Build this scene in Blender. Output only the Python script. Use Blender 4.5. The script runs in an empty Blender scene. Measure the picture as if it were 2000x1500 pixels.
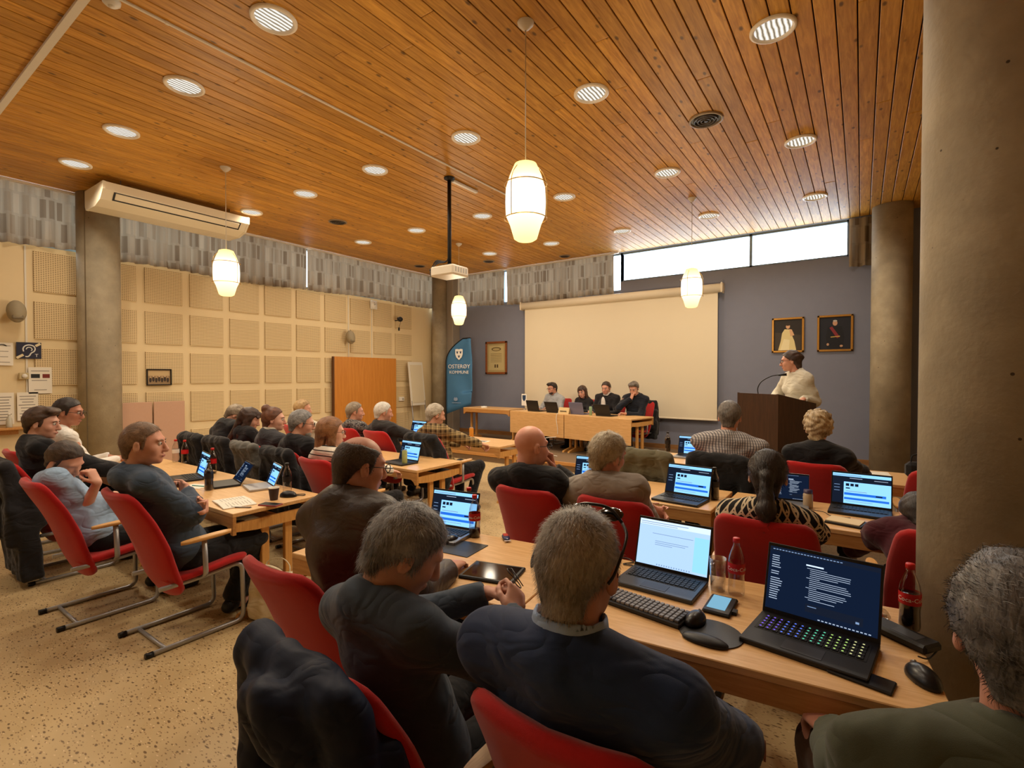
import bpy, math, random
import numpy as np
from mathutils import Vector, Matrix

# ------------------------------------------------------------------ camera, world, exposure
CAM_H = 1.63
FPX = 978.0
YAW = math.atan((1683.0 - 1000.0) / FPX)      # left of the room's +Y axis
PITCH = math.atan(17.0 / FPX)                 # slightly down
scene = bpy.context.scene
col = scene.collection
cam_data = bpy.data.cameras.new('camera')
cam = bpy.data.objects.new('camera', cam_data)
col.objects.link(cam)
cam.location = (0.0, 0.0, CAM_H)
cam.rotation_euler = (math.pi / 2 - PITCH, 0.0, YAW)
cam_data.sensor_fit = 'HORIZONTAL'
cam_data.sensor_width = 36.0
cam_data.lens = FPX / 2000.0 * 36.0
cam_data.clip_start = 0.05
scene.camera = cam

vs = scene.view_settings
vs.view_transform = 'Standard'
vs.look = 'None'
vs.gamma = 1.0
vs.use_curve_mapping = False
vs.exposure = EXPOSURE = 0.75

world = bpy.data.worlds.new('overcast_sky')
scene.world = world
world.use_nodes = True
_bg = world.node_tree.nodes['Background']
_bg.inputs[0].default_value = (0.82, 0.92, 1.0, 1.0)
_bg.inputs[1].default_value = 5.0

DOWNLIGHT_W = 40.0
PENDANT_W = 30.0

ZC = 4.22           # ceiling underside
LW = -9.28          # left wall plane x
BW = 10.0           # back wall plane y
RW = 3.4            # right wall plane x
FWY = -2.6          # rear wall plane y
DAIS = 0.16

R = math.radians
rnd = random.Random(7)


# ------------------------------------------------------------------ materials
MATS = {}


def new_mat(name):
    m = bpy.data.materials.new(name)
    m.use_nodes = True
    nt = m.node_tree
    return m, nt, nt.nodes['Principled BSDF']


def N(nt, kind, **kw):
    n = nt.nodes.new(kind)
    for k, v in kw.items():
        if k.startswith('i_'):
            n.inputs[k[2:].replace('_', ' ')].default_value = v
        else:
            setattr(n, k, v)
    return n


def rgb(c):
    return (c[0], c[1], c[2], 1.0)


def srgb(r, g, b):
    f = lambda x: (x / 255.0 / 12.92) if x / 255.0 <= 0.04045 else ((x / 255.0 + 0.055) / 1.055) ** 2.4
    return (f(r), f(g), f(b))


def plain(name, c, rough=0.6, metal=0.0, spec=0.4, noise=0.0, nscale=40.0, bump=0.0, bscale=200.0, emit=None, estr=0.0,
          alpha=1.0, trans=0.0, sheen=0.0, coat=0.0):
    """plain coloured material with optional tone variation and fine relief"""
    if name in MATS:
        return MATS[name]
    m, nt, b = new_mat(name)
    b.inputs['Base Color'].default_value = rgb(c)
    b.inputs['Roughness'].default_value = rough
    b.inputs['Metallic'].default_value = metal
    b.inputs['Specular IOR Level'].default_value = spec
    if sheen:
        b.inputs['Sheen Weight'].default_value = sheen
    if coat:
        b.inputs['Coat Weight'].default_value = coat
    if trans:
        b.inputs['Transmission Weight'].default_value = trans
    if emit is not None:
        b.inputs['Emission Color'].default_value = rgb(emit)
        b.inputs['Emission Strength'].default_value = estr
    if noise > 0 or bump > 0:
        tc = N(nt, 'ShaderNodeTexCoord')
    if noise > 0:
        no = N(nt, 'ShaderNodeTexNoise', i_Scale=nscale, i_Detail=4.0)
        nt.links.new(tc.outputs['Object'], no.inputs['Vector'])
        mx = N(nt, 'ShaderNodeMix', data_type='RGBA', blend_type='MIX')
        mx.inputs['A'].default_value = rgb([x * (1 - noise) for x in c])
        mx.inputs['B'].default_value = rgb([min(1, x * (1 + noise)) for x in c])
        nt.links.new(no.outputs['Fac'], mx.inputs['Factor'])
        nt.links.new(mx.outputs['Result'], b.inputs['Base Color'])
    if bump > 0:
        no2 = N(nt, 'ShaderNodeTexNoise', i_Scale=bscale, i_Detail=3.0)
        nt.links.new(tc.outputs['Object'], no2.inputs['Vector'])
        bp = N(nt, 'ShaderNodeBump', i_Strength=bump, i_Distance=0.004)
        nt.links.new(no2.outputs['Fac'], bp.inputs['Height'])
        nt.links.new(bp.outputs['Normal'], b.inputs['Normal'])
    MATS[name] = m
    return m


def ramp(nt, stops, interp='LINEAR'):
    r = N(nt, 'ShaderNodeValToRGB')
    cr = r.color_ramp
    cr.interpolation = interp
    while len(cr.elements) > 1:
        cr.elements.remove(cr.elements[-1])
    cr.elements[0].position = stops[0][0]
    cr.elements[0].color = rgb(stops[0][1])
    for p, c in stops[1:]:
        e = cr.elements.new(p)
        e.color = rgb(c)
    return r


def wood(name, dark, light, axis='X', scale=1.0, rough=0.45, knots=0.0, per_object=0.0, coat=0.0):
    """oak or pine: grain stretched along an axis, optional dark knots, optional tone per piece"""
    m, nt, b = new_mat(name)
    tc = N(nt, 'ShaderNodeTexCoord')
    mp = N(nt, 'ShaderNodeMapping')
    s = {'X': (1.2, 14, 14), 'Y': (14, 1.2, 14), 'Z': (14, 14, 1.2)}[axis]
    mp.inputs['Scale'].default_value = [x * scale for x in s]
    if per_object:
        gp_ = N(nt, 'ShaderNodeNewGeometry')
        oi = N(nt, 'ShaderNodeObjectInfo')
        va = N(nt, 'ShaderNodeVectorMath', operation='ADD')
        cx = N(nt, 'ShaderNodeCombineXYZ')
        mu = N(nt, 'ShaderNodeMath', operation='MULTIPLY')
        mu.inputs[1].default_value = 37.0
        nt.links.new(oi.outputs['Random'], mu.inputs[0])
        for k in range(3):
            nt.links.new(mu.outputs[0], cx.inputs[k])
        nt.links.new(gp_.outputs['Position'], va.inputs[0])
        nt.links.new(cx.outputs[0], va.inputs[1])
        nt.links.new(va.outputs[0], mp.inputs['Vector'])
        src = va.outputs[0]
    else:
        nt.links.new(tc.outputs['Object'], mp.inputs['Vector'])
        src = tc.outputs['Object']
    no = N(nt, 'ShaderNodeTexNoise', i_Scale=3.0, i_Detail=6.0, i_Roughness=0.6, i_Distortion=0.6)
    nt.links.new(mp.outputs[0], no.inputs['Vector'])
    rp = ramp(nt, [(0.3, dark), (0.7, light)])
    nt.links.new(no.outputs['Fac'], rp.inputs['Fac'])
    outc = rp.outputs['Color']
    if per_object:
        hs = N(nt, 'ShaderNodeHueSaturation')
        mr = N(nt, 'ShaderNodeMapRange')
        mr.inputs['To Min'].default_value = 1.0 - per_object
        mr.inputs['To Max'].default_value = 1.0 + per_object
        nt.links.new(oi.outputs['Random'], mr.inputs['Value'])
        nt.links.new(mr.outputs[0], hs.inputs['Value'])
        nt.links.new(outc, hs.inputs['Color'])
        outc = hs.outputs['Color']
    if knots:
        mk = N(nt, 'ShaderNodeMapping')
        mk.inputs['Scale'].default_value = {'X': (4.2, 8.5, 8.5), 'Y': (8.5, 4.2, 8.5), 'Z': (8.5, 8.5, 4.2)}[axis]
        nt.links.new(src, mk.inputs['Vector'])
        vo = N(nt, 'ShaderNodeTexVoronoi', feature='F1', i_Scale=1.0)
        nt.links.new(mk.outputs[0], vo.inputs['Vector'])
        kr = ramp(nt, [(0.0, (1, 1, 1)), (0.08, (0.85, 0.85, 0.85)), (0.15, (0, 0, 0))])
        nt.links.new(vo.outputs['Distance'], kr.inputs['Fac'])
        mx = N(nt, 'ShaderNodeMix', data_type='RGBA')
        mul = N(nt, 'ShaderNodeMath', operation='MULTIPLY')
        mul.inputs[1].default_value = knots
        nt.links.new(kr.outputs['Color'], mul.inputs[0])
        nt.links.new(mul.outputs[0], mx.inputs['Factor'])
        nt.links.new(outc, mx.inputs['A'])
        mx.inputs['B'].default_value = rgb([x * 0.18 for x in dark])
        outc = mx.outputs['Result']
    nt.links.new(outc, b.inputs['Base Color'])
    b.inputs['Roughness'].default_value = rough
    b.inputs['Specular IOR Level'].default_value = 0.4
    if coat:
        b.inputs['Coat Weight'].default_value = coat
        b.inputs['Coat Roughness'].default_value = 0.25
    MATS[name] = m
    return m


def emission(name, c, s):
    if name in MATS:
        return MATS[name]
    m = bpy.data.materials.new(name)
    m.use_nodes = True
    nt = m.node_tree
    nt.nodes.remove(nt.nodes['Principled BSDF'])
    e = N(nt, 'ShaderNodeEmission')
    e.inputs[0].default_value = rgb(c)
    e.inputs[1].default_value = s
    nt.links.new(e.outputs[0], nt.nodes['Material Output'].inputs[0])
    MATS[name] = m
    return m


# ------------------------------------------------------------------ mesh helpers
class MB:
    """collects shapes; build() links them as one mesh object"""

    def __init__(self):
        self.v, self.f, self.mi, self.sm = [], [], [], []

    def add(self, vs_, fs_, mi=0, smooth=False):
        o = len(self.v)
        self.v.extend([tuple(p) for p in vs_])
        for f in fs_:
            self.f.append([o + i for i in f])
            self.mi.append(mi)
            self.sm.append(smooth)
        return self

    def box(self, c, s, mi=0, rot=None, ch=0.0, smooth=False):
        """centre, full size, optional 3x3 rotation, optional chamfer"""
        hx, hy, hz = s[0] / 2, s[1] / 2, s[2] / 2
        if ch <= 0:
            vs_ = [Vector((x * hx, y * hy, z * hz)) for x in (-1, 1) for y in (-1, 1) for z in (-1, 1)]
            fs_ = [(0, 1, 3, 2), (4, 6, 7, 5), (0, 4, 5, 1), (2, 3, 7, 6), (0, 2, 6, 4), (1, 5, 7, 3)]
        else:
            ch = min(ch, hx * .95, hy * .95, hz * .95)
            vs_, idx = [], {}
            for sx in (-1, 1):
                for sy in (-1, 1):
                    for sz in (-1, 1):
                        for a in range(3):
                            p = [sx * (hx - ch), sy * (hy - ch), sz * (hz - ch)]
                            p[a] += (sx, sy, sz)[a] * ch
                            idx[(sx, sy, sz, a)] = len(vs_)
                            vs_.append(Vector(p))
            fs_ = []
            for a in range(3):
                b_, c_ = (a + 1) % 3, (a + 2) % 3
                for s_ in (-1, 1):
                    q = []
                    for (u, w) in ((-1, -1), (1, -1), (1, 1), (-1, 1)):
                        k = [0, 0, 0]
                        k[a], k[b_], k[c_] = s_, u, w
                        q.append(idx[(k[0], k[1], k[2], a)])
                    fs_.append(q if s_ > 0 else q[::-1])
                for u in (-1, 1):
                    for w in (-1, 1):
                        q = []
                        for (t, ax) in ((-1, b_), (1, b_), (1, c_), (-1, c_)):
                            k = [0, 0, 0]
                            k[a], k[b_], k[c_] = t, u, w
                            q.append(idx[(k[0], k[1], k[2], ax)])
                        fs_.append(q if u * w < 0 else q[::-1])
            for sx in (-1, 1):
                for sy in (-1, 1):
                    for sz in (-1, 1):
                        q = [idx[(sx, sy, sz, a)] for a in range(3)]
                        fs_.append(q if sx * sy * sz > 0 else q[::-1])
        cc = Vector(c)
        if rot is not None:
            vs_ = [rot @ p for p in vs_]
        return self.add([p + cc for p in vs_], fs_, mi, smooth)

    def quad(self, a, b, c, d, mi=0):
        return self.add([a, b, c, d], [(0, 1, 2, 3)], mi)

    def tube(self, pts, r, n=10, mi=0, caps=True, closed=False, flat=1.0):
        """round tube along a polyline; r is a number or one per point"""
        pts = [Vector(p) for p in pts]
        m = len(pts)
        rs = [r] * m if not hasattr(r, '__len__') else list(r)
        vs_, fs_ = [], []
        prev = None
        for i, p in enumerate(pts):
            if closed:
                t = (pts[(i + 1) % m] - pts[i - 1])
            else:
                t = (pts[min(i + 1, m - 1)] - pts[max(i - 1, 0)])
            t = t.normalized() if t.length > 1e-9 else Vector((0, 0, 1))
            if prev is None:
                a = Vector((0, 0, 1)) if abs(t.z) < 0.9 else Vector((1, 0, 0))
                nrm = (a - t * a.dot(t)).normalized()
            else:
                nrm = prev - t * prev.dot(t)
                nrm = nrm.normalized() if nrm.length > 1e-6 else t.orthogonal().normalized()
            prev = nrm
            bi = t.cross(nrm)
            for k in range(n):
                an = 2 * math.pi * k / n
                vs_.append(p + (nrm * math.cos(an) * flat + bi * math.sin(an)) * rs[i])
        segs = m if closed else m - 1
        for i in range(segs):
            j = (i + 1) % m
            for k in range(n):
                l = (k + 1) % n
                fs_.append((i * n + k, i * n + l, j * n + l, j * n + k))
        o = len(self.v)
        self.add(vs_, fs_, mi, True)
        if caps and not closed:
            self.f.append([o + k for k in range(n)][::-1]); self.mi.append(mi); self.sm.append(False)
            self.f.append([o + (m - 1) * n + k for k in range(n)]); self.mi.append(mi); self.sm.append(False)
        return self

    def lathe(self, prof, n=20, mi=0, c=(0, 0, 0), axis=None, caps=True, smooth=True):
        """profile of (radius, height) turned about Z, then moved to c; axis = 3x3 rotation"""
        vs_, fs_ = [], []
        for (r_, h_) in prof:
            for k in range(n):
                a = 2 * math.pi * k / n
                vs_.append(Vector((r_ * math.cos(a), r_ * math.sin(a), h_)))
        for i in range(len(prof) - 1):
            for k in range(n):
                l = (k + 1) % n
                fs_.append((i * n + k, i * n + l, (i + 1) * n + l, (i + 1) * n + k))
        if axis is not None:
            vs_ = [axis @ p for p in vs_]
        cc = Vector(c)
        o = len(self.v)
        self.add([p + cc for p in vs_], fs_, mi, smooth)
        if caps:
            if prof[0][0] > 1e-5:
                self.f.append([o + k for k in range(n)][::-1]); self.mi.append(mi); self.sm.append(False)
            if prof[-1][0] > 1e-5:
                q = (len(prof) - 1) * n
                self.f.append([o + q + k for k in range(n)]); self.mi.append(mi); self.sm.append(False)
        return self

    def ellipsoid(self, c, r, mi=0, nu=16, nv=10, rot=None):
        vs_, fs_ = [], []
        for i in range(nv + 1):
            ph = math.pi * i / nv
            for k in range(nu):
                a = 2 * math.pi * k / nu
                p = Vector((r[0] * math.sin(ph) * math.cos(a), r[1] * math.sin(ph) * math.sin(a), -r[2] * math.cos(ph)))
                vs_.append((rot @ p if rot is not None else p) + Vector(c))
        for i in range(nv):
            for k in range(nu):
                l = (k + 1) % nu
                fs_.append((i * nu + k, i * nu + l, (i + 1) * nu + l, (i + 1) * nu + k))
        return self.add(vs_, fs_, mi, True)

    def prism(self, outline, z0, z1, mi=0, smooth_side=False):
        """outline in XY (counter-clockwise) extruded from z0 to z1"""
        n = len(outline)
        vs_ = [(x, y, z0) for x, y in outline] + [(x, y, z1) for x, y in outline]
        o = len(self.v)
        self.add(vs_, [(i, (i + 1) % n, n + (i + 1) % n, n + i) for i in range(n)], mi, smooth_side)
        self.f.append([o + i for i in range(n)][::-1]); self.mi.append(mi); self.sm.append(False)
        self.f.append([o + n + i for i in range(n)]); self.mi.append(mi); self.sm.append(False)
        return self

    def xform(self, M):
        self.v = [tuple(M @ Vector(p)) for p in self.v]
        return self

    def mesh(self, name, mats):
        me = bpy.data.meshes.new(name)
        me.from_pydata([tuple(p) for p in self.v], [], self.f)
        if not isinstance(mats, (list, tuple)):
            mats = [mats]
        for m in mats:
            me.materials.append(m)
        me.polygons.foreach_set('material_index', self.mi)
        me.polygons.foreach_set('use_smooth', self.sm)
        me.update()
        return me

    def build(self, name, mats, parent=None, loc=None, rz=0.0):
        o = bpy.data.objects.new(name, self.mesh(name, mats))
        col.objects.link(o)
        if parent is not None:
            o.parent = parent
        if loc is not None:
            o.location = loc
        if rz:
            o.rotation_euler = (0, 0, rz)
        return o


def rot_to(d, upv=(0, 0, 1)):
    """3x3 with local Z along d"""
    return Vector(d).to_track_quat('Z', 'Y').to_matrix()


def RX(a): return Matrix.Rotation(a, 3, 'X')
def RY(a): return Matrix.Rotation(a, 3, 'Y')
def RZ(a): return Matrix.Rotation(a, 3, 'Z')


def tag(o, label, cat, group=None, kind=None):
    o['label'] = label
    o['category'] = cat
    if group:
        o['group'] = group
    if kind:
        o['kind'] = kind
    return o


def struct(o, label=None, cat=None):
    o['kind'] = 'structure'
    if label:
        o['label'] = label
        o['category'] = cat
    return o


def thing(name, label, cat, loc=(0, 0, 0), rz=0.0, group=None):
    o = bpy.data.objects.new(name, None)
    o.empty_display_size = 0.1
    col.objects.link(o)
    o.location = loc
    o.rotation_euler = (0, 0, rz)
    return tag(o, label, cat, group)


def copy_tree(o, parent=None):
    c = o.copy()
    col.objects.link(c)
    c.parent = parent
    for ch in list(o.children):
        copy_tree(ch, c)
    return c


def smooth_path(pts, n=6):
    """Catmull-Rom through points"""
    P = [Vector(p) for p in pts]
    out = []
    for i in range(len(P) - 1):
        p0, p1, p2, p3 = P[max(i - 1, 0)], P[i], P[i + 1], P[min(i + 2, len(P) - 1)]
        for k in range(n):
            t = k / n
            out.append(0.5 * ((2 * p1) + (p2 - p0) * t + (2 * p0 - 5 * p1 + 4 * p2 - p3) * t * t
                              + (3 * p1 - p0 - 3 * p2 + p3) * t ** 3))
    out.append(P[-1])
    return out


def bend_path(pts, r=0.04, n=5):
    """polyline with rounded corners"""
    P = [Vector(p) for p in pts]
    out = [P[0]]
    for i in range(1, len(P) - 1):
        a, b, c = P[i - 1], P[i], P[i + 1]
        r1 = min(r, (a - b).length * .45, (c - b).length * .45)
        s, e = b + (a - b).normalized() * r1, b + (c - b).normalized() * r1
        for k in range(n + 1):
            t = k / n
            out.append((1 - t) ** 2 * s + 2 * t * (1 - t) * b + t * t * e)
    out.append(P[-1])
    return out


def text_mesh(s, size, extrude=0.0005, align='CENTER', res=3):
    """lettering as plain mesh data (verts, faces) in XY"""
    cu = bpy.data.curves.new('lettering', 'FONT')
    cu.body = s
    cu.size = size
    cu.extrude = extrude
    cu.align_x = align
    cu.resolution_u = res
    ob = bpy.data.objects.new('lettering', cu)
    col.objects.link(ob)
    bpy.context.view_layer.update()
    dg = bpy.context.evaluated_depsgraph_get()
    me = bpy.data.meshes.new_from_object(ob.evaluated_get(dg))
    vs_ = [v.co.copy() for v in me.vertices]
    fs_ = [list(p.vertices) for p in me.polygons]
    bpy.data.objects.remove(ob)
    bpy.data.curves.remove(cu)
    bpy.data.meshes.remove(me)
    return vs_, fs_


# pixel of the photograph (2000x1500 frame) -> point on a plane
_f = Vector((-math.sin(YAW) * math.cos(PITCH), math.cos(YAW) * math.cos(PITCH), -math.sin(PITCH)))
_r = Vector((math.cos(YAW), math.sin(YAW), 0.0))
_u = _r.cross(_f)


def _ray(u, v):
    return _f + _r * ((u - 1000.0) / FPX) + _u * ((750.0 - v) / FPX)


def at_z(u, v, z):
    d = _ray(u, v)
    return Vector((0, 0, CAM_H)) + d * ((z - CAM_H) / d.z)


def at_y(u, v, y):
    d = _ray(u, v)
    return Vector((0, 0, CAM_H)) + d * (y / d.y)


def at_x(u, v, x):
    d = _ray(u, v)
    return Vector((0, 0, CAM_H)) + d * (x / d.x)
# ------------------------------------------------------------------ materials of the room
M_PINE = wood('pine_ceiling', srgb(166, 112, 32), srgb(216, 160, 66), 'Y', 1.0, 0.5, knots=0.9, per_object=0.16)
M_OAK = wood('oak_table', srgb(206, 158, 100), srgb(228, 186, 130), 'X', 1.6, 0.38, coat=0.15)
M_OAKE = wood('oak_edge', srgb(178, 124, 66), srgb(204, 152, 90), 'X', 1.6, 0.42)
M_OAKV = wood('oak_posts', srgb(196, 140, 72), srgb(222, 170, 100), 'Z', 1.6, 0.42)
M_DAISW = wood('dais_wood', srgb(120, 82, 46), srgb(160, 116, 70), 'X', 1.0, 0.5)
M_LECT = wood('lectern_veneer', srgb(46, 26, 16), srgb(70, 42, 26), 'Z', 1.2, 0.4)
M_DOORW = wood('birch_board', srgb(186, 118, 40), srgb(204, 136, 54), 'Z', 0.6, 0.5)
M_WHITE = plain('white_plastic', srgb(226, 222, 212), 0.4)
M_WHITEP = plain('white_paint', srgb(222, 216, 202), 0.6, noise=0.03)
M_BLACK = plain('black_plastic', srgb(22, 22, 24), 0.45)
M_DKMET = plain('dark_metal', srgb(40, 40, 42), 0.4, metal=0.7)
M_BRASS = plain('brass', srgb(190, 150, 80), 0.3, metal=1.0)
M_GILT = plain('gilt_frame', srgb(176, 128, 58), 0.4, metal=0.6, noise=0.15)
M_REDWOOD = wood('frame_wood', srgb(110, 58, 26), srgb(150, 86, 40), 'X', 3.0, 0.45)
M_BLUEWALL = plain('blue_grey_wall', srgb(124, 128, 146), 0.8, noise=0.05, nscale=6, bump=0.15, bscale=300)
M_CREAM = plain('cream_wall', srgb(226, 206, 164), 0.75, noise=0.03, nscale=5)
M_SCREEN = plain('projection_cloth', srgb(226, 214, 188), 0.85, noise=0.015, nscale=3)
M_GREYST = plain('grey_steel', srgb(150, 150, 152), 0.35, metal=0.8)


def _concrete():
    m, nt, b = new_mat('concrete')
    tc = N(nt, 'ShaderNodeTexCoord')
    no = N(nt, 'ShaderNodeTexNoise', i_Scale=2.2, i_Detail=8.0, i_Roughness=0.6)
    nt.links.new(tc.outputs['Object'], no.inputs['Vector'])
    rp = ramp(nt, [(0.3, srgb(138, 128, 108)), (0.55, srgb(166, 154, 130)), (0.75, srgb(188, 176, 150))])
    nt.links.new(no.outputs['Fac'], rp.inputs['Fac'])
    vo = N(nt, 'ShaderNodeTexVoronoi', feature='F1', i_Scale=9.0)
    nt.links.new(tc.outputs['Object'], vo.inputs['Vector'])
    pr = ramp(nt, [(0.0, (1, 1, 1)), (0.045, (1, 1, 1)), (0.06, (0, 0, 0))])
    nt.links.new(vo.outputs['Distance'], pr.inputs['Fac'])
    mx = N(nt, 'ShaderNodeMix', data_type='RGBA')
    nt.links.new(pr.outputs['Color'], mx.inputs['Factor'])
    nt.links.new(rp.outputs['Color'], mx.inputs['A'])
    mx.inputs['B'].default_value = rgb(srgb(70, 60, 48))
    nt.links.new(mx.outputs['Result'], b.inputs['Base Color'])
    b.inputs['Roughness'].default_value = 0.75
    n2 = N(nt, 'ShaderNodeTexNoise', i_Scale=45.0, i_Detail=5.0)
    nt.links.new(tc.outputs['Object'], n2.inputs['Vector'])
    bp = N(nt, 'ShaderNodeBump', i_Strength=0.35, i_Distance=0.006)
    nt.links.new(n2.outputs['Fac'], bp.inputs['Height'])
    nt.links.new(bp.outputs['Normal'], b.inputs['Normal'])
    return m


M_CONC = _concrete()


def _floor():
    m, nt, b = new_mat('fleck_linoleum')
    tc = N(nt, 'ShaderNodeTexCoord')
    no = N(nt, 'ShaderNodeTexNoise', i_Scale=1.4, i_Detail=6.0)
    nt.links.new(tc.outputs['Object'], no.inputs['Vector'])
    rp = ramp(nt, [(0.3, srgb(184, 158, 114)), (0.7, srgb(204, 178, 132))])
    nt.links.new(no.outputs['Fac'], rp.inputs['Fac'])
    base = rp.outputs['Color']
    for sc, lim, tone, seed in ((44, 0.25, srgb(104, 80, 52), 0.0), (85, 0.27, srgb(132, 104, 68), 3.3), (50, 0.16, srgb(224, 200, 158), 7.7)):
        mp = N(nt, 'ShaderNodeMapping')
        mp.inputs['Scale'].default_value = (sc * 0.42, sc, sc)
        mp.inputs['Rotation'].default_value = (0, 0, 0.35)
        mp.inputs['Location'].default_value = (seed, seed, 0)
        nt.links.new(tc.outputs['Object'], mp.inputs['Vector'])
        nd = N(nt, 'ShaderNodeTexNoise', i_Scale=0.6, i_Detail=2.0)
        nt.links.new(mp.outputs[0], nd.inputs['Vector'])
        vm = N(nt, 'ShaderNodeVectorMath', operation='ADD')
        nt.links.new(mp.outputs[0], vm.inputs[0])
        nt.links.new(nd.outputs['Color'], vm.inputs[1])
        vo = N(nt, 'ShaderNodeTexVoronoi', feature='F1', i_Scale=1.0)
        nt.links.new(vm.outputs[0], vo.inputs['Vector'])
        kr = ramp(nt, [(0.0, (1, 1, 1)), (lim * .7, (.8, .8, .8)), (lim, (0, 0, 0))])
        nt.links.new(vo.outputs['Distance'], kr.inputs['Fac'])
        mx = N(nt, 'ShaderNodeMix', data_type='RGBA')
        nt.links.new(kr.outputs['Color'], mx.inputs['Factor'])
        nt.links.new(base, mx.inputs['A'])
        mx.inputs['B'].default_value = rgb(tone)
        base = mx.outputs['Result']
    nt.links.new(base, b.inputs['Base Color'])
    b.inputs['Roughness'].default_value = 0.42
    b.inputs['Specular IOR Level'].default_value = 0.35
    return m


M_FLOOR = _floor()


def _perforated():
    m, nt, b = new_mat('perforated_panel')
    tc = N(nt, 'ShaderNodeTexCoord')
    mp = N(nt, 'ShaderNodeMapping')
    mp.inputs['Scale'].default_value = (40.0, 40.0, 40.0)
    nt.links.new(tc.outputs['Object'], mp.inputs['Vector'])
    sp = N(nt, 'ShaderNodeSeparateXYZ')
    nt.links.new(mp.outputs[0], sp.inputs[0])
    fac = None
    for k in (1, 2):
        fr = N(nt, 'ShaderNodeMath', operation='FRACT')
        nt.links.new(sp.outputs[k], fr.inputs[0])
        sb = N(nt, 'ShaderNodeMath', operation='SUBTRACT')
        sb.inputs[1].default_value = 0.5
        nt.links.new(fr.outputs[0], sb.inputs[0])
        ab = N(nt, 'ShaderNodeMath', operation='ABSOLUTE')
        nt.links.new(sb.outputs[0], ab.inputs[0])
        lt = N(nt, 'ShaderNodeMath', operation='LESS_THAN')
        lt.inputs[1].default_value = 0.30 if k == 1 else 0.2
        nt.links.new(ab.outputs[0], lt.inputs[0])
        if fac is None:
            fac = lt
        else:
            mu = N(nt, 'ShaderNodeMath', operation='MULTIPLY')
            nt.links.new(fac.outputs[0], mu.inputs[0])
            nt.links.new(lt.outputs[0], mu.inputs[1])
            fac = mu
    mx = N(nt, 'ShaderNodeMix', data_type='RGBA')
    nt.links.new(fac.outputs[0], mx.inputs['Factor'])
    mx.inputs['A'].default_value = rgb(srgb(222, 200, 156))
    mx.inputs['B'].default_value = rgb(srgb(128, 104, 70))
    nt.links.new(mx.outputs['Result'], b.inputs['Base Color'])
    b.inputs['Roughness'].default_value = 0.8
    return m


M_PERF = _perforated()


def _curtain():
    m = bpy.data.materials.new('printed_curtain')
    m.use_nodes = True
    nt = m.node_tree
    nt.nodes.remove(nt.nodes['Principled BSDF'])
    tc = N(nt, 'ShaderNodeTexCoord')
    br = N(nt, 'ShaderNodeTexBrick', i_Scale=1.0, offset=0.5, squash=1.0)
    br.inputs['Color1'].default_value = rgb(srgb(156, 138, 114))
    br.inputs['Color2'].default_value = rgb(srgb(92, 72, 52))
    br.inputs['Mortar'].default_value = rgb(srgb(146, 130, 108))
    br.inputs['Mortar Size'].default_value = 0.02
    br.inputs['Bias'].default_value = -0.25
    br.inputs['Brick Width'].default_value = 0.11
    br.inputs['Row Height'].default_value = 0.29
    nt.links.new(tc.outputs['UV'], br.inputs['Vector'])
    df = N(nt, 'ShaderNodeBsdfDiffuse')
    tl = N(nt, 'ShaderNodeBsdfTranslucent')
    mx = N(nt, 'ShaderNodeMixShader')
    mx.inputs[0].default_value = 0.17
    nt.links.new(br.outputs['Color'], df.inputs[0])
    nt.links.new(br.outputs['Color'], tl.inputs[0])
    nt.links.new(df.outputs[0], mx.inputs[1])
    nt.links.new(tl.outputs[0], mx.inputs[2])
    nt.links.new(mx.outputs[0], nt.nodes['Material Output'].inputs[0])
    return m


M_CURT = _curtain()


def _pane_glass():
    m = bpy.data.materials.new('window_glass')
    m.use_nodes = True
    nt = m.node_tree
    nt.nodes.remove(nt.nodes['Principled BSDF'])
    tr = N(nt, 'ShaderNodeBsdfTransparent')
    tr.inputs[0].default_value = (0.96, 0.98, 1, 1)
    gl = N(nt, 'ShaderNodeBsdfGlossy')
    gl.inputs['Roughness'].default_value = 0.02
    mx = N(nt, 'ShaderNodeMixShader')
    mx.inputs[0].default_value = 0.06
    nt.links.new(tr.outputs[0], mx.inputs[1])
    nt.links.new(gl.outputs[0], mx.inputs[2])
    nt.links.new(mx.outputs[0], nt.nodes['Material Output'].inputs[0])
    return m


M_PANE = _pane_glass()

# ------------------------------------------------------------------ floor, walls
fl = MB().box(((LW + RW) / 2, (FWY + BW) / 2, -0.1), (RW - LW + 0.6, BW - FWY + 0.6, 0.2)).build('floor', M_FLOOR)
struct(fl)
WSILL = 3.40
wl = MB().box((LW - 0.12, (FWY + BW) / 2, WSILL / 2), (0.24, BW - FWY + 0.5, WSILL)).build('wall_left', M_CREAM)
struct(wl)
wb = MB()
wb.box(((LW + RW) / 2, BW + 0.12, WSILL / 2), (RW - LW + 0.48, 0.24, WSILL))
wb.box(((-0.2 + RW) / 2, BW + 0.12, (WSILL + ZC + .2) / 2), (RW + 0.2, 0.24, ZC + .2 - WSILL))
wb.box(((-4.19 - 0.2) / 2, BW + 0.12, (WSILL + 3.60) / 2), (3.99, 0.24, 0.20))
wbo = struct(wb.build('wall_back', M_BLUEWALL))
wr = MB().box((RW + 0.12, (FWY + BW) / 2, (ZC + .2) / 2), (0.24, BW - FWY + 0.5, ZC + .2))
struct(wr.build('wall_right', M_CREAM))
wq = MB().box(((LW + RW) / 2, FWY - 0.12, (ZC + .2) / 2), (RW - LW + 0.5, 0.24, ZC + .2))
struct(wq.build('wall_rear', M_CREAM))
# grey plaster return beside the corner pillar
pr_ = MB().box((-8.83, 9.86, ZC / 2), (0.36, 0.28, ZC - 0.02), ch=0.01)
struct(pr_.build('wall_return', plain('pale_plaster', srgb(150, 140, 128), 0.8, noise=0.05)), 'pale plaster wall return beside the corner pillar', 'wall')

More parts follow.
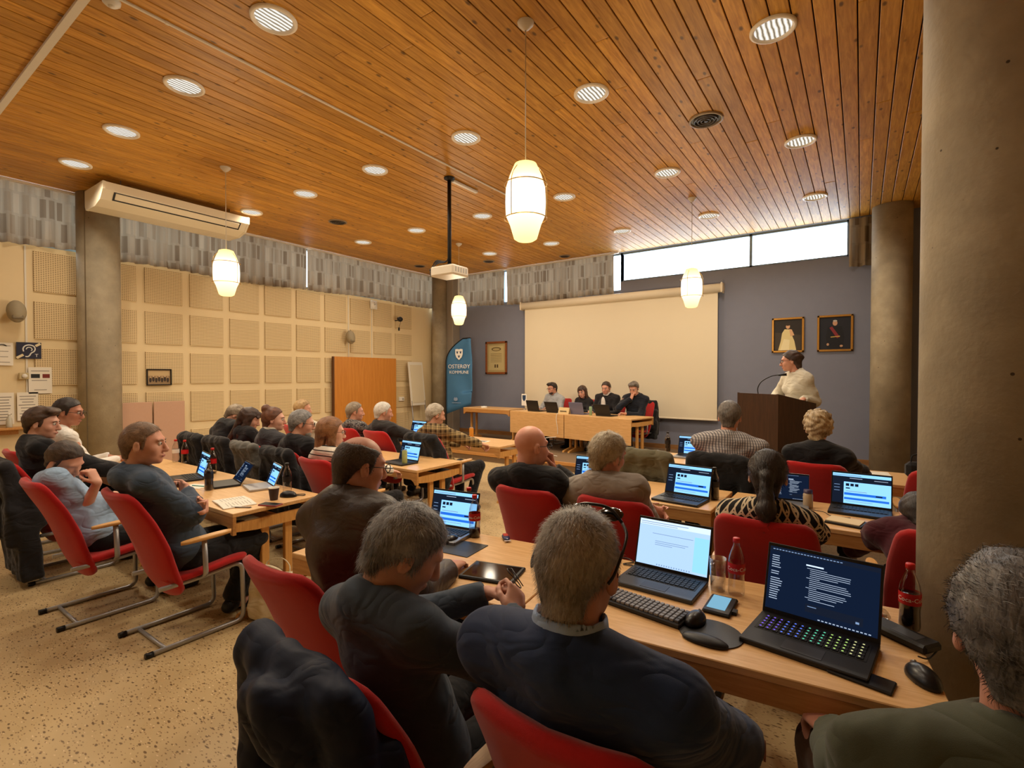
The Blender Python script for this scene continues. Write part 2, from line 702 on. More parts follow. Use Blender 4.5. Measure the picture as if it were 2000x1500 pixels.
# acoustic panels: each perforated field is a raised panel of the left wall
pm = {}
for k in range(-5, 9):
    y0 = 3.17 + 0.645 * k
    if k == -3:
        pass
    for r_, (z0, z1) in enumerate(((2.775, 3.33), (2.13, 2.645), (1.49, 2.005), (0.85, 1.365), (0.21, 0.725))):
        if y0 < 1.2 and k != -5:
            continue
        h = round(z1 - z0, 3)
        if h not in pm:
            pm[h] = MB().box((0, 0, 0), (0.024, 0.53, h), ch=0.004).mesh('acoustic_panel', M_PERF)
        if k in (-5, -4, -3):
            continue
        o = bpy.data.objects.new('acoustic_panel', pm[h])
        col.objects.link(o)
        o.parent = wl
        o.location = (LW + 0.0118, y0 + 0.265, (z0 + z1) / 2)
# thin joint strips between wall boards
for yy in (1.80, 6.99, 7.63):
    s = MB().box((LW + 0.006, yy, 1.7), (0.012, 0.02, 3.36)).build('joint_strip', M_WHITEP, wl)
bb = MB().box((LW + 0.012, (FWY + BW) / 2, 0.05), (0.024, BW - FWY, 0.1)).build('baseboard_left', M_DAISW)
struct(bb)

# ------------------------------------------------------------------ ceiling of pine boards
slab = MB().box(((LW + RW) / 2, (FWY + BW) / 2, ZC + 0.14), (RW - LW + 0.7, BW - FWY + 0.7, 0.22)).build(
    'ceiling', plain('ceiling_void', srgb(40, 26, 14), 0.9))
struct(slab)
PW = 0.13
nrow = int((RW - LW) / PW)
unit = MB().box((0, 0, 0), (PW - 0.009, 1.0, 0.02), ch=0.003).mesh('plank', M_PINE)
npl = 0
for i in range(nrow):
    x = LW + PW * (i + 0.5)
    y = -1.6
    cut = [-1.6, rnd.uniform(2.2, 4.6), rnd.uniform(5.6, 8.2), BW]
    if i % 3 == 1:
        cut = [-1.6, rnd.uniform(3.2, 6.6), BW]
    for a, b_ in zip(cut[:-1], cut[1:]):
        o = bpy.data.objects.new('plank', unit)
        col.objects.link(o)
        o.parent = slab
        o.location = (x, (a + b_) / 2, ZC + 0.0102 + rnd.uniform(0, 0.002))
        o.scale = (1, b_ - a - 0.003, 1)
        npl += 1
trim = MB().box(((LW - 3.6) / 2 - 0.2, 1.17, ZC - 0.012), (-3.4 - LW + .0, 0.05, 0.024)).build('trim_1', M_WHITEP)
struct(trim)
# pale rail along the left wall top and back wall top
struct(MB().box((LW + 0.10, (FWY + BW) / 2, ZC - 0.025), (0.05, BW - FWY, 0.03)).build('trim_2', M_WHITEP))
struct(MB().box(((LW - 4.2) / 2, BW - 0.10, ZC - 0.025), (-4.2 - LW, 0.05, 0.03)).build('trim_3', M_WHITEP))

# ------------------------------------------------------------------ clerestory windows
def window(name, a, b_, axis, z0, z1, mull, label):
    """a..b along axis; frame bars and a pane in each field"""
    root = struct(thing(name, label, 'window'))
    fr = MB()
    pos = (lambda t, z: (LW - 0.10, t, z)) if axis == 'y' else (lambda t, z: (t, BW + 0.10, z))
    sz = (lambda l, h, d=0.07: (d, l, h)) if axis == 'y' else (lambda l, h, d=0.07: (l, d, h))
    fr.box(pos((a + b_) / 2, z0 + .02), sz(b_ - a, .04))
    fr.box(pos((a + b_) / 2, z1 - .02), sz(b_ - a, .04))
    edges = [a] + mull + [b_]
    for t in edges:
        fr.box(pos(t, (z0 + z1) / 2), sz(.045, z1 - z0))
    fr.build('window_frame', plain('window_frame_blue', srgb(120, 140, 160), 0.5), root)
    for p, q in zip(edges[:-1], edges[1:]):
        MB().box(pos((p + q) / 2, (z0 + z1) / 2), sz(q - p - .04, z1 - z0 - .06, .008)).build('pane', M_PANE, root)
    return root


window('window_1', -2.4, 9.9, 'y', WSILL, ZC, [0.0, 2.5, 5.0, 7.5], 'long clerestory window strip behind the patterned curtains')
window('window_2', -4.19, -0.2, 'x', 3.60, ZC, [-1.69], 'bright uncovered clerestory window above the projection screen')
window('window_3', -9.1, -4.19, 'x', WSILL, ZC, [-7.3, -5.6], 'curtained clerestory window above the blue flag')


def curtain(a, b_, axis, zt, zb, label, seed, amp=0.042, group=None, off=0.06):
    """gathered cloth hanging from a rail, folds modelled"""
    rr = random.Random(seed)
    n = int((b_ - a) / 0.02)
    nz = 10
    ph = [rr.uniform(0, 6.28) for _ in range(4)]
    vs_, fs_, uv = [], [], []
    for i in range(n + 1):
        t = a + (b_ - a) * i / n
        for k in range(nz + 1):
            w = k / nz
            z = zt + (zb - zt) * w
            f = amp * (0.4 + 0.6 * w) * (math.sin(t * 34 + ph[0] + 1.6 * math.sin(t * 5 + ph[1])) + 0.5 * math.sin(t * 71 + ph[2] + w))
            z += 0.025 * w * math.sin(t * 2.2 + ph[3]) if k == nz or k > nz - 2 else 0
            p = (LW + off + f, t, z) if axis == 'y' else (t, BW - off + f, z)
            vs_.append(p)
            uv.append((t * 1.25, z))
    for i in range(n):
        for k in range(nz):
            q = i * (nz + 1) + k
            fs_.append((q, q + nz + 1, q + nz + 2, q + 1))
    mb = MB().add(vs_, fs_, 0, True)
    o = mb.build('curtain', M_CURT)
    ul = o.data.uv_layers.new(name='uv')
    arr = np.array([uv[l.vertex_index] for l in o.data.loops], dtype=np.float32).ravel()
    ul.data.foreach_set('uv', arr)
    return tag(o, label, 'curtain', group)


curtain(-1.2, 2.36, 'y', 4.19, 3.40, 'patterned grey curtain on the panelled wall, beyond the pillar towards the loudspeaker', 1)
curtain(2.78, 5.95, 'y', 4.19, 3.34, 'patterned grey curtain on the panelled wall under the air conditioner', 2)
curtain(5.98, 9.6, 'y', 4.19, 3.38, 'patterned pale curtain above the clock and the orange board', 3)
curtain(-8.95, -7.16, 'x', 4.19, 3.37, 'patterned pale curtain above the blue flag', 4)
curtain(-7.12, -4.32, 'x', 4.19, 3.34, 'patterned pale curtain above the end of the projection screen', 5)
curtain(-0.19, 0.12, 'x', 4.19, 3.38, 'narrow bunched curtain beside the portrait wall pillar', 6, amp=0.045)
for a, b_, ax in ((-2, 9.6, 'y'), (-8.95, -4.3, 'x')):
    pass

# ------------------------------------------------------------------ concrete pillars
def pillar(x, y, r, label, seam=True):
    root = thing('concrete_pillar', label, 'pillar', (x, y, 0))
    root['kind'] = 'structure'
    prof = [(r, 0.0), (r, ZC - 0.001)]
    MB().lathe(prof, 48).build('shaft', M_CONC, root)
    if seam:
        MB().box((r * math.cos(R(-52)), r * math.sin(R(-52)), ZC / 2), (0.012, 0.012, ZC - .01), rot=RZ(R(-52))).build(
            'seam', plain('concrete_seam', srgb(112, 98, 76), 0.8), root)
    return root


pillar(-9.10, 2.55, 0.25, 'round concrete pillar under the end of the air conditioner')
pillar(-9.02, 9.62, 0.19, 'slim round concrete pillar in the corner by the flip chart', seam=False)
pillar(0.36, 9.65, 0.255, 'round concrete pillar beside the two portraits', seam=False)
BIGCOL = (0.462, 2.66, 0.27)
pillar(BIGCOL[0], BIGCOL[1], BIGCOL[2], 'massive round concrete pillar at the end of the long table', seam=False)

# ------------------------------------------------------------------ dais
ds = MB()
ds.box(((LW + RW) / 2, (7.46 + BW) / 2, DAIS / 2), (RW - LW, BW - 7.46, DAIS))
ds.box(((-1.75 + RW) / 2, (5.98 + 7.47) / 2, DAIS / 2), (RW + 1.75, 7.47 - 5.98, DAIS - 0.002))
dais = struct(ds.build('dais', plain('dais_carpet', srgb(120, 98, 74), 0.85, noise=0.12, nscale=30)), 'low carpeted dais in front of the blue-grey wall', 'dais')
MB().box(((LW - 1.75) / 2, 7.452, DAIS - 0.03), (-1.75 - LW, 0.02, 0.06), ch=0.004).build('edge_board', M_OAKE, dais)
MB().box(((-1.75 + RW) / 2, 5.972, DAIS - 0.03), (RW + 1.75, 0.02, 0.06), ch=0.004).build('edge_board', M_OAKE, dais)
struct(MB().box(((LW + RW) / 2, BW - 0.012, DAIS + 0.045), (RW - LW, 0.024, 0.09)).build('baseboard_back', M_DAISW))

# ------------------------------------------------------------------ downlights, vents, ceiling fittings
M_DLRING = plain('downlight_ring', srgb(236, 226, 208), 0.35)


def _lamp_stripes():
    m = bpy.data.materials.new('downlight_reflector')
    m.use_nodes = True
    nt = m.node_tree
    nt.nodes.remove(nt.nodes['Principled BSDF'])
    tc = N(nt, 'ShaderNodeTexCoord')
    wv = N(nt, 'ShaderNodeTexWave', i_Scale=9.0, i_Distortion=2.0)
    nt.links.new(tc.outputs['Object'], wv.inputs['Vector'])
    rp = ramp(nt, [(0.0, srgb(120, 104, 84)), (0.5, srgb(236, 224, 200)), (1.0, (1, 1, 1))])  # lamella reflections of the lit cup, painted as stripes in the glow colour
    nt.links.new(wv.outputs['Fac'], rp.inputs['Fac'])
    e = N(nt, 'ShaderNodeEmission')
    e.inputs[1].default_value = 0.62
    nt.links.new(rp.outputs['Color'], e.inputs[0])
    nt.links.new(e.outputs[0], nt.nodes['Material Output'].inputs[0])
    return m


M_LAMP = _lamp_stripes()
ring_me = MB().lathe([(0.160, 0.0), (0.160, -0.012), (0.150, -0.020), (0.136, -0.020), (0.126, -0.002)], 40, caps=False).mesh('ring', M_DLRING)
bulb_me = MB().lathe([(0.128, -0.003), (0.09, -0.0015), (0.0, -0.001)], 32, caps=False).mesh('reflector', M_LAMP)
DL = [(-3.53, 2.03), (-4.99, 2.03), (-6.46, 2.02), (-7.9, 2.0), (-0.57, 4.22), (-2.06, 4.22), (-3.56, 4.22), (-5.05, 4.22),
      (-6.52, 4.20), (-7.95, 4.18), (-0.58, 6.40), (-2.06, 6.41), (-3.56, 6.42), (-5.07, 6.42), (-6.53, 6.38), (-7.96, 6.35),
      (-0.58, 8.5), (-2.06, 8.52), (-3.55, 8.53), (-5.02, 8.53), (-6.5, 8.48), (-2.06, 2.03), (-3.53, -0.15), (-4.99, -0.15)]  # last two: unseen, added behind the camera to brighten the foreground
spot = bpy.data.lights.new('downlight_lamp', 'SPOT')
spot.energy = DOWNLIGHT_W
spot.color = (1.0, 0.87, 0.68)
spot.spot_size = R(150)
spot.spot_blend = 0.7
spot.shadow_soft_size = 0.11
for x, y in DL:
    t = thing('ceiling_downlight', 'round recessed downlight shining in the pine ceiling', 'downlight', (x, y, ZC), 0, 'downlights in the pine ceiling')
    for nm, me in (('ring', ring_me), ('reflector', bulb_me)):
        o = bpy.data.objects.new(nm, me)
        col.objects.link(o)
        o.parent = t
    l = bpy.data.objects.new('downlight_lamp', spot)
    col.objects.link(l)
    l.parent = t
    l.location = (0, 0, -0.04)

# round air vents with concentric blades
def vent(x, y, r, label):
    t = thing('ceiling_vent', label, 'vent', (x, y, ZC))
    MB().lathe([(r, 0), (r, -0.012), (r * .9, -0.018), (r * .86, -0.006)], 36, caps=False).build('rim', plain('vent_rim', srgb(150, 130, 104), 0.4, metal=.3), t)
    MB().lathe([(r * .86, -0.003), (0, -0.002)], 30, caps=False).build('dark_core', M_BLACK, t)
    for q in (0.72, 0.52, 0.32):
        MB().lathe([(r * q, -0.004), (r * (q - .02), -0.022), (r * (q - .08), -0.02), (r * (q - .1), -0.004)], 32, caps=False).build('blade', plain('vent_blade', srgb(70, 62, 54), 0.4, metal=.5), t)
    MB().lathe([(r * .12, -0.004), (r * .12, -0.02), (0, -0.022)], 20, caps=False).build('hub', plain('vent_blade', (0, 0, 0)), t)


vent(-1.32, 5.32, 0.165, 'round dark air vent with concentric blades between the downlights nearest the great pillar')
vent(-7.27, 5.28, 0.15, 'round dark air vent in the ceiling beyond the air conditioner')
vent(-5.31, 9.60, 0.12, 'small dark ceiling vent above the projection screen')
vent(-6.96, 9.05, 0.13, 'small dark ceiling vent above the blue flag')
vent(-8.6, 8.5, 0.13, 'small dark ceiling vent in front of the corner pillar')

# surface cable duct on the ceiling and the small ceiling rose near it
cd = thing('cable_duct', 'thin white cable duct running along the pine ceiling', 'cable duct', (-4.2, 3.6, ZC))
MB().box((0, 0, -0.008), (0.022, 4.9, 0.016), ch=0.003).build('duct', M_WHITEP, cd)
for yy in (-2.0, 0.0, 2.0):
    MB().box((0, yy, -0.009), (0.028, 0.03, 0.018), ch=0.003).build('clip', M_WHITEP, cd)
sd = thing('smoke_detector', 'small round white smoke detector beside the ceiling trim', 'smoke detector', (-4.28, 1.29, ZC))
MB().lathe([(0.055, 0), (0.052, -0.02), (0.035, -0.035), (0, -0.037)], 24, caps=False).build('housing', M_WHITE, sd)
MB().lathe([(0.02, -0.034), (0.018, -0.045), (0, -0.046)], 16, caps=False).build('sensor', M_WHITEP, sd)

# ------------------------------------------------------------------ pendant lamps
def _shade():
    m = bpy.data.materials.new('opal_shade')
    m.use_nodes = True
    nt = m.node_tree
    nt.nodes.remove(nt.nodes['Principled BSDF'])
    tc = N(nt, 'ShaderNodeTexCoord')
    sp = N(nt, 'ShaderNodeSeparateXYZ')
    nt.links.new(tc.outputs['Object'], sp.inputs[0])
    mr = N(nt, 'ShaderNodeMapRange')
    mr.inputs['From Min'].default_value = -0.30
    mr.inputs['From Max'].default_value = 0.30
    nt.links.new(sp.outputs[2], mr.inputs[0])
    rp = ramp(nt, [(0.0, (0.95, 0.62, 0.2)), (0.28, (1, 0.78, 0.42)), (0.42, (1, 0.93, 0.75)), (0.62, (1, 0.93, 0.75)), (0.80, (1, .74, .34)), (1.0, (0.85, 0.5, 0.14))])
    nt.links.new(mr.outputs[0], rp.inputs[0])
    e = N(nt, 'ShaderNodeEmission')
    e.inputs[1].default_value = 1.4
    nt.links.new(rp.outputs[0], e.inputs[0])
    nt.links.new(e.outputs[0], nt.nodes['Material Output'].inputs[0])
    return m


M_SHADE = _shade()
glow = bpy.data.lights.new('pendant_glow', 'POINT')
glow.energy = PENDANT_W
glow.color = (1.0, 0.82, 0.56)
glow.shadow_soft_size = 0.16


def pendant(x, y, label):
    t = thing('pendant_lamp', label, 'pendant lamp', (x, y, 2.91))
    s = 0.145
    prof = [(0.062, -0.285), (0.085, -0.27), (0.115, -0.17), (s, -0.10), (s + .004, 0.0), (s, 0.10), (0.118, 0.19), (0.082, 0.275), (0.05, 0.287)]
    MB().lathe(prof, 32, caps=True).build('shade', M_SHADE, t)
    for zz, rr in ((0.125, 0.158), (-0.125, 0.158)):
        MB().tube([(rr * math.cos(a), rr * math.sin(a), zz) for a in np.linspace(0, 2 * math.pi, 33)[:-1]], 0.004, 6, closed=True).build('ring', M_BRASS, t)
    for a in (0.4, 2.5, 4.6):
        c_, s_ = math.cos(a), math.sin(a)
        MB().tube(smooth_path([(0.05 * c_, .05 * s_, 0.29), (0.13 * c_, .13 * s_, 0.2), (0.157 * c_, .157 * s_, 0.125), (0.16 * c_, .16 * s_, 0),
                               (0.157 * c_, .157 * s_, -0.125)], 4), 0.003, 6).build('rod', M_BRASS, t)
    MB().tube([(0, 0, 0.28), (0, 0, ZC - 2.91 - 0.03)], 0.004, 6).build('cord', M_WHITE, t)
    MB().lathe([(0.062, ZC - 2.91), (0.06, ZC - 2.91 - .012), (0.03, ZC - 2.91 - .045), (0.006, ZC - 2.91 - .06)], 24, caps=False).build('canopy', M_WHITE, t)
    l = bpy.data.objects.new('pendant_glow', glow)
    col.objects.link(l)
    l.parent = t
    l.location = (0, 0, -0.45)


pendant(-2.05, 3.11, 'glowing cream pendant lamp with brass rings above the middle aisle')
pendant(-6.53, 3.11, 'glowing cream pendant lamp hanging before the panelled wall')
pendant(-2.06, 7.55, 'glowing cream pendant lamp hanging before the projection screen')
pendant(-6.53, 7.52, 'glowing cream pendant lamp hanging near the blue flag')

# ------------------------------------------------------------------ air conditioner under the ceiling
ac = thing('air_conditioner', 'long white ceiling-hung air conditioner above the panelled wall', 'air conditioner', (-8.32, 3.22, 3.86))
W2 = 0.92
sec = [(-0.34, 0.26), (-0.34, 0.05), (-0.30, 0.0), (0.05, -0.005), (0.24, 0.05), (0.34, 0.16), (0.345, 0.26)]
mb = MB()
n = len(sec)
vs_ = [(x, -W2, z) for x, z in sec] + [(x, W2, z) for x, z in sec]
mb.add(vs_, [(i, i + 1, n + i + 1, n + i) for i in range(n - 1)] + [(n - 1, 0, n, 2 * n - 1)], 0)
mb.add([(x, -W2, z) for x, z in sec], [tuple(range(n))][::1], 0)
mb.add([(x, W2, z) for x, z in sec], [tuple(range(n))[::-1]], 0)
mb.build('casing', plain('ac_white', srgb(232, 222, 196), 0.4), ac)
for s_ in (-1, 1):
    MB().prism([(x * 1.02, z * 1.02 - .003) for x, z in sec], 0, 0.03).xform(Matrix(((1, 0, 0, 0), (0, 0, 1, s_ * W2 - .015), (0, 1, 0, 0), (0, 0, 0, 1)))).build('end_cap', plain('ac_white', (0, 0, 0)), ac)
# outlet slot on the slanted front with a long flap
d_ = Vector((0.10, 0, 0.11)).normalized()
nrm = Vector((d_.z, 0, -d_.x))
ctr = Vector((0.29, 0, 0.105))
rotm = Matrix((d_, Vector((0, 1, 0)), nrm)).transposed()
MB().box(ctr + nrm * 0.002, (0.12, 1.62, 0.012), rot=rotm).build('outlet_slot', M_BLACK, ac)
MB().box(ctr + nrm * 0.010 + d_ * 0.006, (0.09, 1.58, 0.010), rot=rotm, ch=.003).build('flap', plain('ac_white', (0, 0, 0)), ac)
for y_ in (-0.7, 0.7):
    for x_ in (-0.2, 0.2):
        MB().tube([(x_, y_, 0.25), (x_, y_, ZC - 3.86)], 0.006, 6).build('hanger_rod', M_GREYST, ac)

# ------------------------------------------------------------------ projector on its pole
pj = thing('projector', 'white ceiling projector hanging on a long black pole with cables', 'projector', (-4.46, 4.95, 2.92))
MB().box((0, 0, 0.065), (0.40, 0.32, 0.13), ch=0.02).build('body', plain('projector_white', srgb(224, 214, 194), 0.4), pj)
MB().box((0.06, 0.165, 0.07), (0.2, 0.012, 0.07)).build('lens_panel', plain('projector_grey', srgb(180, 176, 168), 0.4), pj)
MB().lathe([(0.045, 0), (0.045, 0.03), (0.03, 0.035), (0, 0.03)], 20, c=(-0.1, 0.15, 0.07), axis=RX(R(-90))).build('lens', M_BLACK, pj)
for k in range(5):
    MB().box((0.202, -0.1 + k * 0.05, 0.07), (0.006, 0.02, 0.06)).build('side_vent', plain('projector_grey', (0, 0, 0)), pj)
MB().box((0, 0, 0.14), (0.2, 0.2, 0.02), ch=.004).build('mount_plate', M_BLACK, pj)
MB().tube([(0, 0, 0.14), (0, 0, ZC - 2.92 - .01)], 0.026, 12).build('pole', M_BLACK, pj)
MB().lathe([(0.07, ZC - 2.92), (0.07, ZC - 2.92 - .02), (0.03, ZC - 2.92 - .04)], 20, caps=False).build('ceiling_flange', M_BLACK, pj)
for k in range(5):
    a = k * 1.1
    MB().tube(smooth_path([(-0.16 + .01 * k, -0.1, 0.06), (-0.24 - .015 * k, -0.12 + .02 * k, 0.10 - .03 * (k % 3)), (-0.16 - .01 * k, -0.05, 0.19 + .01 * k), (-0.02, -0.02, 0.22), (-0.025 + .006 * k, .02, 0.5)], 5), 0.006, 6).build('cable', M_BLACK, pj)
MB().box((0.0, 0.32, ZC - 2.92 - 0.02), (0.05, 0.5, 0.03), ch=.004).build('ceiling_rail', M_WHITE, pj)

# ------------------------------------------------------------------ back wall: screen, pictures, flag
sc_ = thing('projection_screen', 'large pulled-down cream projection screen on the blue-grey wall', 'projection screen', (-4.38, BW - 0.10, 0.80))
MB().box((0, 0, 1.2), (4.32, 0.006, 2.42)).build('cloth', M_SCREEN, sc_)
MB().tube([(-2.26, 0.0, 2.46), (2.26, 0.0, 2.46)], 0.085, 16).build('roller_case', plain('case_cream', srgb(228, 216, 192), 0.5), sc_)
for s_ in (-1, 1):
    MB().box((s_ * 2.24, 0.0, 2.46), (0.03, 0.18, 0.19), ch=.01).build('case_bracket', plain('case_cream', (0, 0, 0)), sc_)
MB().box((0, 0.0, -0.015), (4.34, 0.025, 0.03), ch=.006).build('bottom_bar', plain('case_cream', (0, 0, 0)), sc_)


def framed(name, x0, x1, z0, z1, fw, matf, label, cat, wall='back'):
    t = thing(name, label, cat, ((x0 + x1) / 2, BW - 0.002, z0) if wall == 'back' else (LW + 0.026, (x0 + x1) / 2, z0), 0 if wall == 'back' else R(90))
    w, h = x1 - x0, z1 - z0
    fr = MB()
    fr.box((0, -0.018, fw / 2), (w, 0.035, fw), ch=.006)
    fr.box((0, -0.018, h - fw / 2), (w, 0.035, fw), ch=.006)
    fr.box((-w / 2 + fw / 2, -0.018, h / 2), (fw, 0.035, h), ch=.006)
    fr.box((w / 2 - fw / 2, -0.018, h / 2), (fw, 0.035, h), ch=.006)
    fr.build('frame', matf, t)
    return t, w, h


def flat_fig(pts, y, n=0):
    return [(x, y, z) for x, z in pts]


def paint(t, y, shapes, name='painting'):
    """flat print on the canvas: list of (colour, outline)"""
    mb = MB()
    mats = []
    for k, (c, o) in enumerate(shapes):
        mats.append(plain('print_%d_%d_%d' % tuple(c), srgb(*c), 0.6))
        mb.add([(x, y - 0.0006 * k, z) for x, z in o], [tuple(range(len(o)))], k)
    return mb.build(name, mats, t)


def ell(cx, cz, rx, rz, n=16):
    return [(cx + rx * math.cos(2 * math.pi * k / n), cz + rz * math.sin(2 * math.pi * k / n)) for k in range(n)]


t, w, h = framed('portrait_painting', -1.32, -0.82, 2.03, 2.64, 0.035, M_GILT, 'gilt-framed portrait of a seated figure in a pale gown', 'painting')
paint(t, -0.012, [((38, 32, 28), [(-w / 2, 0), (w / 2, 0), (w / 2, h), (-w / 2, h)]), ((62, 52, 40), [(-.2, .05), (.2, .05), (.2, .3), (-.2, .36)]),
                  ((222, 206, 150), [(-.15, .04), (.13, .04), (.10, .2), (.06, .31), (.04, .4), (-.05, .41), (-.09, .34), (-.11, .2)]),
                  ((236, 224, 180), [(-.12, .04), (.02, .04), (.03, .22), (-.06, .24)]), ((214, 170, 130), [(.04, .28), (.1, .3), (.06, .4), (.02, .41)]),
                  ((212, 166, 128), ell(0.0, 0.455, 0.032, 0.042)), ((50, 36, 26), ell(0.0, 0.49, 0.038, 0.022))])
t, w, h = framed('portrait_painting', -0.63, -0.12, 2.03, 2.64, 0.035, M_GILT, 'gilt-framed portrait of a standing figure in dark uniform', 'painting')
paint(t, -0.012, [((24, 28, 40), [(-w / 2, 0), (w / 2, 0), (w / 2, h), (-w / 2, h)]), ((14, 16, 26), [(-.11, .05), (.12, .05), (.13, .25), (.1, .42), (-.1, .42), (-.13, .25)]),
                  ((130, 40, 48), [(-.08, .40), (-.04, .42), (.07, .24), (.03, .22)]), ((190, 160, 80), [(-.06, .235), (.07, .245), (.07, .26), (-.06, .25)]),
                  ((196, 150, 120), ell(0.0, 0.475, 0.034, 0.045)), ((180, 176, 170), ell(0.0, 0.512, 0.03, 0.016)), ((190, 150, 120), ell(.09, .09, .022, .018)), ((190, 150, 120), ell(-.1, .12, .018, .022))])
t, w, h = framed('framed_document', -7.78, -7.12, 1.66, 2.47, 0.05, M_REDWOOD, 'wood-framed old parchment document beside the blue flag', 'picture')
paint(t, -0.012, [((168, 150, 104), [(-w / 2, 0), (w / 2, 0), (w / 2, h), (-w / 2, h)]), ((186, 170, 122), [(-.24, .1), (.24, .1), (.22, .7), (-.22, .7)]),
                  ((110, 92, 58), ell(0, .62, .15, .05)), ((176, 158, 110), ell(0, .615, .11, .03))] +
      [((128, 110, 74), [(-.17, z_), (.17, z_), (.17, z_ + .008), (-.17, z_ + .008)]) for z_ in (.3, .34, .38, .42, .46, .5)] +
      [((80, 62, 40), [(-.05, .16), (-.01, .16), (-.01, .24), (-.05, .24)]), ((80, 62, 40), [(.02, .16), (.06, .16), (.06, .24), (.02, .24)])])

# feather flag
M_FLAG = plain('flag_blue', srgb(64, 116, 160), 0.7, noise=0.08, nscale=3)
fg = thing('feather_flag', 'tall blue feather flag with white shield and OSTERØY KOMMUNE lettering', 'flag', (-8.05, 9.25, DAIS), R(14))
FHT = 2.36
out = []
for k in range(25):
    q = k / 24
    z = 0.62 + (FHT - 0.62) * q
    wdt = 0.66 if q < 0.62 else 0.66 * (1 - ((q - 0.62) / 0.38) ** 2.0 * 0.12)
    left = -0.33 + (0.0 if q < .66 else 0.46 * ((q - 0.66) / 0.34) ** 2.2)
    low = 0.10 if q < 0.03 else 0
    out.append((left, 0.33 + 0.05 * math.sin(q * 3), z))
mbf = MB()
vs_, fs_ = [], []
NX = 14
for k, (a, b_, z) in enumerate(out):
    for i in range(NX + 1):
        s_ = i / NX
        x = a + (b_ - a) * s_
        dz = 0.14 * s_ * (1 - k / 24.0) if k < 6 else 0.0
        y = 0.022 * math.sin(s_ * 7 + z * 2.2) * s_ + 0.012 * math.sin(z * 9 + s_ * 4) * s_
        vs_.append((x, y, z + dz - (0.10 * (1 - s_) if k == 0 else 0)))
for k in range(len(out) - 1):
    for i in range(NX):
        q = k * (NX + 1) + i
        fs_.append((q, q + 1, q + NX + 2, q + NX + 1))
mbf.add(vs_, fs_, 0, True)
o = mbf.build('cloth', M_FLAG, fg)
so = o.modifiers.new('thickness', 'SOLIDIFY')
so.thickness = 0.003
pole = [(a - 0.012, 0.0, z) for a, b_, z in out]
pole = [(-0.345, 0, 0.03)] + pole + [(out[-1][0] + .18, 0, FHT + .012), (out[-1][1], 0, FHT + .0)]
MB().tube(pole, 0.014, 8).build('pole', M_BLACK, fg)
bs = MB()
for a in (0.3, 1.87, 3.44, 5.0):
    bs.tube([(-0.345, 0, 0.05), (-0.345 + .34 * math.cos(a), .34 * math.sin(a), 0.012)], 0.012, 8)
bs.build('cross_base', M_BLACK, fg)


def flag_print(mb_pts, fs_, name, mat, yoff=-0.03):
    MB().add([(x, yoff, z) for x, z in mb_pts], fs_).build(name, mat, fg)


M_PRINTW = plain('print_white', srgb(232, 232, 228), 0.6)
sh = [(-.1, .12), (-.1, .0), (-.075, -.07), (0, -.14), (.075, -.07), (.1, 0), (.1, .12), (.05, .13), (0, .12), (-.05, .13)]
MB().add([(0.03 + x, -0.032, 1.98 + z) for x, z in sh], [tuple(range(len(sh)))]).build('shield_print', M_PRINTW, fg)
dk = MB()
for cx, cz in ((-.045, .05), (.045, .05), (0, -.05)):
    dk.add([(0.03 + cx + x, -0.034, 1.98 + cz + z) for x, z in ((-.035, .03), (-.02, -.0), (-.01, -.035), (.012, -.035), (.02, 0), (.035, .03), (.01, .012), (0, .03), (-.01, .012))], [tuple(range(9))])
dk.build('shield_charge', plain('print_navy', srgb(34, 60, 96), 0.6), fg)
for s_, size, z_, nm in (('OSTERØY', 0.135, 1.64, 'lettering'), ('KOMMUNE', 0.105, 1.51, 'lettering')):
    tv, tf = text_mesh(s_, size, 0.0004)
    MB().add([(0.03 + p.x, -0.032 - p.z, z_ + p.y) for p in tv], tf).build(nm, M_PRINTW, fg)
MB().add([(-0.06 + x, -0.032, 0.86 + z) for x, z in [(-.05, 0), (.0, -.02), (.05, 0), (.05, .05), (.02, .08), (.0, .05), (-.02, .08), (-.05, .05)]], [tuple(range(8))]).build('emblem_print', plain('print_pale', srgb(140, 160, 190), 0.6), fg)
MB().box((-0.04, -0.034, 0.80), (0.24, 0.002, 0.012)).build('emblem_line', plain('print_pale', (0, 0, 0)), fg)

# black cable box hanging on the plaster return
kb = thing('hanging_remote', 'small black device hanging by its cable on the plaster return', 'device', (-8.66, 9.70, 1.72))
MB().box((0, 0, 0.06), (0.09, 0.03, 0.16), ch=.02).build('body', M_BLACK, kb)
MB().tube(smooth_path([(0, 0, .14), (0.0, 0, .3), (-.05, 0, .36), (-.12, .02, .32)], 6), .006, 6).build('cable', M_BLACK, kb)
MB().box((0, 0, -0.09), (0.05, 0.025, 0.06), ch=.01).build('plug', M_BLACK, kb)
MB().tube([(0, 0, -.02), (0, 0, -.07)], .005, 6).build('cord', M_BLACK, kb)

# ------------------------------------------------------------------ left wall fittings
def wall_speaker(y, z, label):
    t = thing('wall_speaker', label, 'loudspeaker', (LW + 0.03, y, z))
    MB().ellipsoid((0.13, 0, 0.0), (0.09, 0.10, 0.15), rot=RY(R(-12))).build('cabinet', plain('speaker_beige', srgb(150, 138, 112), 0.6, noise=.05), t)
    MB().box((0.19, 0.0, -0.03), (0.03, 0.12, 0.16), rot=RY(R(-12)), ch=.02).build('grille', plain('speaker_grille', srgb(120, 108, 86), 0.7), t)
    MB().box((0.03, 0, 0), (0.07, 0.05, 0.07), ch=.01).build('bracket', plain('speaker_beige', (0, 0, 0)), t)


